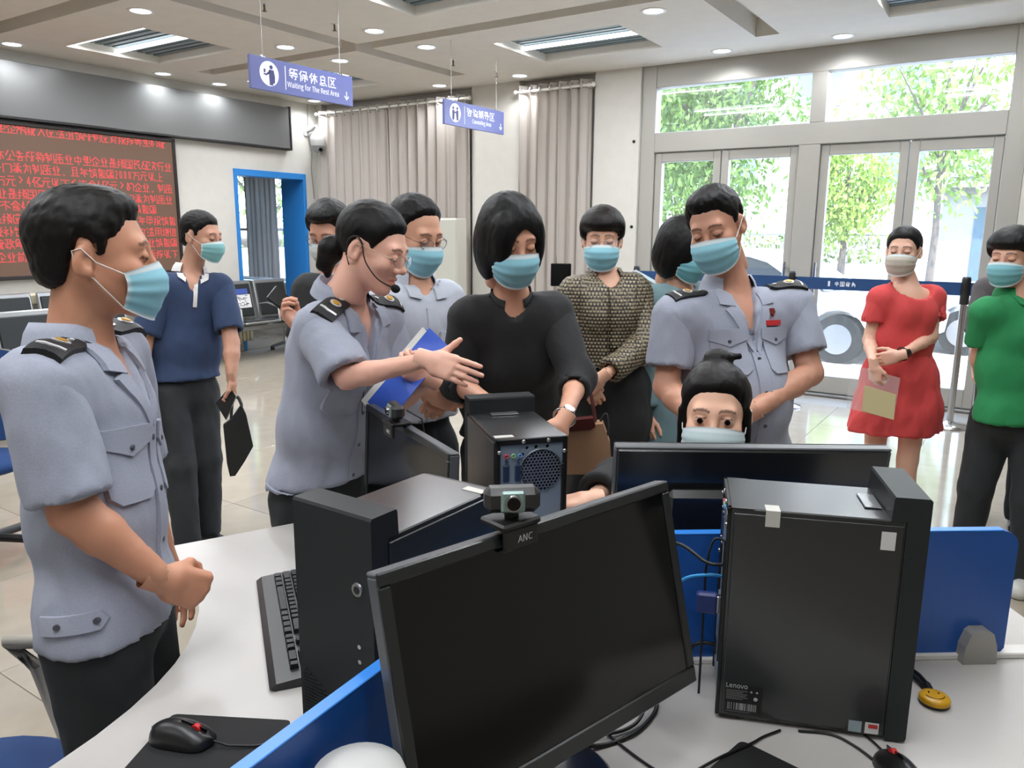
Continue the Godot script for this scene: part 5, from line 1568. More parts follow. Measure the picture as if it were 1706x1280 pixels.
func desk_cables() -> void:
	var blk := M("cable_black", Color(0.03, 0.03, 0.033), 0.45)
	var y := DESK_Y + 0.004
	cable("power_cable", "black power cable looping on the desk under the switched-off monitor", [on_y(930, 1235, y + 0.02), on_y(1000, 1243, y), on_y(1060, 1220, y), on_y(1092, 1185, y), on_y(1088, 1160, y + 0.012), on_y(1060, 1150, y + 0.03)], 0.0038, blk)
	cable("video_cable", "thin black video cable crossing the desk under the switched-off monitor", [on_y(1080, 1165, y + 0.02), on_y(1060, 1205, y + 0.004), on_y(1015, 1222, y + 0.004), on_y(980, 1205, y + 0.02)], 0.003, blk)
	cable("thin_cable", "thin black lead running from the monitor across the desk", [on_y(1005, 1215, y), on_y(1030, 1238, y - 0.001), on_y(1075, 1272, y - 0.001), on_y(1120, 1300, y - 0.001)], 0.0022, blk)
	cable("mouse_lead", "thin black lead from under the labelled tower to the mouse", [on_y(1330, 1218, y - 0.001), on_y(1385, 1224, y - 0.001), on_y(1425, 1244, y - 0.001), on_y(1462, 1272, y - 0.001)], 0.0022, blk)
	cable("pad_lead", "thin black lead curling from the labelled tower to the mouse pad", [on_y(1300, 1217, y - 0.001), on_y(1272, 1228, y - 0.001), on_y(1250, 1240, y + 0.001), on_y(1200, 1262, y + 0.002), on_y(1150, 1290, y - 0.001)], 0.0022, blk)
	# leads at the back of the labelled tower
	var back := func(h: float, s: float) -> Vector3:
		return Vector3(-0.248, DESK_Y, -1.306) + Vector3(-0.934, 0, 0.357) * 0.148 + Vector3(-0.357, 0, -0.934) * s + Vector3(0, h, 0)
	var off := Vector3(-0.934, 0, 0.357)
	cable("network_cable", "cyan network cable plugged in the back of the labelled tower", [back.call(0.235, -0.03), back.call(0.235, -0.03) + off * 0.03, back.call(0.215, -0.02) + off * 0.07, back.call(0.15, 0.0) + off * 0.10, back.call(0.01, 0.02) + off * 0.10], 0.0030, M("cable_cyan", Color(0.15, 0.55, 0.80), 0.4))
	cable("monitor_lead", "black lead with a plug at the back of the labelled tower", [back.call(0.262, -0.04), back.call(0.262, -0.04) + off * 0.03, back.call(0.275, 0.0) + off * 0.09, back.call(0.20, 0.03) + off * 0.16, back.call(0.006, 0.05) + off * 0.16], 0.0032, blk)
	cable("peripheral_lead", "thin black lead hanging down the back of the labelled tower", [back.call(0.295, -0.02), back.call(0.295, -0.02) + off * 0.02, back.call(0.25, -0.03) + off * 0.03, back.call(0.18, -0.02) + off * 0.03, back.call(0.005, -0.02) + off * 0.03], 0.0022, blk)
	cable("mains_lead", "thick black mains lead on the desk behind the labelled tower", [back.call(0.075, 0.03), back.call(0.07, 0.03) + off * 0.04, back.call(0.006, 0.04) + off * 0.07, back.call(0.006, 0.10) + off * 0.12], 0.004, blk)
	var t := thing("video_plug", "blue video plug screwed into the back of the labelled tower", "plug", back.call(0.185, -0.03) + off * 0.008, atan2(-0.934, 0.357))
	obj(MB.new().box(Vector3(0, 0, 0.018), Vector3(0.016, 0.038, 0.036), 0.004), "hood", M("plug_blue", Color(0.10, 0.18, 0.42), 0.4), t)
	obj(MB.new().box(Vector3(0, 0, -0.002), Vector3(0.012, 0.030, 0.008), 0.001), "shell", M("chrome"), t)

# ---------------------------------------------------------------- distance fields meshed as surface nets
class Net:
	var v := PackedVector3Array()
	var n := PackedVector3Array()
	var c := PackedColorArray()
	var i := PackedInt32Array()
	func normals() -> void:
		n = PackedVector3Array()
		n.resize(v.size())
		for k in range(0, i.size(), 3):
			var f := (v[i[k + 2]] - v[i[k]]).cross(v[i[k + 1]] - v[i[k]])
			n[i[k]] += f
			n[i[k + 1]] += f
			n[i[k + 2]] += f
		for k in n.size():
			n[k] = n[k].normalized()
	func add(o: Net, x: Transform3D, tint: Color) -> void:
		var base := v.size()
		var flip := x.basis.determinant() < 0.0
		for k in o.v.size():
			v.append(x * o.v[k])
			c.append(o.c[k] * tint if o.c.size() else tint)
		for k in range(0, o.i.size(), 3):
			i.append(base + o.i[k])
			i.append(base + o.i[k + (2 if flip else 1)])
			i.append(base + o.i[k + (1 if flip else 2)])
	func wrinkle(noise: FastNoiseLite, amp: float, stretch := Vector3.ONE) -> void:
		normals()
		for k in v.size():
			var p := v[k] * stretch
			v[k] += n[k] * (noise.get_noise_3dv(p) * amp)
	func mesh(to_local := Transform3D.IDENTITY) -> ArrayMesh:
		var w := PackedVector3Array()
		w.resize(v.size())
		for k in v.size():
			w[k] = to_local * v[k]
		v = w
		normals()
		var a: Array = []
		a.resize(Mesh.ARRAY_MAX)
		a[Mesh.ARRAY_VERTEX] = v
		a[Mesh.ARRAY_NORMAL] = n
		if c.size() == v.size():
			a[Mesh.ARRAY_COLOR] = c
		a[Mesh.ARRAY_INDEX] = i
		var m := ArrayMesh.new()
		m.add_surface_from_arrays(Mesh.PRIMITIVE_TRIANGLES, a)
		return m

class Field:
	var o: Vector3
	var h: float
	var nx: int
	var ny: int
	var nz: int
	var a := PackedFloat32Array()
	func _init(lo: Vector3, hi: Vector3, cell: float) -> void:
		o = lo
		h = cell
		nx = int(ceil((hi.x - lo.x) / h)) + 2
		ny = int(ceil((hi.y - lo.y) / h)) + 2
		nz = int(ceil((hi.z - lo.z) / h)) + 2
		a.resize(nx * ny * nz)
		a.fill(0.4)
	func cap(p: Vector3, q: Vector3, r1: float, r2: float, k := 0.02, sub := false, u := Vector3.ZERO, f := 1.0) -> void:
		var m := maxf(r1, r2) * maxf(f, 1.0) + k + 2.5 * h
		var lo := p.min(q) - Vector3.ONE * m - o
		var hi := p.max(q) + Vector3.ONE * m - o
		var x0 := maxi(0, int(lo.x / h))
		var x1 := mini(nx - 1, int(hi.x / h) + 1)
		var y0 := maxi(0, int(lo.y / h))
		var y1 := mini(ny - 1, int(hi.y / h) + 1)
		var z0 := maxi(0, int(lo.z / h))
		var z1 := mini(nz - 1, int(hi.z / h) + 1)
		var pq := q - p
		var il := 1.0 / maxf(pq.dot(pq), 1e-9)
		var fk := 1.0 - 1.0 / f
		var flat := f != 1.0
		for z in range(z0, z1 + 1):
			for y in range(y0, y1 + 1):
				var row := (z * ny + y) * nx
				var w0 := Vector3(o.x, o.y + y * h, o.z + z * h) - p
				for x in range(x0, x1 + 1):
					var w := w0
					w.x += x * h
					var t := clampf(w.dot(pq) * il, 0.0, 1.0)
					w -= pq * t
					if flat:
						w -= u * (w.dot(u) * fk)
					var d := w.length() - r1 - (r2 - r1) * t
					var e := a[row + x]
					if sub:
						d = -d
						if d > e - k:
							if d >= e + k:
								a[row + x] = d
							else:
								var g := 0.5 - 0.5 * (e - d) / k
								a[row + x] = e + (d - e) * g + k * g * (1.0 - g)
					elif d < e + k:
						if d <= e - k:
							a[row + x] = d
						else:
							var g := 0.5 + 0.5 * (e - d) / k
							a[row + x] = e + (d - e) * g - k * g * (1.0 - g)
	func ell(c: Vector3, r: Vector3, k := 0.02, sub := false, b := Basis.IDENTITY) -> void:
		var m := maxf(r.x, maxf(r.y, r.z)) + k + 2.5 * h
		var lo := c - Vector3.ONE * m - o
		var hi := c + Vector3.ONE * m - o
		var x0 := maxi(0, int(lo.x / h))
		var x1 := mini(nx - 1, int(hi.x / h) + 1)
		var y0 := maxi(0, int(lo.y / h))
		var y1 := mini(ny - 1, int(hi.y / h) + 1)
		var z0 := maxi(0, int(lo.z / h))
		var z1 := mini(nz - 1, int(hi.z / h) + 1)
		var bt := b.transposed()
		var ir := Vector3.ONE / r
		for z in range(z0, z1 + 1):
			for y in range(y0, y1 + 1):
				var row := (z * ny + y) * nx
				for x in range(x0, x1 + 1):
					var w := bt * (Vector3(o.x + x * h, o.y + y * h, o.z + z * h) - c)
					var q := w * ir
					var l := q.length()
					var d := l * (l - 1.0) / maxf((q * ir).length(), 1e-6)
					var e := a[row + x]
					if sub:
						d = -d
						if d > e - k:
							if d >= e + k:
								a[row + x] = d
							else:
								var g := 0.5 - 0.5 * (e - d) / k
								a[row + x] = e + (d - e) * g + k * g * (1.0 - g)
					elif d < e + k:
						if d <= e - k:
							a[row + x] = d
						else:
							var g := 0.5 + 0.5 * (e - d) / k
							a[row + x] = e + (d - e) * g - k * g * (1.0 - g)
	func cut(at: Vector3, nrm: Vector3, reach := INF) -> void:   # keeps what lies behind the plane, near the point
		for z in nz:
			for y in ny:
				var row := (z * ny + y) * nx
				var w := Vector3(o.x, o.y + y * h, o.z + z * h) - at
				if reach < INF and absf(w.y) > reach or reach < INF and absf(w.z) > reach:
					continue
				for x in nx:
					if a[row + x] > 0.1:
						continue
					var q := w
					q.x += x * h
					if q.length_squared() < reach * reach:
						var d := q.dot(nrm)
						if d > a[row + x]:
							a[row + x] = d
	func trim(fn: Callable) -> void:
		for z in nz:
			for y in ny:
				var row := (z * ny + y) * nx
				for x in nx:
					if a[row + x] < 0.03:
						a[row + x] = fn.call(Vector3(o.x + x * h, o.y + y * h, o.z + z * h), a[row + x])
	func at(p: Vector3) -> float:
		var q := (p - o) / h
		var x := clampi(int(q.x), 0, nx - 2)
		var y := clampi(int(q.y), 0, ny - 2)
		var z := clampi(int(q.z), 0, nz - 2)
		var f := q - Vector3(x, y, z)
		var b := (z * ny + y) * nx + x
		var s := ny * nx
		var c00 := lerpf(a[b], a[b + 1], f.x)
		var c10 := lerpf(a[b + nx], a[b + nx + 1], f.x)
		var c01 := lerpf(a[b + s], a[b + s + 1], f.x)
		var c11 := lerpf(a[b + s + nx], a[b + s + nx + 1], f.x)
		return lerpf(lerpf(c00, c10, f.y), lerpf(c01, c11, f.y), f.z)
	func hit(p: Vector3, dir: Vector3, far := 0.5) -> Vector3:
		var t := 0.0
		while t < far:
			var d := at(p + dir * t)
			if d < 0.0008:
				break
			t += clampf(d * 0.7, 0.0015, 0.03)
		return p + dir * t if t < far else Vector3.INF
	func net() -> Net:
		var out := Net.new()
		var id := PackedInt32Array()
		id.resize(a.size())
		id.fill(-1)
		var s := nx * ny
		var off := [0, 1, nx, nx + 1, s, s + 1, s + nx, s + nx + 1]
		var ed := [[0, 1], [2, 3], [4, 5], [6, 7], [0, 2], [1, 3], [4, 6], [5, 7], [0, 4], [1, 5], [2, 6], [3, 7]]
		var pos := [Vector3(0, 0, 0), Vector3(1, 0, 0), Vector3(0, 1, 0), Vector3(1, 1, 0), Vector3(0, 0, 1), Vector3(1, 0, 1), Vector3(0, 1, 1), Vector3(1, 1, 1)]
		var lim := 3.0 * h
		for z in nz - 1:
			for y in ny - 1:
				var row := (z * ny + y) * nx
				for x in nx - 1:
					var b := row + x
					var e := a[b]
					if e > lim or e < -lim:
						continue
					var neg := int(e < 0.0) + int(a[b + 1] < 0.0) + int(a[b + nx] < 0.0) + int(a[b + nx + 1] < 0.0) + int(a[b + s] < 0.0) + int(a[b + s + 1] < 0.0) + int(a[b + s + nx] < 0.0) + int(a[b + s + nx + 1] < 0.0)
					if neg == 0 or neg == 8:
						continue
					var sum := Vector3.ZERO
					var cnt := 0
					for q in ed:
						var d0: float = a[b + off[q[0]]]
						var d1: float = a[b + off[q[1]]]
						if (d0 < 0.0) != (d1 < 0.0):
							sum += pos[q[0]].lerp(pos[q[1]], d0 / (d0 - d1))
							cnt += 1
					id[b] = out.v.size()
					out.v.append(o + (Vector3(x, y, z) + sum / cnt) * h)
		for z in range(1, nz - 1):
			for y in range(1, ny - 1):
				var row := (z * ny + y) * nx
				for x in range(1, nx - 1):
					var b := row + x
					if id[b] < 0:
						continue
					var neg := a[b] < 0.0
					if neg != (a[b + 1] < 0.0):
						quad(out, id[b], id[b - nx], id[b - nx - s], id[b - s], neg)
					if neg != (a[b + nx] < 0.0):
						quad(out, id[b], id[b - s], id[b - s - 1], id[b - 1], neg)
					if neg != (a[b + s] < 0.0):
						quad(out, id[b], id[b - 1], id[b - 1 - nx], id[b - nx], neg)
		return out
	func quad(out: Net, p: int, q: int, r: int, t: int, neg: bool) -> void:
		if p < 0 or q < 0 or r < 0 or t < 0:
			return
		if not neg:
			out.i.append_array(PackedInt32Array([p, q, r, p, r, t]))
		else:
			out.i.append_array(PackedInt32Array([p, r, q, p, t, r]))

# ---------------------------------------------------------------- heads, hair, masks, hands (templates, shared by the people)
var tmpl := {}

func head_net(open_eyes: bool) -> Net:
	var key := "head%s" % open_eyes
	if tmpl.has(key):
		return tmpl[key]
	var f := Field.new(Vector3(-0.105, -0.165, -0.125), Vector3(0.105, 0.13, 0.13), 0.0034)
	f.ell(Vector3(0, 0.033, -0.014), Vector3(0.073, 0.080, 0.092), 0.01)
	f.ell(Vector3(0, -0.022, 0.026), Vector3(0.061, 0.086, 0.062), 0.025)
	for s in [-1.0, 1.0]:
		f.cap(Vector3(s * 0.047, -0.045, 0.0), Vector3(s * 0.018, -0.094, 0.056), 0.021, 0.017, 0.022)
		f.ell(Vector3(s * 0.040, -0.026, 0.058), Vector3(0.021, 0.018, 0.022), 0.022)
	f.ell(Vector3(0, -0.097, 0.064), Vector3(0.020, 0.017, 0.018), 0.015)
	f.cap(Vector3(-0.034, 0.019, 0.073), Vector3(0.034, 0.019, 0.073), 0.013, 0.013, 0.02)
	for s in [-1.0, 1.0]:
		f.ell(Vector3(s * 0.031, 0.000, 0.098), Vector3(0.017, 0.013, 0.016), 0.014, true)
	f.cap(Vector3(0, 0.012, 0.084), Vector3(0, -0.027, 0.101), 0.0065, 0.0105, 0.012)
	f.ell(Vector3(0, -0.030, 0.103), Vector3(0.0105, 0.0095, 0.0105), 0.006)
	for s in [-1.0, 1.0]:
		f.ell(Vector3(s * 0.0125, -0.034, 0.092), Vector3(0.0085, 0.0075, 0.010), 0.006)
		f.cap(Vector3(s * 0.017, -0.060, 0.079), Vector3(0, -0.0575, 0.0885), 0.0035, 0.0055, 0.005)
		f.cap(Vector3(s * 0.014, -0.0705, 0.079), Vector3(0, -0.0715, 0.0865), 0.0040, 0.0062, 0.005)
	f.cap(Vector3(-0.020, -0.0645, 0.090), Vector3(0.020, -0.0645, 0.090), 0.0022, 0.0022, 0.003, true)
	for s in [-1.0, 1.0]:
		var tilt := Basis(Vector3.UP, -s * 0.45) * Basis(Vector3.RIGHT, 0.22)
		f.ell(Vector3(s * 0.0765, -0.008, -0.014), Vector3(0.0095, 0.031, 0.0185), 0.006, false, tilt)
		f.ell(Vector3(s * 0.0775, -0.030, -0.008), Vector3(0.008, 0.011, 0.009), 0.006)
		f.ell(Vector3(s * 0.0865, -0.006, -0.006), Vector3(0.008, 0.016, 0.0095), 0.004, true)
		f.ell(Vector3(s * 0.031, 0.000, 0.0775), Vector3(0.0145, 0.0135, 0.0135), 0.004)
		if open_eyes:
			f.ell(Vector3(s * 0.031, -0.0008, 0.093), Vector3(0.0130, 0.0038, 0.012), 0.002, true)
	f.cap(Vector3(0, -0.05, -0.024), Vector3(0, -0.145, -0.038), 0.050, 0.053, 0.03)
	tmpl["headfield"] = f
	var n := f.net()
	for p in n.v:
		var ax := absf(p.x)
		var c := Color(1, 1, 1)
		if p.z > 0.05:
			var by := 0.0205 + 0.0055 * (1.0 - pow((ax - 0.028) / 0.020, 2.0))
			if ax > 0.010 and ax < 0.049 and absf(p.y - by) < 0.0034:
				c = Color(0.30, 0.28, 0.28)
			if pow(ax / 0.0195, 2.0) + pow((p.y + 0.0655) / 0.0095, 2.0) < 1.0 and p.z > 0.078:
				c = Color(0.93, 0.66, 0.64)
			var ey := -0.0062 + 0.004 * pow((ax - 0.031) / 0.0135, 2.0)
			if not open_eyes and absf(ax - 0.031) < 0.0145 and absf(p.y - ey) < 0.0026:
				c = Color(0.25, 0.22, 0.22)
			if open_eyes and absf(ax - 0.031) < 0.0145 and absf(p.y - 0.0062) < 0.0026 and p.z > 0.082:
				c = Color(0.30, 0.26, 0.26)
		n.c.append(c)
	tmpl[key] = n
	return n

func line_y(line: Array, z: float) -> float:
	if z >= line[0][0]:
		return line[0][1]
	for k in line.size() - 1:
		if z >= line[k + 1][0]:
			return lerpf(line[k + 1][1], line[k][1], (z - line[k + 1][0]) / maxf(line[k][0] - line[k + 1][0], 1e-5))
	return line[line.size() - 1][1]

const MAN_LINE := [[0.085, 0.064], [0.055, 0.058], [0.040, 0.030], [0.026, 0.022], [0.020, -0.016], [0.006, -0.012], [0.000, 0.022], [-0.020, 0.026], [-0.034, -0.010], [-0.045, -0.060], [-0.11, -0.074]]
const TIED_LINE := [[0.085, 0.066], [0.060, 0.056], [0.046, 0.030], [0.034, 0.004], [0.026, -0.012], [0.014, 0.012], [-0.018, 0.020], [-0.034, -0.012], [-0.048, -0.058], [-0.11, -0.070]]
const FRINGE_LINE := [[0.085, 0.036], [0.060, 0.034], [0.040, 0.022], [0.030, -0.012], [0.010, -0.022], [-0.002, 0.014], [-0.020, 0.018], [-0.034, -0.020], [-0.045, -0.066], [-0.11, -0.082]]

func hair_net(key: String) -> Net:
	if tmpl.has("hair_" + key):
		return tmpl["hair_" + key]
	var f := Field.new(Vector3(-0.145, -0.22, -0.20), Vector3(0.145, 0.17, 0.14), 0.0048)
	var line: Array = MAN_LINE
	var t := 0.012
	var smooth := 0.0
	match key:
		"man": t = 0.011
		"man_flat": t = 0.010
		"man_full": t = 0.020
		"man_bald":
			t = 0.010
			line = [[0.085, 0.082], [0.055, 0.074], [0.040, 0.050], [0.026, 0.026], [0.020, -0.012], [0.006, -0.012], [0.000, 0.022], [-0.020, 0.026], [-0.034, -0.010], [-0.045, -0.060], [-0.11, -0.074]]
		"tied", "bun", "tail": line = TIED_LINE
		"fringe":
			line = FRINGE_LINE
			t = 0.024
		"bob", "bob_far": t = 0.016
	f.ell(Vector3(0, 0.036, -0.016), Vector3(0.073 + t, 0.081 + t, 0.093 + t), 0.01)
	match key:
		"man", "man_flat", "man_full", "man_bald":
			f.ell(Vector3(0, -0.035, -0.062), Vector3(0.060, 0.05, 0.042), 0.03)
			if key == "man_full":
				f.ell(Vector3(0.012, 0.095, 0.03), Vector3(0.062, 0.032, 0.066), 0.03)
			if key == "man":
				f.ell(Vector3(0.0, 0.092, 0.026), Vector3(0.052, 0.022, 0.040), 0.03)
		"fringe":
			f.ell(Vector3(0, 0.06, 0.02), Vector3(0.088, 0.062, 0.085), 0.02)
			f.ell(Vector3(0, -0.035, -0.062), Vector3(0.068, 0.055, 0.046), 0.03)
	if key == "bob" or key == "bob_far":
		for s in [-1.0, 1.0]:
			f.ell(Vector3(s * 0.052, -0.035, -0.012), Vector3(0.046, 0.10, 0.075), 0.03)
		f.ell(Vector3(0, -0.035, -0.055), Vector3(0.085, 0.098, 0.068), 0.03)
		f.ell(Vector3(-0.045, 0.010, 0.056), Vector3(0.034, 0.080, 0.045), 0.02)
		f.ell(Vector3(0.064, -0.010, 0.040), Vector3(0.024, 0.085, 0.040), 0.02)
		f.ell(Vector3(0.014, -0.045, 0.100), Vector3(0.046, 0.105, 0.060), 0.012, true)
		f.ell(Vector3(0.0, -0.15, 0.05), Vector3(0.075, 0.075, 0.075), 0.01, true)
		f.cap(Vector3(0.0, -0.08, -0.01), Vector3(0, -0.2, -0.01), 0.062, 0.064, 0.01, true)
	else:
		var zl := line
		var thin := t + 0.004
		f.trim(func(p: Vector3, was: float) -> float:
			var over := p.y - line_y(zl, p.z)
			if over > 0.040: return was
			return maxf(was + thin * pow(clampf(1.0 - over / 0.040, 0.0, 1.0), 2.2), -over * 0.72))
	if key == "tied":
		f.ell(Vector3(0.0, -0.045, -0.118), Vector3(0.036, 0.040, 0.036), 0.016)
		f.cap(Vector3(0.0, -0.05, -0.125), Vector3(0.0, -0.095, -0.13), 0.032, 0.022, 0.015)
		f.cap(Vector3(0.0, -0.05, -0.12), Vector3(0.012, -0.12, -0.115), 0.020, 0.010, 0.012)
	if key == "tail":
		f.cap(Vector3(0, 0.02, -0.11), Vector3(0, -0.10, -0.12), 0.03, 0.02, 0.02)
	if key == "bun":
		f.ell(Vector3(0.0, 0.128, -0.050), Vector3(0.036, 0.026, 0.034), 0.008)
		f.cap(Vector3(0.028, 0.135, -0.05), Vector3(0.048, 0.138, -0.040), 0.010, 0.008, 0.006)
		f.cap(Vector3(-0.034, 0.118, -0.045), Vector3(-0.050, 0.108, -0.035), 0.009, 0.007, 0.006)
		for s in [-1.0, 1.0]:
			f.cap(Vector3(s * 0.074, 0.01, 0.02), Vector3(s * 0.078, -0.075, 0.012), 0.012, 0.009, 0.012)
	var n := f.net()
	var ns := FastNoiseLite.new()
	ns.seed = key.hash() % 999
	ns.frequency = 26.0
	ns.fractal_octaves = 2
	n.wrinkle(ns, 0.0022 if key.begins_with("man") else 0.0016, Vector3(2.6, 0.6, 1.4) if not key.begins_with("man") else Vector3(2.8, 1.6, 1.4))
	n.c = PackedColorArray()
	tmpl["hair_" + key] = n
	return n

func mask_point(u: float, v: float, lift := 0.0) -> Vector3:
	# u -1..1 across, v 0 (top) .. 1 (bottom), in head space
	var top := -0.010 - 0.020 * u * u
	var low := -0.124 + 0.028 * u * u
	var y := lerpf(top, low, v)
	var a := u * 1.36
	var zc := 0.104 + 0.016 * sin(PI * clampf(v * 1.35, 0.0, 1.0)) - 0.012 * smoothstep(0.75, 1.0, v)
	var zs := 0.022
	var x := 0.0705 * sin(a) * (1.0 - 0.12 * smoothstep(0.5, 1.0, v))
	var z := zs + (zc - zs) * pow(maxf(cos(a), 0.0), 0.72)
	var pleat := 0.0022 * absf(fmod(v * 4.0, 1.0) - 0.5) * 2.0 * (1.0 if v > 0.12 and v < 0.95 else 0.0)
	var r := Vector3(sin(a), 0, maxf(cos(a), 0.1)).normalized()
	return Vector3(x, y, z) + r * (pleat + lift)

func mask_net(col: Color, white: Color) -> Net:
	var key := "mask%s" % col
	if tmpl.has(key):
		return tmpl[key]
	var n := Net.new()
	var nu := 30
	var nv := 26
	for side in 2:
		for j in nv + 1:
			for i in nu + 1:
				n.v.append(mask_point(2.0 * i / nu - 1.0, float(j) / nv, 0.0025 if side == 0 else 0.0005))
				var edge := j <= 2 or j >= nv - 1 or i == 0 or i == nu
				n.c.append(white if edge or side == 1 else col)
	var st := nu + 1
	var half := st * (nv + 1)
	for j in nv:
		for i in nu:
			var p := j * st + i
			n.i.append_array(PackedInt32Array([p, p + 1, p + st, p + 1, p + st + 1, p + st]))
			n.i.append_array(PackedInt32Array([half + p, half + p + st, half + p + 1, half + p + 1, half + p + st, half + p + st + 1]))
	for e in 2:
		for i in nu:
			var p := i + e * nv * st
			n.i.append_array(PackedInt32Array([p, p + 1, half + p, p + 1, half + p + 1, half + p] if e == 0 else [p, half + p, p + 1, p + 1, half + p, half + p + 1]))
		for j in nv:
			var p := j * st + e * nu
			n.i.append_array(PackedInt32Array([p, half + p, p + st, p + st, half + p, half + p + st] if e == 0 else [p, p + st, half + p, p + st, half + p + st, half + p]))
	tmpl[key] = n
	return n

func hand_net(pose: String) -> Net:
	if tmpl.has("hand_" + pose):
		return tmpl["hand_" + pose]
	# wrist at the origin, fingers along +y, palm towards +z, thumb on +x (a right hand)
	var f := Field.new(Vector3(-0.062, -0.035, -0.05), Vector3(0.085, 0.20, 0.10), 0.0038)
	var curl: Array = {"relaxed": [22, 32, 20], "fist": [68, 88, 45], "flat": [4, 8, 5], "grip": [48, 58, 30], "clasp": [35, 62, 35], "point": [10, 14, 10]}[pose]
	f.cap(Vector3(0, -0.03, 0), Vector3(0, 0.02, 0), 0.022, 0.023, 0.012, false, Vector3.RIGHT, 1.22)
	f.cap(Vector3(0.020, 0.030, 0.002), Vector3(0.026, 0.082, 0), 0.0155, 0.0125, 0.012)
	f.cap(Vector3(0.004, 0.025, 0.0), Vector3(0.006, 0.086, 0), 0.016, 0.0125, 0.012)
	f.cap(Vector3(-0.012, 0.028, 0.0), Vector3(-0.012, 0.083, 0), 0.0155, 0.012, 0.012)
	f.cap(Vector3(-0.024, 0.032, 0.002), Vector3(-0.028, 0.076, 0), 0.014, 0.011, 0.012)
	f.ell(Vector3(0.022, 0.035, 0.012), Vector3(0.014, 0.026, 0.012), 0.012)
	f.ell(Vector3(-0.022, 0.035, 0.010), Vector3(0.012, 0.026, 0.010), 0.012)
	var roots := [Vector3(0.027, 0.086, 0), Vector3(0.007, 0.090, 0), Vector3(-0.012, 0.087, 0), Vector3(-0.029, 0.078, 0.001)]
	var lens := [0.070, 0.078, 0.073, 0.057]
	for k in 4:
		var p: Vector3 = roots[k]
		var ang := 0.0
		var spread: float = [0.07, 0.01, -0.05, -0.12][k] * (0.3 if pose == "point" else 0.4)
		var tighter: float = 1.0 if pose != "point" else [0.6, 0.9, 1.2, 1.5][k]
		for s in 3:
			ang += deg_to_rad(curl[s] * tighter)
			var dir := Vector3(sin(spread), cos(ang), sin(ang)).normalized()
			var q: Vector3 = p + dir * lens[k] * [0.45, 0.30, 0.25][s]
			var r0: float = [0.0088, 0.0080, 0.0073][s] * (0.9 if k == 3 else 1.0)
			f.cap(p, q, r0, r0 * 0.92, 0.0025)
			p = q
	var th := [Vector3(0.022, 0.024, 0.008), Vector3(0.044, 0.050, 0.018), Vector3(0.054, 0.078, 0.022), Vector3(0.058, 0.100, 0.022)]
	if pose == "fist" or pose == "grip" or pose == "clasp":
		th = [Vector3(0.022, 0.024, 0.010), Vector3(0.040, 0.050, 0.026), Vector3(0.036, 0.074, 0.042), Vector3(0.016, 0.084, 0.048)]
	if pose == "point":
		th = [Vector3(0.022, 0.024, 0.008), Vector3(0.046, 0.042, 0.012), Vector3(0.068, 0.056, 0.014), Vector3(0.083, 0.066, 0.014)]
	for s in 3:
		f.cap(th[s], th[s + 1], [0.0125, 0.0100, 0.0090][s], [0.0100, 0.0092, 0.0076][s], 0.005)
	var n := f.net()
	n.c.resize(n.v.size())
	n.c.fill(Color(1, 1, 1))
	tmpl["hand_" + pose] = n
	return n

# ---------------------------------------------------------------- people
func lin(c: Color) -> Color:
	return c.srgb_to_linear()

func patch(fld: Field, O: Vector3, ax: Vector3, ay: Vector3, poly: PackedVector2Array, thick: float, lift: float, inv: Transform3D, cell := 0.012) -> MB:
	var nrm := ax.cross(ay).normalized()
	var mb := MB.new()
	mb.xf = inv
	mb.sg = 7
	var pr := func(q: Vector2, l: float) -> Vector3:
		var w := fld.hit(O + ax * q.x + ay * q.y + nrm * 0.22, -nrm, 0.30)
		return w + nrm * (l + 0.0025) if w.x != INF else Vector3.INF
	var lo := poly[0]
	var hi := poly[0]
	for p in poly:
		lo = lo.min(p)
		hi = hi.max(p)
	var y := lo.y
	while y < hi.y:
		var x := lo.x
		while x < hi.x:
			var sq := PackedVector2Array([Vector2(x, y), Vector2(x + cell, y), Vector2(x + cell, y + cell), Vector2(x, y + cell)])
			for piece in Geometry2D.intersect_polygons(sq, poly):
				var id := Geometry2D.triangulate_polygon(piece)
				var w: Array = []
				for q in piece:
					w.append(pr.call(q, lift + thick))
				for k in range(0, id.size(), 3):
					var a: Vector3 = w[id[k]]
					var b: Vector3 = w[id[k + 1]]
					var c: Vector3 = w[id[k + 2]]
					if a.x == INF or b.x == INF or c.x == INF: continue
					if (b - a).cross(c - a).dot(nrm) > 0.0: mb.tri(a, c, b)
					else: mb.tri(a, b, c)
			x += cell
		y += cell
	mb.sg = -1
	for i in poly.size():
		var a := poly[i]
		var b := poly[(i + 1) % poly.size()]
		var n := maxi(1, int(a.distance_to(b) / cell))
		for k in n:
			var p := a.lerp(b, float(k) / n)
			var q := a.lerp(b, float(k + 1) / n)
			var pt: Vector3 = pr.call(p, lift + thick)
			var qt: Vector3 = pr.call(q, lift + thick)
			if pt.x == INF or qt.x == INF: continue
			mb.quad(pt, qt, qt - nrm * (thick + 0.006), pt - nrm * (thick + 0.006))
	return mb

func v2(a: Array) -> PackedVector2Array:
	var o := PackedVector2Array()
	for k in range(0, a.size(), 2):
		o.append(Vector2(a[k], a[k + 1]))
	return o

func disc2(c: Vector2, r: float, n := 14) -> PackedVector2Array:
	var o := PackedVector2Array()
	for k in n:
		o.append(c + Vector2(cos(TAU * k / n), sin(TAU * k / n)) * r)
	return o

func skin_mat() -> StandardMaterial3D:
	if mats.has("skin"):
		return mats["skin"]
	var m := M("skin", Color.WHITE, 0.5)
	m.vertex_color_use_as_albedo = true
	m.subsurf_scatter_enabled = true
	m.subsurf_scatter_strength = 0.12
	return m

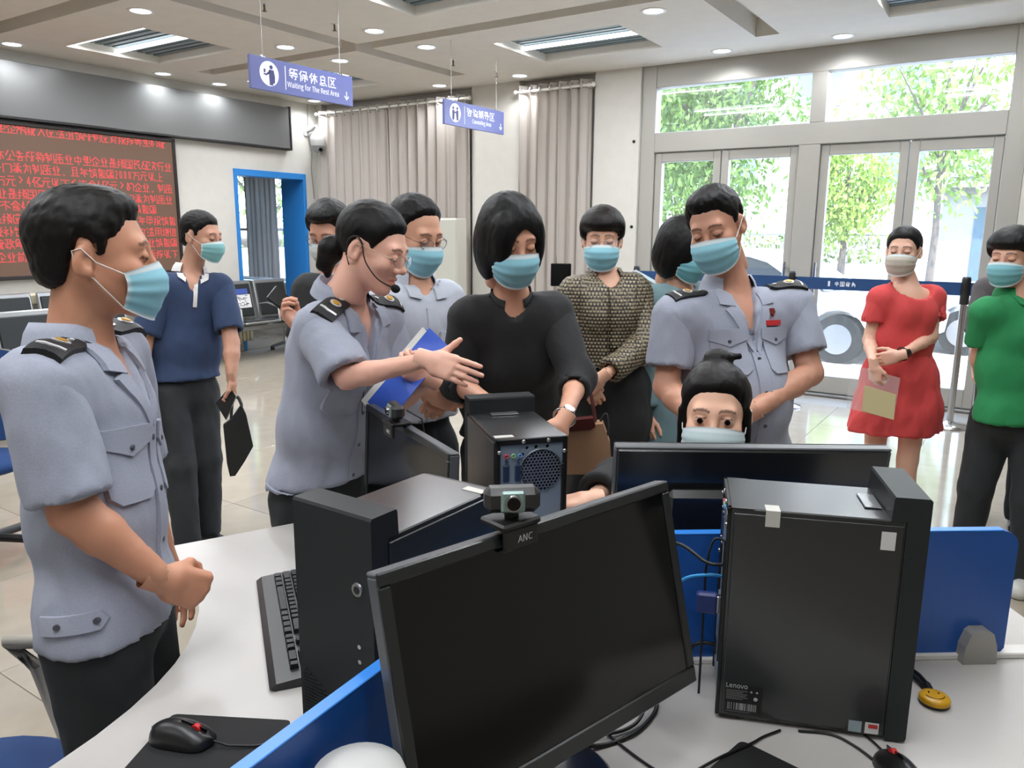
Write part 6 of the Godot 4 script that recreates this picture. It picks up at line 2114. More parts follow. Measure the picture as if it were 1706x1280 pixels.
func hair_mat(key: String, col: Color) -> StandardMaterial3D:
	if mats.has(key):
		return mats[key]
	var m := M(key, col, 0.5, 0.0, grain("strands", 0.35, 3, 0.5, 1.0, 256, 0.08), 6.0, grain("strands", 0.35), 0.10)
	m.metallic_specular = 0.35
	return m

# d: label, fwd, h, J (joints in metres), hf (face direction), skin, hair, mask, top, low, shoes, hands, ...
func person(d: Dictionary) -> Dictionary:
	var J: Dictionary = d.J
	var S: float = d.get("h", 1.68) / 1.70
	var fem: bool = d.get("fem", false)
	var B: float = d.get("build", 1.0)
	var fwd: Vector3 = Vector3(d.fwd.x, 0, d.fwd.z).normalized()
	var left := Vector3.UP.cross(fwd)
	var pel: Vector3 = J.pel
	var neck: Vector3 = J.neck
	var head: Vector3 = J.head
	var up := (neck - pel).normalized()
	var hw: float = (0.155 if fem else 0.178) * S * d.get("wide", 1.0)
	var def := func(k: String, p: Vector3) -> void:
		if not J.has(k): J[k] = p
	def.call("shL", neck - up * 0.05 * S + left * hw)
	def.call("shR", neck - up * 0.05 * S - left * hw)
	var side: Vector3 = (J.shL - J.shR)
	side = (side - up * side.dot(up)).normalized()
	def.call("elL", J.shL + Vector3(0, -0.27 * S, 0) + side * 0.05)
	def.call("elR", J.shR + Vector3(0, -0.27 * S, 0) - side * 0.05)
	def.call("wrL", J.elL + Vector3(0, -0.23 * S, 0) + fwd * 0.05)
	def.call("wrR", J.elR + Vector3(0, -0.23 * S, 0) + fwd * 0.05)
	var gait: float = d.get("stance", 0.10)
	for s in ["L", "R"]:
		var sg := 1.0 if s == "L" else -1.0
		def.call("hip" + s, pel + left * sg * 0.085 * S + Vector3(0, -0.03, 0))
		def.call("an" + s, Vector3(pel.x, 0.085, pel.z) + left * sg * gait)
		def.call("kn" + s, J["hip" + s].lerp(J["an" + s], 0.5) + fwd * 0.025)
	var front := side.cross(up).normalized()     # the way the chest faces
	var root := thing("person", d.label, "person", Vector3(pel.x, 0, pel.z), atan2(fwd.x, fwd.z))
	var inv := root.transform.affine_inverse()
	var hf: Vector3 = d.get("hf", fwd).normalized()
	var hl := Vector3.UP.cross(hf).normalized()
	var hb := Basis(hl, hf.cross(hl), hf) * Basis(Vector3.BACK, d.get("roll", 0.0))
	var hs: float = d.get("head", 1.0)
	var hx := Transform3D(hb * Basis.from_scale(Vector3.ONE * hs), head)
	var skin: Color = lin(d.get("skin", Color(0.80, 0.62, 0.52)) * 1.07)
	# --- body
	var lo := pel
	var hi := pel
	for k in J:
		lo = lo.min(J[k])
		hi = hi.max(J[k])
	var pad := Vector3.ONE * 0.19
	lo -= pad
	hi += pad
	lo.y = maxf(lo.y, -0.02)
	var cell: float = d.get("cell", 0.013)
	var waist := pel.lerp(neck, 0.36)
	var chest := pel.lerp(neck, 0.74)
	var ar := (0.80 if fem else 1.0) * S
	var fb := Field.new(lo, hi, d.get("bcell", 0.015))
	fb.cap(pel, waist, 0.088 * B * S, 0.082 * B * S, 0.04, false, side, 1.45)
	fb.cap(waist, chest, 0.084 * B * S, 0.092 * B * S, 0.04, false, side, 1.45)
	fb.cap(J.shL.lerp(J.shR, 0.12), J.shR.lerp(J.shL, 0.12), 0.045 * S, 0.045 * S, 0.05)
	fb.cap(chest, neck, 0.085 * S, 0.055 * S, 0.04)
	fb.cap(neck, head + hb * Vector3(0, -0.07, -0.022) * hs, 0.054 * S * (0.88 if fem else 1.0), 0.052 * S * (0.88 if fem else 1.0), 0.03)
	for s in ["L", "R"]:
		fb.cap(J["sh" + s], J["el" + s], 0.046 * ar, 0.039 * ar, 0.03)
		fb.cap(J["el" + s], J["el" + s].lerp(J["wr" + s], 0.3), 0.039 * ar, 0.039 * ar, 0.015)
		fb.cap(J["el" + s].lerp(J["wr" + s], 0.3), J["wr" + s], 0.039 * ar, 0.026 * ar, 0.015)
		fb.cap(J["hip" + s], J["kn" + s], 0.078 * S, 0.050 * S, 0.03)
		fb.cap(J["kn" + s], J["kn" + s].lerp(J["an" + s], 0.35), 0.050 * S, 0.052 * S, 0.02)
		fb.cap(J["kn" + s].lerp(J["an" + s], 0.35), J["an" + s], 0.052 * S, 0.034 * S, 0.02)
		fb.cap(J["an" + s] - Vector3(0, 0.045, 0), J["an" + s] + fwd * 0.11 - Vector3(0, 0.055, 0), 0.026, 0.020, 0.015)
	var body := fb.net()
	body.c.resize(body.v.size())
	body.c.fill(skin)
	body.add(head_net(d.get("eyes", false)), hx, skin)
	for s in ["L", "R"]:
		var hd: Dictionary = d.get("hand" + s, {})
		var pose: String = hd.get("pose", "relaxed")
		var fd: Vector3 = (hd.get("dir", J["wr" + s] - J["el" + s]) as Vector3).normalized()
		var pn: Vector3 = hd.get("palm", -side if s == "L" else side)
		pn = (pn - fd * pn.dot(fd)).normalized()
		var b := Basis(fd.cross(pn), fd, pn)
		if s == "L":
			b = Basis(-b.x, b.y, b.z)
		var k := (0.90 if fem else 1.0) * S
		body.add(hand_net(pose), Transform3D(b * Basis.from_scale(Vector3.ONE * k), J["wr" + s]), skin)
	obj(body.mesh(inv), "body", skin_mat(), root)
	# --- eyes
	if d.get("eyes", false):
		for s in [-1.0, 1.0]:
			var eb := MB.new()
			eb.xf = inv * hx
			eb.col = lin(Color(0.74, 0.70, 0.68))
			eb.ball(Vector3(s * 0.031, 0.0, 0.0785), Vector3.ONE * 0.0122, 10)
			eb.col = lin(Color(0.16, 0.10, 0.07))
			eb.cyl(Vector3(s * 0.031, 0.0, 0.0895), Vector3(s * 0.031, 0.0, 0.0914), 0.0070, 0.0062, 18)
			eb.col = lin(Color(0.02, 0.02, 0.02))
			eb.cyl(Vector3(s * 0.031, 0.0, 0.0908), Vector3(s * 0.031, 0.0, 0.0915), 0.0025, -1.0, 12)
			var em := M("eye", Color.WHITE, 0.15)
			em.vertex_color_use_as_albedo = true
			obj(eb, "eye", em, root)
	# --- hair
	var hn := Net.new()
	hn.add(hair_net(d.hair), hx, Color.WHITE)
	hn.c = PackedColorArray()
	obj(hn.mesh(inv), "hair", hair_mat("hair_%s" % d.get("hair_col", Color(0.045, 0.040, 0.038)).to_html(), d.get("hair_col", Color(0.045, 0.040, 0.038))), root)
	# --- mask
	if d.has("mask"):
		var mk := Net.new()
		mk.add(mask_net(lin(d.mask), lin(Color(0.84, 0.89, 0.90))), hx, Color.WHITE)
		var mm := M("mask_cloth", Color.WHITE, 0.75, 0.0, grain("weave", 0.08, 4, 0.86, 1.0), 14.0)
		mm.vertex_color_use_as_albedo = true
		var mo := obj(mk.mesh(inv), "face_mask", mm, root)
		for s in [-1.0, 1.0]:
			var lp := MB.new()
			lp.xf = inv * hx
			var a := mask_point(s, 0.03, 0.003)
			var b2 := mask_point(s, 0.97, 0.003)
			lp.tube([a, Vector3(s * 0.076, -0.012, 0.006), Vector3(s * 0.085, 0.012, -0.016), Vector3(s * 0.086, 0.008, -0.030), Vector3(s * 0.084, -0.022, -0.026), Vector3(s * 0.077, -0.040, 0.0), b2], 0.0014, 6)
			obj(lp, "ear_loop", M("loop_white", Color(0.86, 0.84, 0.82), 0.7), mo)
	# --- shirt, blouse or dress top
	var out := {"root": root, "inv": inv, "J": J, "hx": hx, "up": up, "side": side, "front": front, "neck": neck, "chest": chest, "waist": waist, "S": S, "left": left, "fwd": fwd}
	var t: Dictionary = d.top
	var ex: float = t.get("loose", 0.016)
	var fs := Field.new(lo, hi, cell)
	var hem_y: float = t.get("hem", pel.y - 0.06)
	var hem_pt := pel + up * ((hem_y - pel.y) / maxf(up.y, 0.3))
	var bw: float = B * S
	fs.cap(hem_pt - up * 0.06, pel, (0.096 * bw + ex) * t.get("flare", 1.07), 0.094 * bw + ex, 0.04, false, side, t.get("hipw", 1.56))
	fs.cap(pel, waist, 0.092 * bw + ex, (0.086 + t.get("belly", 0.0) * 0.4) * bw + ex, 0.04, false, side, 1.42)
	fs.cap(waist, chest, (0.088 + t.get("belly", 0.0) * 0.4) * bw + ex, 0.094 * bw + ex, 0.05, false, side, 1.45)
	if t.get("belly", 0.0) > 0.0:
		fs.ell(waist + front * (0.05 + t.belly), Vector3(0.13, 0.15, 0.10) * bw, 0.06)
	if fem:
		for s in [-1.0, 1.0]:
			fs.ell(chest - up * 0.05 * S + front * 0.075 * S + side * s * 0.06 * S, Vector3(0.055, 0.06, 0.05) * S + Vector3.ONE * ex * 0.5, 0.05)
	fs.cap(J.shL.lerp(J.shR, 0.10), J.shR.lerp(J.shL, 0.10), 0.047 * S + ex * 0.8, 0.047 * S + ex * 0.8, 0.06)
	fs.cap(chest, neck - up * 0.02, 0.092 * S + ex * 0.6, 0.062 * S, 0.04)
	var sleeves: Array = []
	for s in ["L", "R"]:
		var sl: float = t.get("sleeve" + s, t.get("sleeve", 0.9))
		var se: float = t.get("sleeve_ex", ex + 0.012)
		var upper: Vector3 = J["sh" + s]
		var el: Vector3 = J["el" + s]
		var wr: Vector3 = J["wr" + s]
		fs.cap(upper, upper.lerp(el, 0.22), 0.050 * ar + ex, 0.046 * ar + ex * 0.8, 0.04)
		var slo := upper.min(el) - Vector3.ONE * 0.13
		var shi := upper.max(el) + Vector3.ONE * 0.13
		if sl > 1.0:
			slo = slo.min(wr - Vector3.ONE * 0.10)
			shi = shi.max(wr + Vector3.ONE * 0.10)
		var fa := Field.new(slo, shi, cell)
		var e: Vector3
		var dir: Vector3
		if sl <= 1.0:
			e = upper.lerp(el, sl)
			dir = (el - upper).normalized()
			fa.cap(upper, e + dir * 0.05, 0.050 * ar + ex, 0.044 * ar + se, 0.02)
		else:
			e = el.lerp(wr, sl - 1.0)
			dir = (wr - el).normalized()
			fa.cap(upper, el, 0.050 * ar + ex, 0.042 * ar + se, 0.02)
			fa.cap(el, e + dir * 0.05, 0.042 * ar + se, 0.030 * ar + se, 0.03)
		var cr: float = (0.044 if sl <= 1.0 else lerpf(0.040, 0.028, sl - 1.0)) * ar
		fa.cut(e, dir, 0.14)
		fa.cap(e - dir * 0.03, e + dir * 0.06, cr + 0.004, cr + maxf(se - 0.006, 0.006), 0.004, true)
		sleeves.append(fa.net())
	fs.cut(hem_pt, Vector3.DOWN, INF)
	fs.cap(neck - up * 0.015 + front * 0.008, neck + up * 0.2 + front * 0.02, t.get("neck_r", 0.062) * S, 0.072 * S, 0.012, true)
	if t.has("vneck"):
		var v: float = t.vneck
		fs.cap(neck + front * 0.060 * S, neck - up * v + front * 0.125 * S, t.get("vwide", 0.046) * S, 0.004, 0.006, true)
	elif t.get("scoop", 0.0) > 0.0:
		fs.ell(neck + front * 0.07 * S - up * 0.01, Vector3(1.25, 1.0, 1.0) * t.scoop, 0.01, true, Basis(side, up, front))
	var sn := fs.net()
	for q in sleeves:
		sn.add(q, Transform3D.IDENTITY, Color.WHITE)
	sn.c = PackedColorArray()
	var ns := FastNoiseLite.new()
	ns.seed = d.label.hash() % 997
	ns.frequency = t.get("fold_freq", 7.0)
	ns.fractal_octaves = 3
	sn.wrinkle(ns, t.get("fold", 0.006), Vector3(1.5, 0.75, 1.5))
	var tm: StandardMaterial3D = t.mat
	obj(sn.mesh(inv), t.get("name", "shirt"), tm, root)
	out["fs"] = fs
	# --- trousers or skirt
	var w: Dictionary = d.low
	var fl := Field.new(Vector3(lo.x, 0.0, lo.z), Vector3(hi.x, pel.y + 0.25, hi.z), maxf(cell, 0.016))
	var top_y: float = w.get("top", maxf(pel.y + 0.05, hem_y + 0.06))
	if w.get("skirt", false):
		var hem: float = w.hem
		var hp: Vector3 = Vector3(pel.x, hem, pel.z) + fwd * w.get("sway", 0.0)
		fl.cap(pel + up * 0.12, pel - Vector3(0, 0.04, 0), 0.084 * bw + 0.014, 0.102 * bw + 0.020, 0.03, false, side, 1.48)
		fl.cap(pel, hp - Vector3(0, 0.08, 0), 0.100 * bw + 0.018, w.get("flare", 0.16), 0.03, false, side, w.get("flat", 1.25))
		fl.cap(J.hipL.lerp(J.hipR, 0.02), J.hipR.lerp(J.hipL, 0.02), 0.090 * S, 0.090 * S, 0.06)
		fl.cap(J.hipL - Vector3(0, 0.14, 0), J.hipR - Vector3(0, 0.14, 0), 0.104 * S, 0.104 * S, 0.08)
		fl.cut(Vector3(pel.x, hem, pel.z), Vector3.DOWN, INF)
	else:
		fl.cap(pel + up * 0.10, pel - Vector3(0, 0.03, 0), 0.086 * bw + 0.008, 0.092 * bw + 0.010, 0.04, false, side, 1.42)
		for s in ["L", "R"]:
			var le: float = w.get("ease", 0.018)
			fl.cap(J["hip" + s], J["kn" + s], 0.082 * S * B + le * 0.6, 0.056 * S + le, 0.03)
			fl.cap(J["kn" + s], J["an" + s] - Vector3(0, 0.06, 0), 0.056 * S + le, 0.044 * S + le, 0.02)
		fl.cut(Vector3(pel.x, 0.045, pel.z), Vector3.DOWN, INF)
	fl.cut(Vector3(pel.x, top_y, pel.z), Vector3.UP, INF)
	var ln := fl.net()
	ns.seed += 5
	ln.wrinkle(ns, w.get("fold", 0.008), Vector3(1.6, 0.6, 1.6))
	obj(ln.mesh(inv), w.get("name", "trousers"), w.mat, root)
	# --- shoes
	if d.get("shoes", null) != null:
		for s in ["L", "R"]:
			var an: Vector3 = J["an" + s]
			var ff := Field.new(Vector3(an.x, 0, an.z) - Vector3(0.2, 0.03, 0.2), Vector3(an.x, 0.12, an.z) + Vector3(0.2, 0, 0.2), 0.009)
			var g := Vector3(an.x, 0.035, an.z)
			ff.cap(g - fwd * 0.045, g + fwd * 0.13 - Vector3(0, 0.008, 0), 0.040, 0.034, 0.02, false, left, 1.1)
			ff.cap(g + Vector3(0, 0.02, 0), g + Vector3(0, 0.06, 0), 0.036, 0.040, 0.02)
			ff.cut(Vector3(an.x, 0.002, an.z), Vector3.DOWN, INF)
			ff.cut(Vector3(an.x, 0.085, an.z), Vector3.UP, INF)
			obj(ff.net().mesh(inv), "shoe", d.shoes, root)
	return out

func glasses(o: Dictionary, col: Color, rim := 0.0011) -> void:
	var g := Node3D.new()
	g.name = "glasses"
	o.root.add_child(g)
	var x: Transform3D = o.inv * o.hx
	var m := M("glasses_%s" % col.to_html(), col, 0.25, 0.5)
	for s in [-1.0, 1.0]:
		var path: Array = []
		for k in 21:
			var a := TAU * k / 20
			path.append(Vector3(s * 0.032 + cos(a) * 0.024, -0.004 + sin(a) * 0.017, 0.106 - absf(s * 0.032 + cos(a) * 0.024) * 0.16))
		var mb := MB.new()
		mb.xf = x
		mb.tube(path, rim, 6)
		obj(mb, "lens_rim", m, g)
		mb = MB.new()
		mb.xf = x
		for k in 20:
			mb.tri(Vector3(s * 0.032, -0.004, 0.101), path[k + 1], path[k])
		obj(mb, "lens", glass("spectacle_lens", Color(0.9, 0.95, 1.0), 0.08), g)
		mb = MB.new()
		mb.xf = x
		mb.tube([Vector3(s * 0.056, 0.000, 0.097), Vector3(s * 0.071, 0.002, 0.080), Vector3(s * 0.080, 0.004, 0.02), Vector3(s * 0.082, 0.002, -0.015)], rim, 6)
		obj(mb, "temple", m, g)
	var br := MB.new()
	br.xf = x
	br.tube([Vector3(-0.009, 0.000, 0.105), Vector3(0, 0.003, 0.109), Vector3(0.009, 0.000, 0.105)], rim, 6)
	obj(br, "bridge", m, g)

func collar(o: Dictionary, m: Material, wing: bool, v := 0.16, r := 0.066) -> void:
	# a folded collar round the neck and, for an open collar, two wings and lapels on the chest
	var c: Vector3 = o.neck - o.up * 0.004
	var bs := Basis(o.side, o.up, o.front)
	var mb := MB.new()
	mb.xf = o.inv * Transform3D(bs, c)
	mb.sg = 3
	var n := 26
	var S: float = o.S
	var pt := func(k: int, j: int) -> Vector3:
		var a := deg_to_rad(38.0 + (322.0 - 38.0) * k / n)
		var prof: Array = [Vector2(r - 0.004, -0.004), Vector2(r - 0.006, 0.030), Vector2(r + 0.002, 0.034), Vector2(r + 0.013, 0.014), Vector2(r + 0.020, -0.012)]
		var q: Vector2 = prof[j] * S
		var back := 0.5 - 0.5 * cos(a)
		return Vector3(sin(a) * q.x * 1.05, q.y + 0.016 * back, cos(a) * q.x - 0.012)
	for k in n:
		for j in 4:
			mb.quad(pt.call(k, j), pt.call(k, j + 1), pt.call(k + 1, j + 1), pt.call(k + 1, j))
	obj(mb, "collar", m, o.root)
	if not wing:
		return
	for s in [-1.0, 1.0]:
		var w := v2([s * 0.040, 0.030, s * 0.088, 0.012, s * 0.092, -0.052, s * 0.046, -0.060])
		if s < 0.0: w.reverse()
		obj(patch(o.fs, c + o.front * 0.02, o.side, o.up, w, 0.004, 0.002, o.inv), "collar_wing", m, o.root)
		var l := v2([s * 0.046, -0.052, s * 0.078, -0.070, s * 0.062, -0.095, s * 0.006, -v - 0.025, s * 0.002, -v - 0.01])
		if s < 0.0: l.reverse()
		obj(patch(o.fs, c + o.front * 0.02, o.side, o.up, l, 0.003, 0.001, o.inv), "lapel", m, o.root)

func uniform_fittings(o: Dictionary, m: Material, v: float, py := 0.0) -> void:
	collar(o, m, true, v)
	var navy := cloth("epaulette_navy", Color(0.035, 0.04, 0.055), 0.6)
	var silver := M("badge_silver", Color(0.80, 0.80, 0.80), 0.35, 0.3)
	var gold := M("badge_gold", Color(0.80, 0.62, 0.20), 0.35, 0.4)
	var c: Vector3 = o.neck
	# placket and buttons
	var pk := v2([-0.017, -v - 0.02, 0.017, -v - 0.02, 0.017, -0.52, -0.017, -0.52])
	pk.reverse()
	obj(patch(o.fs, c, o.side, o.up, pk, 0.003, 0.0, o.inv, 0.02), "placket", m, o.root)
	for k in 4:
		var at: Vector3 = o.fs.hit(c - o.up * (v + 0.04 + k * 0.10) + o.front * 0.25, -o.front, 0.4)
		if at.x == INF: continue
		var b := MB.new()
		b.xf = o.inv
		b.cyl(at, at + o.front * 0.007, 0.0065, 0.0055, 12)
		obj(b, "button", M("button_grey", Color(0.28, 0.28, 0.31), 0.4), o.root)
	# chest pockets with pointed flaps
	for s in [-1.0, 1.0]:
		var cx: float = s * 0.078
		var pp := v2([cx - 0.050, py - 0.175, cx + 0.050, py - 0.175, cx + 0.050, py - 0.285, cx + 0.035, py - 0.300, cx - 0.035, py - 0.300, cx - 0.050, py - 0.285])
		pp.reverse()
		obj(patch(o.fs, c, o.side, o.up, pp, 0.003, 0.001, o.inv), "pocket", m, o.root)
		var fp := v2([cx - 0.054, py - 0.162, cx + 0.054, py - 0.162, cx + 0.054, py - 0.195, cx, py - 0.216, cx - 0.054, py - 0.195])
		fp.reverse()
		obj(patch(o.fs, c, o.side, o.up, fp, 0.005, 0.003, o.inv), "pocket_flap", m, o.root)
		var at: Vector3 = o.fs.hit(c - o.up * (0.200 - py) + o.side * cx + o.front * 0.25, -o.front, 0.4)
		if at.x == INF: continue
		var b := MB.new()
		b.xf = o.inv
		b.cyl(at, at + o.front * 0.013, 0.006, 0.005, 12)
		obj(b, "button", M("button_grey"), o.root)
	# buttoned waist tab on the hip
	var hp: Vector3 = o.J.pel + o.up * 0.014
	obj(patch(o.fs, hp, o.front, o.up, v2([-0.05, -0.016, 0.05, -0.016, 0.062, 0.0, 0.05, 0.016, -0.05, 0.016]), 0.003, 0.001, o.inv), "waist_tab", m, o.root)
	for k in 2:
		var wb: Vector3 = o.fs.hit(hp + o.front * (k * 0.06 - 0.015) - o.side * 0.3, o.side, 0.4)
		if wb.x == INF: continue
		var wm := MB.new()
		wm.xf = o.inv
		wm.cyl(wb, wb - o.side * 0.010, 0.0065, 0.0055, 12)
		obj(wm, "button", M("button_grey"), o.root)
	# shoulder boards
	for s in [-1.0, 1.0]:
		var sh: Vector3 = o.J.shL if s > 0.0 else o.J.shR
		var ax: Vector3 = (sh - o.neck)
		ax = (ax - o.up * ax.dot(o.up) + o.up * -0.03).normalized()
		var nr: Vector3 = o.up * 0.80 + o.front * 0.50 + ax * 0.22
		nr = (nr - ax * nr.dot(ax)).normalized()
		var ay: Vector3 = nr.cross(ax).normalized()
		var base: Vector3 = o.neck.lerp(sh, 0.84) + o.up * 0.03 + o.front * 0.012
		var bd := v2([-0.062, -0.020, -0.050, -0.027, 0.058, -0.030, 0.058, 0.030, -0.050, 0.027, -0.062, 0.020])
		obj(patch(o.fs, base, ax, ay, bd, 0.005, 0.002, o.inv), "epaulette", navy, o.root)
		obj(patch(o.fs, base, ax, ay, disc2(Vector2(0.0, 0.0), 0.0155), 0.002, 0.007, o.inv), "emblem_wreath", silver, o.root)
		obj(patch(o.fs, base, ax, ay, disc2(Vector2(0.0, 0.0), 0.0095), 0.002, 0.009, o.inv), "emblem_core", gold, o.root)
		obj(patch(o.fs, base, ax, ay, v2([0.034, -0.024, 0.039, -0.024, 0.044, 0.0, 0.039, 0.024, 0.034, 0.024, 0.038, 0.0]), 0.002, 0.007, o.inv), "rank_bar", silver, o.root)
		obj(patch(o.fs, base, ax, ay, disc2(Vector2(-0.044, 0.0), 0.006), 0.003, 0.007, o.inv), "epaulette_button", silver, o.root)

# ---------------------------------------------------------------- the people around the desk
func build_people() -> void:
	var sky := cloth("mask_marker", Color(0.4, 0.7, 0.8))
	var uni := cloth("uniform_grey", Color(0.63, 0.65, 0.71), 0.8)
	var black := cloth("cloth_black", Color(0.115, 0.118, 0.122), 0.8)
	var slacks := cloth("slacks_black", Color(0.135, 0.15, 0.16), 0.85)
	var blue := Color(0.57, 0.80, 0.86)
	var shoe_b := M("shoe_black", Color(0.03, 0.03, 0.03), 0.35)
	var o: Dictionary
	var R: Vector3
	var K: Vector3
	var fr: Array
	# officer with his fist on the desk edge
	fr = level(152)
	R = fr[0]
	K = fr[1]
	o = person({"label": "officer in grey uniform shirt standing at the desk edge with a closed fist", "h": 1.66, "fwd": R * 0.93 + K * 0.36, "hf": R * 0.99 + K * 0.10 + Vector3(0, -0.03, 0), "cell": 0.011, "build": 1.0,
		"J": {"head": P(160, 424, 1.45), "neck": P(132, 572, 1.47), "pel": P(182, 1000, 1.50), "elR": P(122, 852, 1.32), "wrR": P(268, 964, 1.40)},
		"handR": {"pose": "fist", "dir": P(345, 988, 1.46) - P(268, 964, 1.40), "palm": -K + Vector3(0, -0.25, 0)}, "skin": Color(0.74, 0.53, 0.42), "hair": "man", "hair_col": Color(0.085, 0.07, 0.06), "mask": blue,
		"top": {"mat": uni, "sleeve": 0.90, "hem": P(180, 1030, 1.48).y, "vneck": 0.15, "loose": 0.017, "sleeve_ex": 0.030, "fold": 0.007}, "low": {"mat": slacks, "name": "trousers"}, "shoes": shoe_b})
	uniform_fittings(o, uni, 0.15)
	var hemb := MB.new()
	# man in the navy polo with the document case
	var polo := cloth("polo_navy", Color(0.17, 0.24, 0.37), 0.85)
	fr = level(336)
	R = fr[0]
	K = fr[1]
	o = person({"label": "man in a navy polo shirt with white collar carrying a dark document case", "h": 1.72, "fwd": R * 0.5 + K * 0.87, "hf": R * 0.80 + K * 0.58 + Vector3(0, -0.16, 0), "build": 1.05,
		"J": {"head": P(336, 393, 3.9), "neck": P(318, 452, 3.95), "pel": P(306, 650, 3.95), "shR": P(268, 478, 3.84), "shL": P(368, 478, 3.98), "elR": P(238, 580, 3.80), "wrR": P(240, 668, 3.72), "elL": P(386, 572, 3.92), "wrL": P(386, 632, 3.86), "anR": on_y(312, 900, 0.085), "anL": on_y(346, 878, 0.085)},
		"handL": {"pose": "grip", "dir": Vector3(0, -1, 0) + R * 0.1, "palm": -R}, "skin": Color(0.72, 0.54, 0.45), "hair": "man_flat", "mask": Color(0.50, 0.72, 0.73),
		"top": {"mat": polo, "sleeve": 0.80, "hem": P(320, 633, 3.9).y, "vneck": 0.13, "loose": 0.018, "neck_r": 0.060}, "low": {"mat": slacks}, "shoes": shoe_b})
	var white := cloth("collar_white", Color(0.86, 0.85, 0.84))
	collar(o, white, false)
	for s in [-1.0, 1.0]:
		var w := v2([s * 0.030, 0.028, s * 0.078, 0.012, s * 0.070, -0.045, s * 0.035, -0.070])
		if s < 0.0: w.reverse()
		obj(patch(o.fs, o.neck + o.front * 0.02, o.side, o.up, w, 0.004, 0.002, o.inv), "collar_wing", white, o.root)
	obj(patch(o.fs, o.neck, o.side, o.up, v2([0.004, -0.19, 0.022, -0.19, 0.022, -0.06, 0.004, -0.06]), 0.003, 0.002, o.inv), "placket", white, o.root)
	# man reading his phone
	fr = level(548)
	R = fr[0]
	K = fr[1]
	o = person({"label": "man in a black t-shirt and white mask reading his phone before the curtains", "h": 1.73, "fwd": K * 0.9 - R * 0.35, "hf": K * 0.80 - R * 0.42 + Vector3(0, -0.40, 0),
		"J": {"head": P(548, 386, 3.3), "neck": P(556, 452, 3.36), "pel": P(572, 700, 3.42), "shR": P(514, 484, 3.22), "shL": P(612, 480, 3.44), "elR": P(502, 592, 3.2), "wrR": P(497, 545, 3.03), "elL": P(628, 590, 3.5), "wrL": P(640, 690, 3.45)},
		"handR": {"pose": "grip", "dir": Vector3(0, 0.8, 0) - R * 0.6 + K * 0.2, "palm": K * 0.4 + R * 0.7 + Vector3(0, 0.5, 0)}, "skin": Color(0.73, 0.54, 0.45), "hair": "man_full", "mask": Color(0.82, 0.83, 0.82),
		"top": {"mat": black, "name": "t_shirt", "sleeve": 0.75, "hem": P(572, 690, 3.42).y, "loose": 0.018}, "low": {"mat": slacks}, "shoes": shoe_b})
	glasses(o, Color(0.1, 0.1, 0.1))
	# presenter with the headset
	fr = level(622)
	R = fr[0]
	K = fr[1]
	o = person({"label": "woman officer with a headset microphone holding out her open hand", "h": 1.64, "fem": true, "fwd": R * 0.80 + K * 0.60, "hf": R * 0.86 + K * 0.44 + Vector3(0, -0.34, 0), "roll": -0.05, "cell": 0.011, "head": 0.97,
		"J": {"head": P(622, 414, 2.08), "neck": P(574, 494, 2.15), "pel": P(532, 800, 2.34), "shR": P(532, 546, 2.05), "shL": P(636, 532, 2.29), "elR": P(578, 630, 1.98), "wrR": P(712, 600, 1.86), "elL": P(668, 668, 2.32), "wrL": P(716, 632, 2.10)},
		"handR": {"pose": "point", "dir": P(800, 628, 1.80) - P(712, 600, 1.86), "palm": -K + Vector3(0, -0.25, 0)}, "handL": {"pose": "grip", "dir": -R * 0.75 + Vector3(0, 0.5, 0) + K * 0.35, "palm": -K * 0.8 + R * 0.3}, "skin": Color(0.84, 0.65, 0.57), "hair": "tied", "hair_col": Color(0.035, 0.03, 0.032),
		"top": {"mat": uni, "sleeve": 0.95, "hem": P(532, 800, 2.30).y, "vneck": 0.17, "loose": 0.024, "sleeve_ex": 0.040, "fold": 0.008, "flare": 1.05}, "low": {"mat": slacks}, "shoes": shoe_b, "wide": 1.0})
	uniform_fittings(o, uni, 0.17)
	glasses(o, Color(0.62, 0.55, 0.48), 0.0008)
	headset(o)
	var presenter := o
	# man with folded arms
	var pale := cloth("shirt_pale", Color(0.72, 0.74, 0.78), 0.8)
	fr = level(692)
	R = fr[0]
	K = fr[1]
	o = person({"label": "man in a pale short-sleeved shirt with his forearms crossed behind the presenter", "h": 1.74, "head": 1.04, "fwd": K * 0.82 + R * 0.57, "hf": R * 0.62 + K * 0.72 + Vector3(0, -0.34, 0),
		"J": {"head": P(692, 388, 2.68), "neck": P(690, 470, 2.73), "pel": P(688, 735, 2.79), "shR": P(632, 508, 2.63), "shL": P(742, 500, 2.79), "elR": P(632, 634, 2.57), "wrR": P(714, 652, 2.45), "elL": P(760, 618, 2.75), "wrL": P(742, 640, 2.51)},
		"handR": {"pose": "clasp", "dir": R * 0.9 + Vector3(0, -0.35, 0), "palm": -K}, "handL": {"pose": "clasp", "dir": Vector3(0, -0.8, 0) - R * 0.4 + K * 0.1, "palm": -K}, "skin": Color(0.76, 0.57, 0.47), "hair": "man_bald", "mask": blue,
		"top": {"mat": pale, "sleeve": 0.85, "hem": P(688, 692, 2.79).y, "vneck": 0.07, "vwide": 0.032, "loose": 0.020, "sleeve_ex": 0.026}, "low": {"mat": slacks}, "shoes": shoe_b})
	collar(o, pale, false)
	for s in [-1.0, 1.0]:
		var w := v2([s * 0.030, 0.028, s * 0.078, 0.010, s * 0.072, -0.052, s * 0.030, -0.060])
		if s < 0.0: w.reverse()
		obj(patch(o.fs, o.neck + o.front * 0.02, o.side, o.up, w, 0.004, 0.002, o.inv), "collar_wing", pale, o.root)
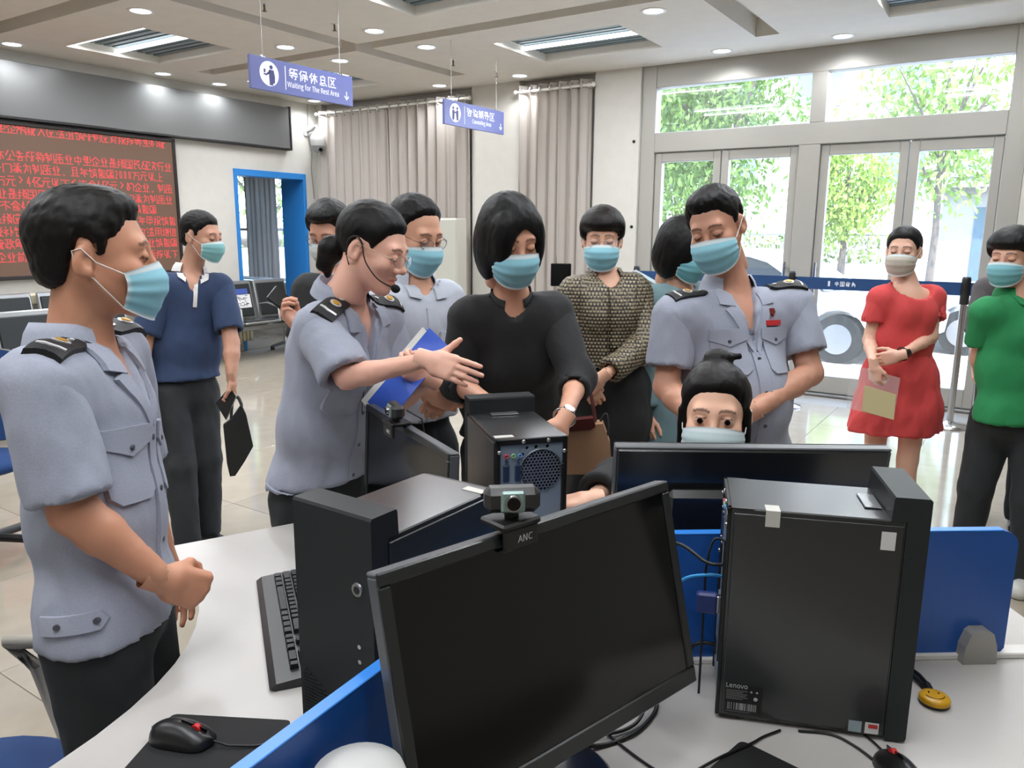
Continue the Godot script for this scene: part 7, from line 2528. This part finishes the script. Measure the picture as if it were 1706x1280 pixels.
	obj(patch(o.fs, o.neck, o.side, o.up, v2([0.036, -0.30, 0.13, -0.30, 0.13, -0.17, 0.036, -0.17]), 0.003, 0.001, o.inv), "pocket", pale, o.root)
	obj(patch(o.fs, o.neck, o.side, o.up, v2([-0.016, -0.50, 0.016, -0.50, 0.016, -0.09, -0.016, -0.09]), 0.003, 0.0, o.inv, 0.02), "placket", pale, o.root)
	glasses(o, Color(0.25, 0.22, 0.2), 0.0009)
	# woman in black leaning over the tower
	fr = level(850)
	R = fr[0]
	K = fr[1]
	o = person({"label": "woman in a black tunic with bobbed black hair leaning over the fan-grille tower", "h": 1.68, "fem": true, "fwd": K * 0.95 + R * 0.25, "hf": K * 0.86 + R * 0.36 + Vector3(0, -0.33, 0), "roll": 0.06, "cell": 0.012,
		"J": {"head": P(850, 397, 2.28), "neck": P(852, 496, 2.38), "pel": P(850, 738, 2.72), "shR": P(782, 532, 2.38), "shL": P(922, 524, 2.42), "elR": P(762, 638, 2.40), "wrR": P(822, 676, 2.14), "elL": P(962, 632, 2.34), "wrL": P(938, 702, 2.10)},
		"handR": {"pose": "relaxed", "dir": R * 0.7 + Vector3(0, -0.5, 0) + K * 0.4, "palm": Vector3(0, -0.8, 0) - K * 0.3}, "handL": {"pose": "relaxed", "dir": Vector3(0, -0.7, 0) - R * 0.5 + K * 0.4, "palm": -K * 0.6 - R * 0.4 + Vector3(0, -0.5, 0)}, "skin": Color(0.80, 0.60, 0.50), "hair": "bob", "hair_col": Color(0.03, 0.03, 0.032), "mask": blue,
		"top": {"mat": black, "name": "tunic", "sleeve": 1.30, "hem": P(850, 718, 2.66).y - 0.02, "loose": 0.026, "sleeve_ex": 0.020, "vneck": 0.035, "vwide": 0.026, "neck_r": 0.058, "flare": 1.08}, "low": {"mat": slacks}, "shoes": shoe_b, "wide": 1.02})
	stand_collar(o, black)
	wrist_watch(o, "wrL", "elL", M("chrome"), Color(0.75, 0.70, 0.66))
	# woman in the patterned blouse
	var dots := Image.create(128, 128, false, Image.FORMAT_RGB8)
	dots.fill(Color(0.10, 0.085, 0.065))
	for r in 8:
		for q in 8:
			var c := Vector2(q * 16 + (8 if r % 2 else 0), r * 16 + 4)
			ink(dots, c + Vector2(-4, 0), c + Vector2(4, 0), 4.0, Color(0.66, 0.60, 0.48))
			ink(dots, c + Vector2(-2, 4), c + Vector2(2, 4), 4.0, Color(0.66, 0.60, 0.48))
			ink(dots, c + Vector2(-3, 8), c + Vector2(3, 8), 2.0, Color(0.36, 0.30, 0.20))
	dots.generate_mipmaps()
	var print_m := M("blouse_print", Color.WHITE, 0.6, 0.0, ImageTexture.create_from_image(dots), 9.0)
	fr = level(1003)
	R = fr[0]
	K = fr[1]
	o = person({"label": "woman in a brown patterned blouse and glasses holding a handbag", "h": 1.66, "fem": true, "fwd": K, "hf": K * 0.98 + Vector3(0, -0.12, 0),
		"J": {"head": P(1003, 398, 3.12), "neck": P(1008, 462, 3.15), "pel": P(1010, 632, 3.2), "shR": P(956, 490, 3.12), "shL": P(1058, 486, 3.16), "elR": P(944, 578, 3.12), "wrR": P(978, 634, 2.95), "elL": P(1076, 572, 3.10), "wrL": P(1004, 628, 2.92)},
		"handR": {"pose": "clasp", "dir": Vector3(0, -0.8, 0) + R * 0.4, "palm": -K}, "handL": {"pose": "clasp", "dir": Vector3(0, -0.6, 0) - R * 0.7, "palm": -K}, "skin": Color(0.80, 0.62, 0.52), "hair": "fringe", "hair_col": Color(0.09, 0.06, 0.05), "mask": blue, "head": 0.96,
		"top": {"mat": print_m, "name": "blouse", "sleeve": 1.85, "hem": P(1010, 606, 3.2).y, "loose": 0.026, "sleeve_ex": 0.026, "vneck": 0.05, "neck_r": 0.060, "fold": 0.008}, "low": {"mat": black, "name": "skirt", "skirt": true, "hem": 0.42, "flare": 0.15, "top": P(1010, 596, 3.2).y}, "shoes": shoe_b, "wide": 1.08})
	for s in [-1.0, 1.0]:
		obj(patch(o.fs, o.neck - o.up * 0.02, o.side, o.up, v2([s * 0.004 - 0.016, -0.26, s * 0.030 + 0.016, -0.25, s * 0.016 + 0.012, -0.02, s * 0.006 - 0.012, -0.02]), 0.008, 0.002, o.inv), "neck_tie", print_m, o.root)
	collar(o, print_m, false)
	glasses(o, Color(0.75, 0.72, 0.68), 0.0009)
	# officer standing behind the seated woman
	fr = level(1192)
	R = fr[0]
	K = fr[1]
	o = person({"label": "officer with a red name tag bending his head behind the seated woman", "h": 1.74, "fwd": K * 0.97 - R * 0.12, "hf": K * 0.93 - R * 0.27 + Vector3(0, -0.32, 0), "roll": 0.22, "cell": 0.011, "build": 1.1, "head": 1.0,
		"J": {"head": P(1192, 378, 2.38), "neck": P(1216, 478, 2.46), "pel": P(1222, 770, 2.50), "shR": P(1124, 530, 2.40), "shL": P(1318, 510, 2.50), "elR": P(1110, 645, 2.40), "wrR": P(1172, 712, 2.24), "elL": P(1350, 622, 2.46), "wrL": P(1246, 690, 2.24)},
		"handR": {"pose": "clasp", "dir": R * 0.8 + Vector3(0, -0.5, 0), "palm": -K}, "handL": {"pose": "clasp", "dir": -R * 0.8 + Vector3(0, -0.5, 0), "palm": -K}, "skin": Color(0.72, 0.53, 0.44), "hair": "man", "hair_col": Color(0.05, 0.05, 0.05), "mask": blue,
		"top": {"mat": uni, "sleeve": 0.72, "hem": P(1222, 745, 2.50).y, "vneck": 0.185, "loose": 0.022, "sleeve_ex": 0.028, "belly": 0.015, "fold": 0.007}, "low": {"mat": slacks}, "shoes": shoe_b})
	uniform_fittings(o, uni, 0.185, 0.030)
	obj(patch(o.fs, o.neck, o.side, o.up, v2([0.046, -0.127, 0.104, -0.127, 0.104, -0.111, 0.046, -0.111]), 0.004, 0.003, o.inv), "name_tag", M("tag_red", Color(0.72, 0.16, 0.18), 0.4), o.root)
	obj(patch(o.fs, o.neck, o.side, o.up, v2([0.067, -0.074, 0.085, -0.074, 0.087, -0.086, 0.076, -0.100, 0.065, -0.086]), 0.004, 0.003, o.inv), "pin_badge", M("badge_dark_red", Color(0.40, 0.12, 0.10), 0.4), o.root)
	# woman half hidden behind him
	var teal := cloth("dress_teal", Color(0.44, 0.55, 0.57), 0.85)
	fr = level(1138)
	R = fr[0]
	K = fr[1]
	o = person({"label": "woman in a grey-green dress with glasses half hidden behind the standing officer", "h": 1.62, "fem": true, "fwd": K * 0.7 + R * 0.7, "hf": R * 0.75 + K * 0.62 + Vector3(0, -0.25, 0),
		"J": {"head": P(1138, 414, 3.23), "neck": P(1130, 478, 3.28), "pel": P(1132, 660, 3.33)}, "skin": Color(0.80, 0.62, 0.52), "hair": "bob_far", "mask": Color(0.45, 0.70, 0.74), "head": 1.02,
		"top": {"mat": teal, "name": "dress_top", "sleeve": 1.85, "hem": P(1132, 655, 3.33).y, "loose": 0.02}, "low": {"mat": teal, "name": "dress_skirt", "skirt": true, "hem": 0.50, "flare": 0.20, "top": P(1132, 640, 3.33).y}, "shoes": shoe_b})
	glasses(o, Color(0.08, 0.08, 0.09))
	# seated woman
	fr = level(1191)
	R = fr[0]
	K = fr[1]
	var hd := P(1191, 690, 1.80)
	var nk := P(1195, 798, 1.88)
	var sp := Vector3(nk.x, 0.53, nk.z) - K * 0.16
	o = person({"label": "seated woman with a hair bun and white mask looking over the monitor", "h": 1.62, "fem": true, "fwd": K, "hf": K + Vector3(0, 0.02, 0) - R * 0.03, "eyes": true, "head": 0.96,
		"J": {"head": hd, "neck": nk, "pel": sp, "hipL": sp + R * 0.09, "hipR": sp - R * 0.09, "knL": sp + R * 0.11 + K * 0.40, "knR": sp - R * 0.11 + K * 0.40, "anL": Vector3(sp.x, 0.085, sp.z) + R * 0.11 + K * 0.36, "anR": Vector3(sp.x, 0.085, sp.z) - R * 0.11 + K * 0.36, "elL": nk + R * 0.22 + Vector3(0, -0.30, 0), "elR": P(1030, 806, 1.88), "wrL": nk + R * 0.10 + Vector3(0, -0.31, 0) + K * 0.16, "wrR": P(985, 832, 1.74)},
		"handL": {"pose": "relaxed", "dir": K, "palm": Vector3.DOWN}, "handR": {"pose": "relaxed", "dir": -R * 0.8 + K * 0.3 + Vector3(0, -0.1, 0), "palm": Vector3.DOWN}, "skin": Color(0.86, 0.68, 0.58), "hair": "bun", "hair_col": Color(0.07, 0.055, 0.05), "mask": Color(0.74, 0.81, 0.82),
		"top": {"mat": black, "sleeve": 1.8, "hem": 0.50, "loose": 0.016}, "low": {"mat": slacks, "ease": 0.012, "top": 0.62}, "shoes": shoe_b})
	office_chair("backless swivel stool under the seated woman", Vector3(sp.x, 0, sp.z) - K * 0.02, atan2(K.x, K.z), false)
	# woman in red
	var red := cloth("dress_red", Color(0.82, 0.27, 0.27), 0.8)
	fr = level(1505)
	R = fr[0]
	K = fr[1]
	o = person({"label": "woman in a coral red dress holding a clear document bag by the entrance", "h": 1.62, "fem": true, "fwd": K * 0.98 - R * 0.10, "hf": K * 0.97 - R * 0.15 + Vector3(0, -0.04, 0), "head": 0.94, "stance": 0.07,
		"J": {"head": P(1505, 418, 3.75), "neck": P(1508, 470, 3.78), "pel": P(1500, 618, 3.8), "shR": P(1464, 498, 3.74), "shL": P(1556, 496, 3.80), "elR": P(1448, 566, 3.78), "wrR": P(1456, 608, 3.58), "elL": P(1552, 562, 3.76), "wrL": P(1500, 592, 3.56)},
		"handR": {"pose": "grip", "dir": Vector3(0, -0.9, 0) + R * 0.15, "palm": R * 0.5 - K * 0.6}, "handL": {"pose": "relaxed", "dir": -R * 0.9 + Vector3(0, -0.3, 0), "palm": -K}, "skin": Color(0.80, 0.63, 0.55), "hair": "tied", "hair_col": Color(0.12, 0.11, 0.11), "mask": Color(0.76, 0.73, 0.68),
		"top": {"mat": red, "name": "dress_top", "sleeve": 0.58, "hem": P(1500, 600, 3.8).y, "loose": 0.016, "scoop": 0.085}, "low": {"mat": red, "name": "dress_skirt", "skirt": true, "hem": P(1490, 726, 3.75).y, "flare": 0.185, "flat": 1.42, "top": P(1500, 588, 3.8).y, "fold": 0.016}, "shoes": M("shoe_beige", Color(0.6, 0.5, 0.42), 0.4)})
	wrist_watch(o, "wrL", "elL", M("watch_dark", Color(0.06, 0.07, 0.06), 0.3), Color(0.08, 0.10, 0.09))
	# woman in the green polo
	var green := cloth("polo_green", Color(0.13, 0.52, 0.30), 0.85)
	fr = level(1684)
	R = fr[0]
	K = fr[1]
	o = person({"label": "woman in a bright green polo shirt and black trousers standing by the divider", "h": 1.62, "fem": true, "fwd": K * 0.95 - R * 0.2, "hf": K * 0.93 - R * 0.3 + Vector3(0, -0.1, 0), "build": 1.1, "stance": 0.13,
		"J": {"head": P(1684, 428, 3.4), "neck": P(1692, 492, 3.43), "pel": P(1690, 690, 3.45), "shR": P(1640, 520, 3.38), "shL": P(1744, 520, 3.46), "elR": P(1628, 600, 3.50), "wrR": P(1650, 668, 3.62), "elL": P(1760, 600, 3.5), "wrL": P(1750, 680, 3.4)},
		"skin": Color(0.78, 0.60, 0.51), "hair": "fringe", "hair_col": Color(0.05, 0.05, 0.05), "mask": Color(0.50, 0.74, 0.78), "head": 0.98,
		"top": {"mat": green, "sleeve": 0.66, "hem": P(1690, 702, 3.45).y, "loose": 0.022, "vneck": 0.10, "neck_r": 0.060, "sleeve_ex": 0.028}, "low": {"mat": slacks}, "shoes": M("shoe_white", Color(0.78, 0.78, 0.75), 0.5)})
	collar(o, green, false)
	for s in [-1.0, 1.0]:
		var w := v2([s * 0.030, 0.028, s * 0.076, 0.010, s * 0.068, -0.045, s * 0.032, -0.066])
		if s < 0.0: w.reverse()
		obj(patch(o.fs, o.neck + o.front * 0.02, o.side, o.up, w, 0.004, 0.002, o.inv), "collar_wing", green, o.root)
	obj(patch(o.fs, o.neck, o.side, o.up, v2([-0.014, -0.17, 0.012, -0.17, 0.012, -0.07, -0.014, -0.07]), 0.003, 0.001, o.inv), "placket", green, o.root)
	obj(patch(o.fs, o.neck, o.side, o.up, v2([0.050, -0.125, 0.075, -0.138, 0.105, -0.128, 0.092, -0.108, 0.072, -0.104]), 0.003, 0.002, o.inv), "chest_emblem", M("emblem_yellow", Color(0.66, 0.78, 0.22), 0.5), o.root)
	# person in grey behind her
	var grey := cloth("jacket_grey", Color(0.34, 0.33, 0.34), 0.85)
	fr = level(1692)
	R = fr[0]
	K = fr[1]
	person({"label": "person in a grey top mostly hidden behind the green polo shirt", "h": 1.64, "fem": true, "fwd": K, "hf": K,
		"J": {"head": P(1692, 420, 4.1), "neck": P(1690, 468, 4.12), "pel": P(1690, 620, 4.15), "shR": P(1640, 482, 4.1), "shL": P(1740, 482, 4.1), "elR": P(1626, 560, 4.1), "wrR": P(1626, 610, 3.98)}, "skin": Color(0.80, 0.62, 0.54), "hair": "tail",
		"top": {"mat": grey, "sleeve": 0.95, "hem": P(1690, 640, 4.15).y, "loose": 0.02}, "low": {"mat": slacks}, "shoes": shoe_b})
	held_things()

func stand_collar(o: Dictionary, m: Material) -> void:
	var mb := MB.new()
	mb.xf = o.inv * Transform3D(Basis(o.side, o.up, o.front), o.neck)
	mb.sg = 3
	var n := 24
	var pt := func(k: int, j: int) -> Vector3:
		var a := deg_to_rad(26.0 + 308.0 * k / n)
		var r := [0.064, 0.060, 0.062, 0.068][j] as float
		var y := [-0.012, 0.030, 0.031, -0.012][j] as float
		var bk := 0.5 - 0.5 * cos(a)
		return Vector3(sin(a) * r, y * (0.6 + 0.6 * bk), cos(a) * r - 0.004)
	for k in n:
		for j in 3:
			mb.quad(pt.call(k, j), pt.call(k, j + 1), pt.call(k + 1, j + 1), pt.call(k + 1, j))
	obj(mb, "stand_collar", m, o.root)

func wrist_watch(o: Dictionary, wr: String, el: String, m: Material, face: Color) -> void:
	var w: Vector3 = o.J[wr]
	var ax: Vector3 = (o.J[el] - w).normalized()
	var c := w + ax * 0.022
	var g := Node3D.new()
	g.name = "wrist_watch"
	o.root.add_child(g)
	var out := (CB.z - ax * CB.z.dot(ax)).normalized()
	var sd := ax.cross(out)
	var path: Array = []
	for k in 21:
		var a := TAU * k / 20
		path.append(c + (out * cos(a) * 0.027 + sd * sin(a) * 0.030))
	var mb := MB.new()
	mb.xf = o.inv
	mb.tube(path, 0.0042, 6)
	obj(mb, "strap", m, g)
	mb = MB.new()
	mb.xf = o.inv
	mb.cyl(c + out * 0.026, c + out * 0.035, 0.0165, 0.0155, 20)
	obj(mb, "watch_case", m, g)
	mb = MB.new()
	mb.xf = o.inv
	mb.cyl(c + out * 0.035, c + out * 0.0357, 0.0135, -1.0, 20)
	obj(mb, "dial", M("dial_%s" % face.to_html(), face, 0.2), g)

func headset(o: Dictionary) -> void:
	var g := Node3D.new()
	g.name = "headset"
	o.root.add_child(g)
	var x: Transform3D = o.inv * o.hx
	var blk := M("black_plastic")
	var s := -1.0        # worn on the ear the viewer sees
	var mb := MB.new()
	mb.xf = x
	mb.tube(curve_pts([Vector3(s * 0.084, -0.032, -0.030), Vector3(s * 0.088, 0.010, -0.034), Vector3(s * 0.086, 0.026, -0.014), Vector3(s * 0.082, 0.010, 0.006)], 5), 0.0026, 6)
	obj(mb, "ear_hook", blk, g)
	mb = MB.new()
	mb.xf = x
	mb.tube(curve_pts([Vector3(s * 0.083, 0.008, 0.006), Vector3(s * 0.084, -0.030, 0.030), Vector3(s * 0.072, -0.062, 0.072), Vector3(s * 0.040, -0.074, 0.108)], 6), 0.0018, 6)
	obj(mb, "boom", blk, g)
	mb = MB.new()
	mb.xf = x
	mb.ball(Vector3(s * 0.034, -0.075, 0.113), Vector3(0.0125, 0.0115, 0.0135), 8)
	obj(mb, "foam_windshield", M("foam_black", Color(0.02, 0.02, 0.022), 0.95), g)
	mb = MB.new()
	var ear: Vector3 = o.hx * Vector3(s * 0.085, -0.03, -0.03)
	var pts: Array = [ear]
	for q in [[598, 520], [600, 590], [606, 640], [603, 690], [606, 740]]:
		var p := P(q[0], q[1], 1.70)
		var dir := (p - Vector3(0, CAM_H, 0)).normalized()
		var h: Vector3 = o.fs.hit(p, dir, 0.9)
		if h.x == INF: continue
		pts.append(h - dir * 0.008)
	mb.xf = o.inv
	mb.tube(curve_pts(pts, 5), 0.0014, 6)
	obj(mb, "headset_cable", blk, g)

func slab(called: String, label: String, cat: String, quad: Array, thick: float, m: Material) -> MeshInstance3D:
	# a thin stiff sheet from four corners
	var c: Vector3 = (quad[0] + quad[1] + quad[2] + quad[3]) * 0.25
	var n: Vector3 = (quad[2] - quad[0]).cross(quad[3] - quad[1]).normalized() * thick * 0.5
	var mb := MB.new()
	var q: Array = []
	for p in quad: q.append(p - c)
	mb.oq(q[0] + n, q[1] + n, q[2] + n, q[3] + n, Vector3.ZERO)
	mb.oq(q[0] - n, q[1] - n, q[2] - n, q[3] - n, Vector3.ZERO)
	for i in 4:
		mb.oq(q[i] + n, q[(i + 1) % 4] + n, q[(i + 1) % 4] - n, q[i] - n, Vector3.ZERO)
	var o := obj(mb, called, m)
	o.position = c
	tag(o, label, cat)
	return o

func level(px: float) -> Array:
	# level directions for someone seen at this column: along the picture's right, and towards the viewer
	var r := Vector3(CB.x.x, 0, CB.x.z).normalized()
	var k := Vector3(-r.z, 0, r.x)
	var a := atan2(853.0 - px, F)
	return [r * cos(a) - k * sin(a), k * cos(a) + r * sin(a)]

func held_things() -> void:
	var fr := level(480)
	var R: Vector3 = fr[0]
	var K: Vector3 = fr[1]
	# phone
	var t := thing("mobile_phone", "black mobile phone in the hand of the man in the black t-shirt", "phone", P(478, 508, 3.02))
	var b := Basis(R * 0.62 + Vector3(0, -0.78, 0), Vector3.UP, K).orthonormalized()
	b = Basis(K.cross((R * 0.75 + Vector3(0, -0.66, 0)).normalized()).normalized(), (R * -0.75 + Vector3(0, 0.66, 0)).normalized(), K)
	var mb := MB.new()
	mb.xf = Transform3D(b.orthonormalized() * Basis(Vector3.UP, 0.7), Vector3.ZERO)
	mb.box(Vector3.ZERO, Vector3(0.074, 0.155, 0.008), 0.003)
	obj(mb, "body", M("phone_black", Color(0.06, 0.07, 0.07), 0.25), t)
	var m2 := MB.new()
	m2.xf = mb.xf
	m2.box(Vector3(0, 0, 0.0045), Vector3(0.068, 0.148, 0.001))
	obj(m2, "screen", M("black_gloss"), t)
	# blue folder of the presenter
	var fq := [P(613, 670, 2.10), P(716, 547, 2.15), P(750, 580, 2.09)]
	fq.append(fq[0] + (fq[2] - fq[1]) * 1.0)
	var fo := thing("folder", "blue clip folder with white sheets held by the presenter", "folder", (fq[0] + fq[2]) * 0.5)
	var n: Vector3 = (fq[2] - fq[0]).cross(fq[3] - fq[1]).normalized()
	if n.dot(Vector3(0, CAM_H, 0) - fo.position) < 0.0: n = -n
	var lay := func(called: String, off: float, thick: float, grow: Vector3, m: Material) -> void:
		var q: Array = []
		for p in fq: q.append(p - fo.position + n * off + grow - n * grow.dot(n))
		var f := MB.new()
		var e := n * thick
		f.oq(q[0] + e, q[1] + e, q[2] + e, q[3] + e, -n)
		f.oq(q[0], q[1], q[2], q[3], n)
		var cc: Vector3 = (q[0] + q[1] + q[2] + q[3]) * 0.25
		for i in 4: f.oq(q[i] + e, q[(i + 1) % 4] + e, q[(i + 1) % 4], q[i], cc)
		obj(f, called, m, fo)
	var fb := M("folder_blue", Color(0.20, 0.34, 0.72), 0.4)
	lay.call("front_cover", 0.0, 0.002, Vector3.ZERO, fb)
	lay.call("paper", -0.006, 0.005, (P(700, 540, 2.16) - P(716, 547, 2.16)), M("paper_white", Color(0.80, 0.80, 0.78), 0.7))
	lay.call("back_cover", -0.010, 0.002, (P(705, 542, 2.16) - P(716, 547, 2.16)), fb)
	fr = level(390)
	R = fr[0]
	K = fr[1]
	# document case of the man in the polo
	t = thing("document_case", "dark grey zipped document case hanging from the polo man's hand", "bag", P(396, 735, 3.86))
	mb = MB.new()
	mb.xf = Transform3D(Basis(R, Vector3.UP, K), Vector3.ZERO)
	var poly := PackedVector2Array()
	for q in [[372, 705], [385, 696], [402, 672], [410, 690], [422, 745], [408, 770], [392, 794], [383, 794], [378, 770]]:
		var p := P(q[0], q[1], 3.86) - t.position
		poly.append(Vector2(p.dot(R), p.y))
	mb.prism(poly, -0.02, 0.02)
	obj(mb, "case_body", cloth("case_grey", Color(0.10, 0.11, 0.115), 0.6), t)
	for s in [-0.018, 0.018]:
		mb = MB.new()
		mb.tube(curve_pts([P(385, 697, 3.86) - t.position + K * s, P(388, 668, 3.86) - t.position + K * s * 0.5, P(396, 662, 3.86) - t.position + K * s * 0.5, P(403, 676, 3.86) - t.position + K * s]), 0.007, 8)
		obj(mb, "handle", M("case_strap", Color(0.07, 0.075, 0.08), 0.6), t)
	t = thing("notebook", "black notebook with white page edges held in the polo man's hand", "notebook", P(382, 675, 3.84))
	var a := P(383, 645, 3.84) - t.position
	var c := P(394, 660, 3.84) - t.position
	var d := P(377, 700, 3.84) - t.position
	var e := P(360, 672, 3.84) - t.position
	var nn := (c - a).cross(d - c).normalized()
	if nn.dot(K) < 0.0: nn = -nn
	mb = MB.new()
	for z in [0.0, 0.012]:
		var w: Vector3 = nn * (z - 0.008)
		mb.oq(a + w + nn * 0.002, c + w + nn * 0.002, d + w + nn * 0.002, e + w + nn * 0.002, w)
		mb.oq(a + w, c + w, d + w, e + w, w + nn)
		for q in [[a, c], [c, d], [d, e], [e, a]]: mb.quad(q[0] + w, q[1] + w, q[1] + w + nn * 0.002, q[0] + w + nn * 0.002)
	obj(mb, "cover", M("black_plastic"), t)
	mb = MB.new()
	var cc := (a + c + d + e) * 0.25
	var w0 := nn * -0.006
	var w1 := nn * 0.004
	for q in [[a, c], [c, d], [d, e], [e, a]]:
		mb.oq(q[0] + w0, q[1] + w0, q[1] + w1, q[0] + w1, cc)
	obj(mb, "pages", M("paper_white"), t)
	fr = level(980)
	R = fr[0]
	K = fr[1]
	# handbag of the woman in the patterned blouse
	t = thing("handbag", "tan leather handbag with a dark red flap hanging in front of the black skirt", "bag", P(980, 742, 2.86))
	mb = MB.new()
	mb.xf = Transform3D(Basis(R, Vector3.UP, K), Vector3.ZERO)
	poly = PackedVector2Array()
	for q in [[944, 708], [1004, 700], [1016, 735], [1018, 768], [1000, 788], [944, 790]]:
		var p := P(q[0], q[1], 2.86) - t.position
		poly.append(Vector2(p.dot(R), p.y))
	mb.prism(poly, -0.035, 0.035)
	obj(mb, "bag_body", M("bag_tan", Color(0.74, 0.58, 0.45), 0.5, 0.0, grain("leather", 0.15, 3, 0.9, 1.0), 5.0), t)
	mb = MB.new()
	mb.xf = Transform3D(Basis(R, Vector3.UP, K), Vector3.ZERO)
	poly = PackedVector2Array()
	for q in [[942, 698], [988, 692], [992, 706], [984, 712], [944, 716]]:
		var p := P(q[0], q[1], 2.84) - t.position
		poly.append(Vector2(p.dot(R), p.y))
	mb.prism(poly, 0.0, 0.045)
	obj(mb, "flap", M("bag_red", Color(0.30, 0.09, 0.08), 0.45), t)
	for z in [-0.02, 0.03]:
		obj(MB.new().tube(curve_pts([P(950, 702, 2.86) - t.position + K * z, P(968, 650, 2.86) - t.position + K * z * 0.5, P(982, 650, 2.86) - t.position + K * z * 0.5, P(992, 700, 2.86) - t.position + K * z]), 0.006, 8), "handle", M("bag_red"), t)
	obj(MB.new().tube(curve_pts([P(1000, 702, 2.84) - t.position, P(1010, 690, 2.84) - t.position, P(1014, 715, 2.83) - t.position, P(1008, 728, 2.83) - t.position, P(1002, 705, 2.83) - t.position]), 0.005, 8), "strap", M("black_plastic"), t)
	fr = level(1455)
	R = fr[0]
	K = fr[1]
	# clear document bag of the woman in red
	var q4 := [P(1416, 606, 3.60), P(1500, 630, 3.56), P(1489, 700, 3.56), P(1410, 680, 3.60)]
	t = thing("document_bag", "clear plastic document bag with a cream booklet held by the woman in red", "bag", (q4[0] + q4[2]) * 0.5)
	mb = MB.new()
	var qq: Array = []
	for p in q4: qq.append(p - t.position)
	mb.oq(qq[0], qq[1], qq[2], qq[3], -K)
	var bag := obj(mb, "plastic_film", glass("clear_film", Color(0.85, 0.85, 0.85), 0.28, 0.2), t)
	var bk := [P(1440, 642, 3.575), P(1493, 657, 3.555), P(1489, 699, 3.555), P(1436, 684, 3.575)]
	mb = MB.new()
	var kk: Array = []
	for p in bk: kk.append(p - t.position + K * 0.004)
	var kc: Vector3 = (kk[0] + kk[2]) * 0.5
	mb.oq(kk[0] + K * 0.006, kk[1] + K * 0.006, kk[2] + K * 0.006, kk[3] + K * 0.006, kc)
	mb.oq(kk[0], kk[1], kk[2], kk[3], kc + K * 0.003)
	for i in 4: mb.oq(kk[i], kk[(i + 1) % 4], kk[(i + 1) % 4] + K * 0.006, kk[i] + K * 0.006, kc + K * 0.003)
	obj(mb, "booklet", M("booklet_cream", Color(0.74, 0.69, 0.52), 0.6), t)
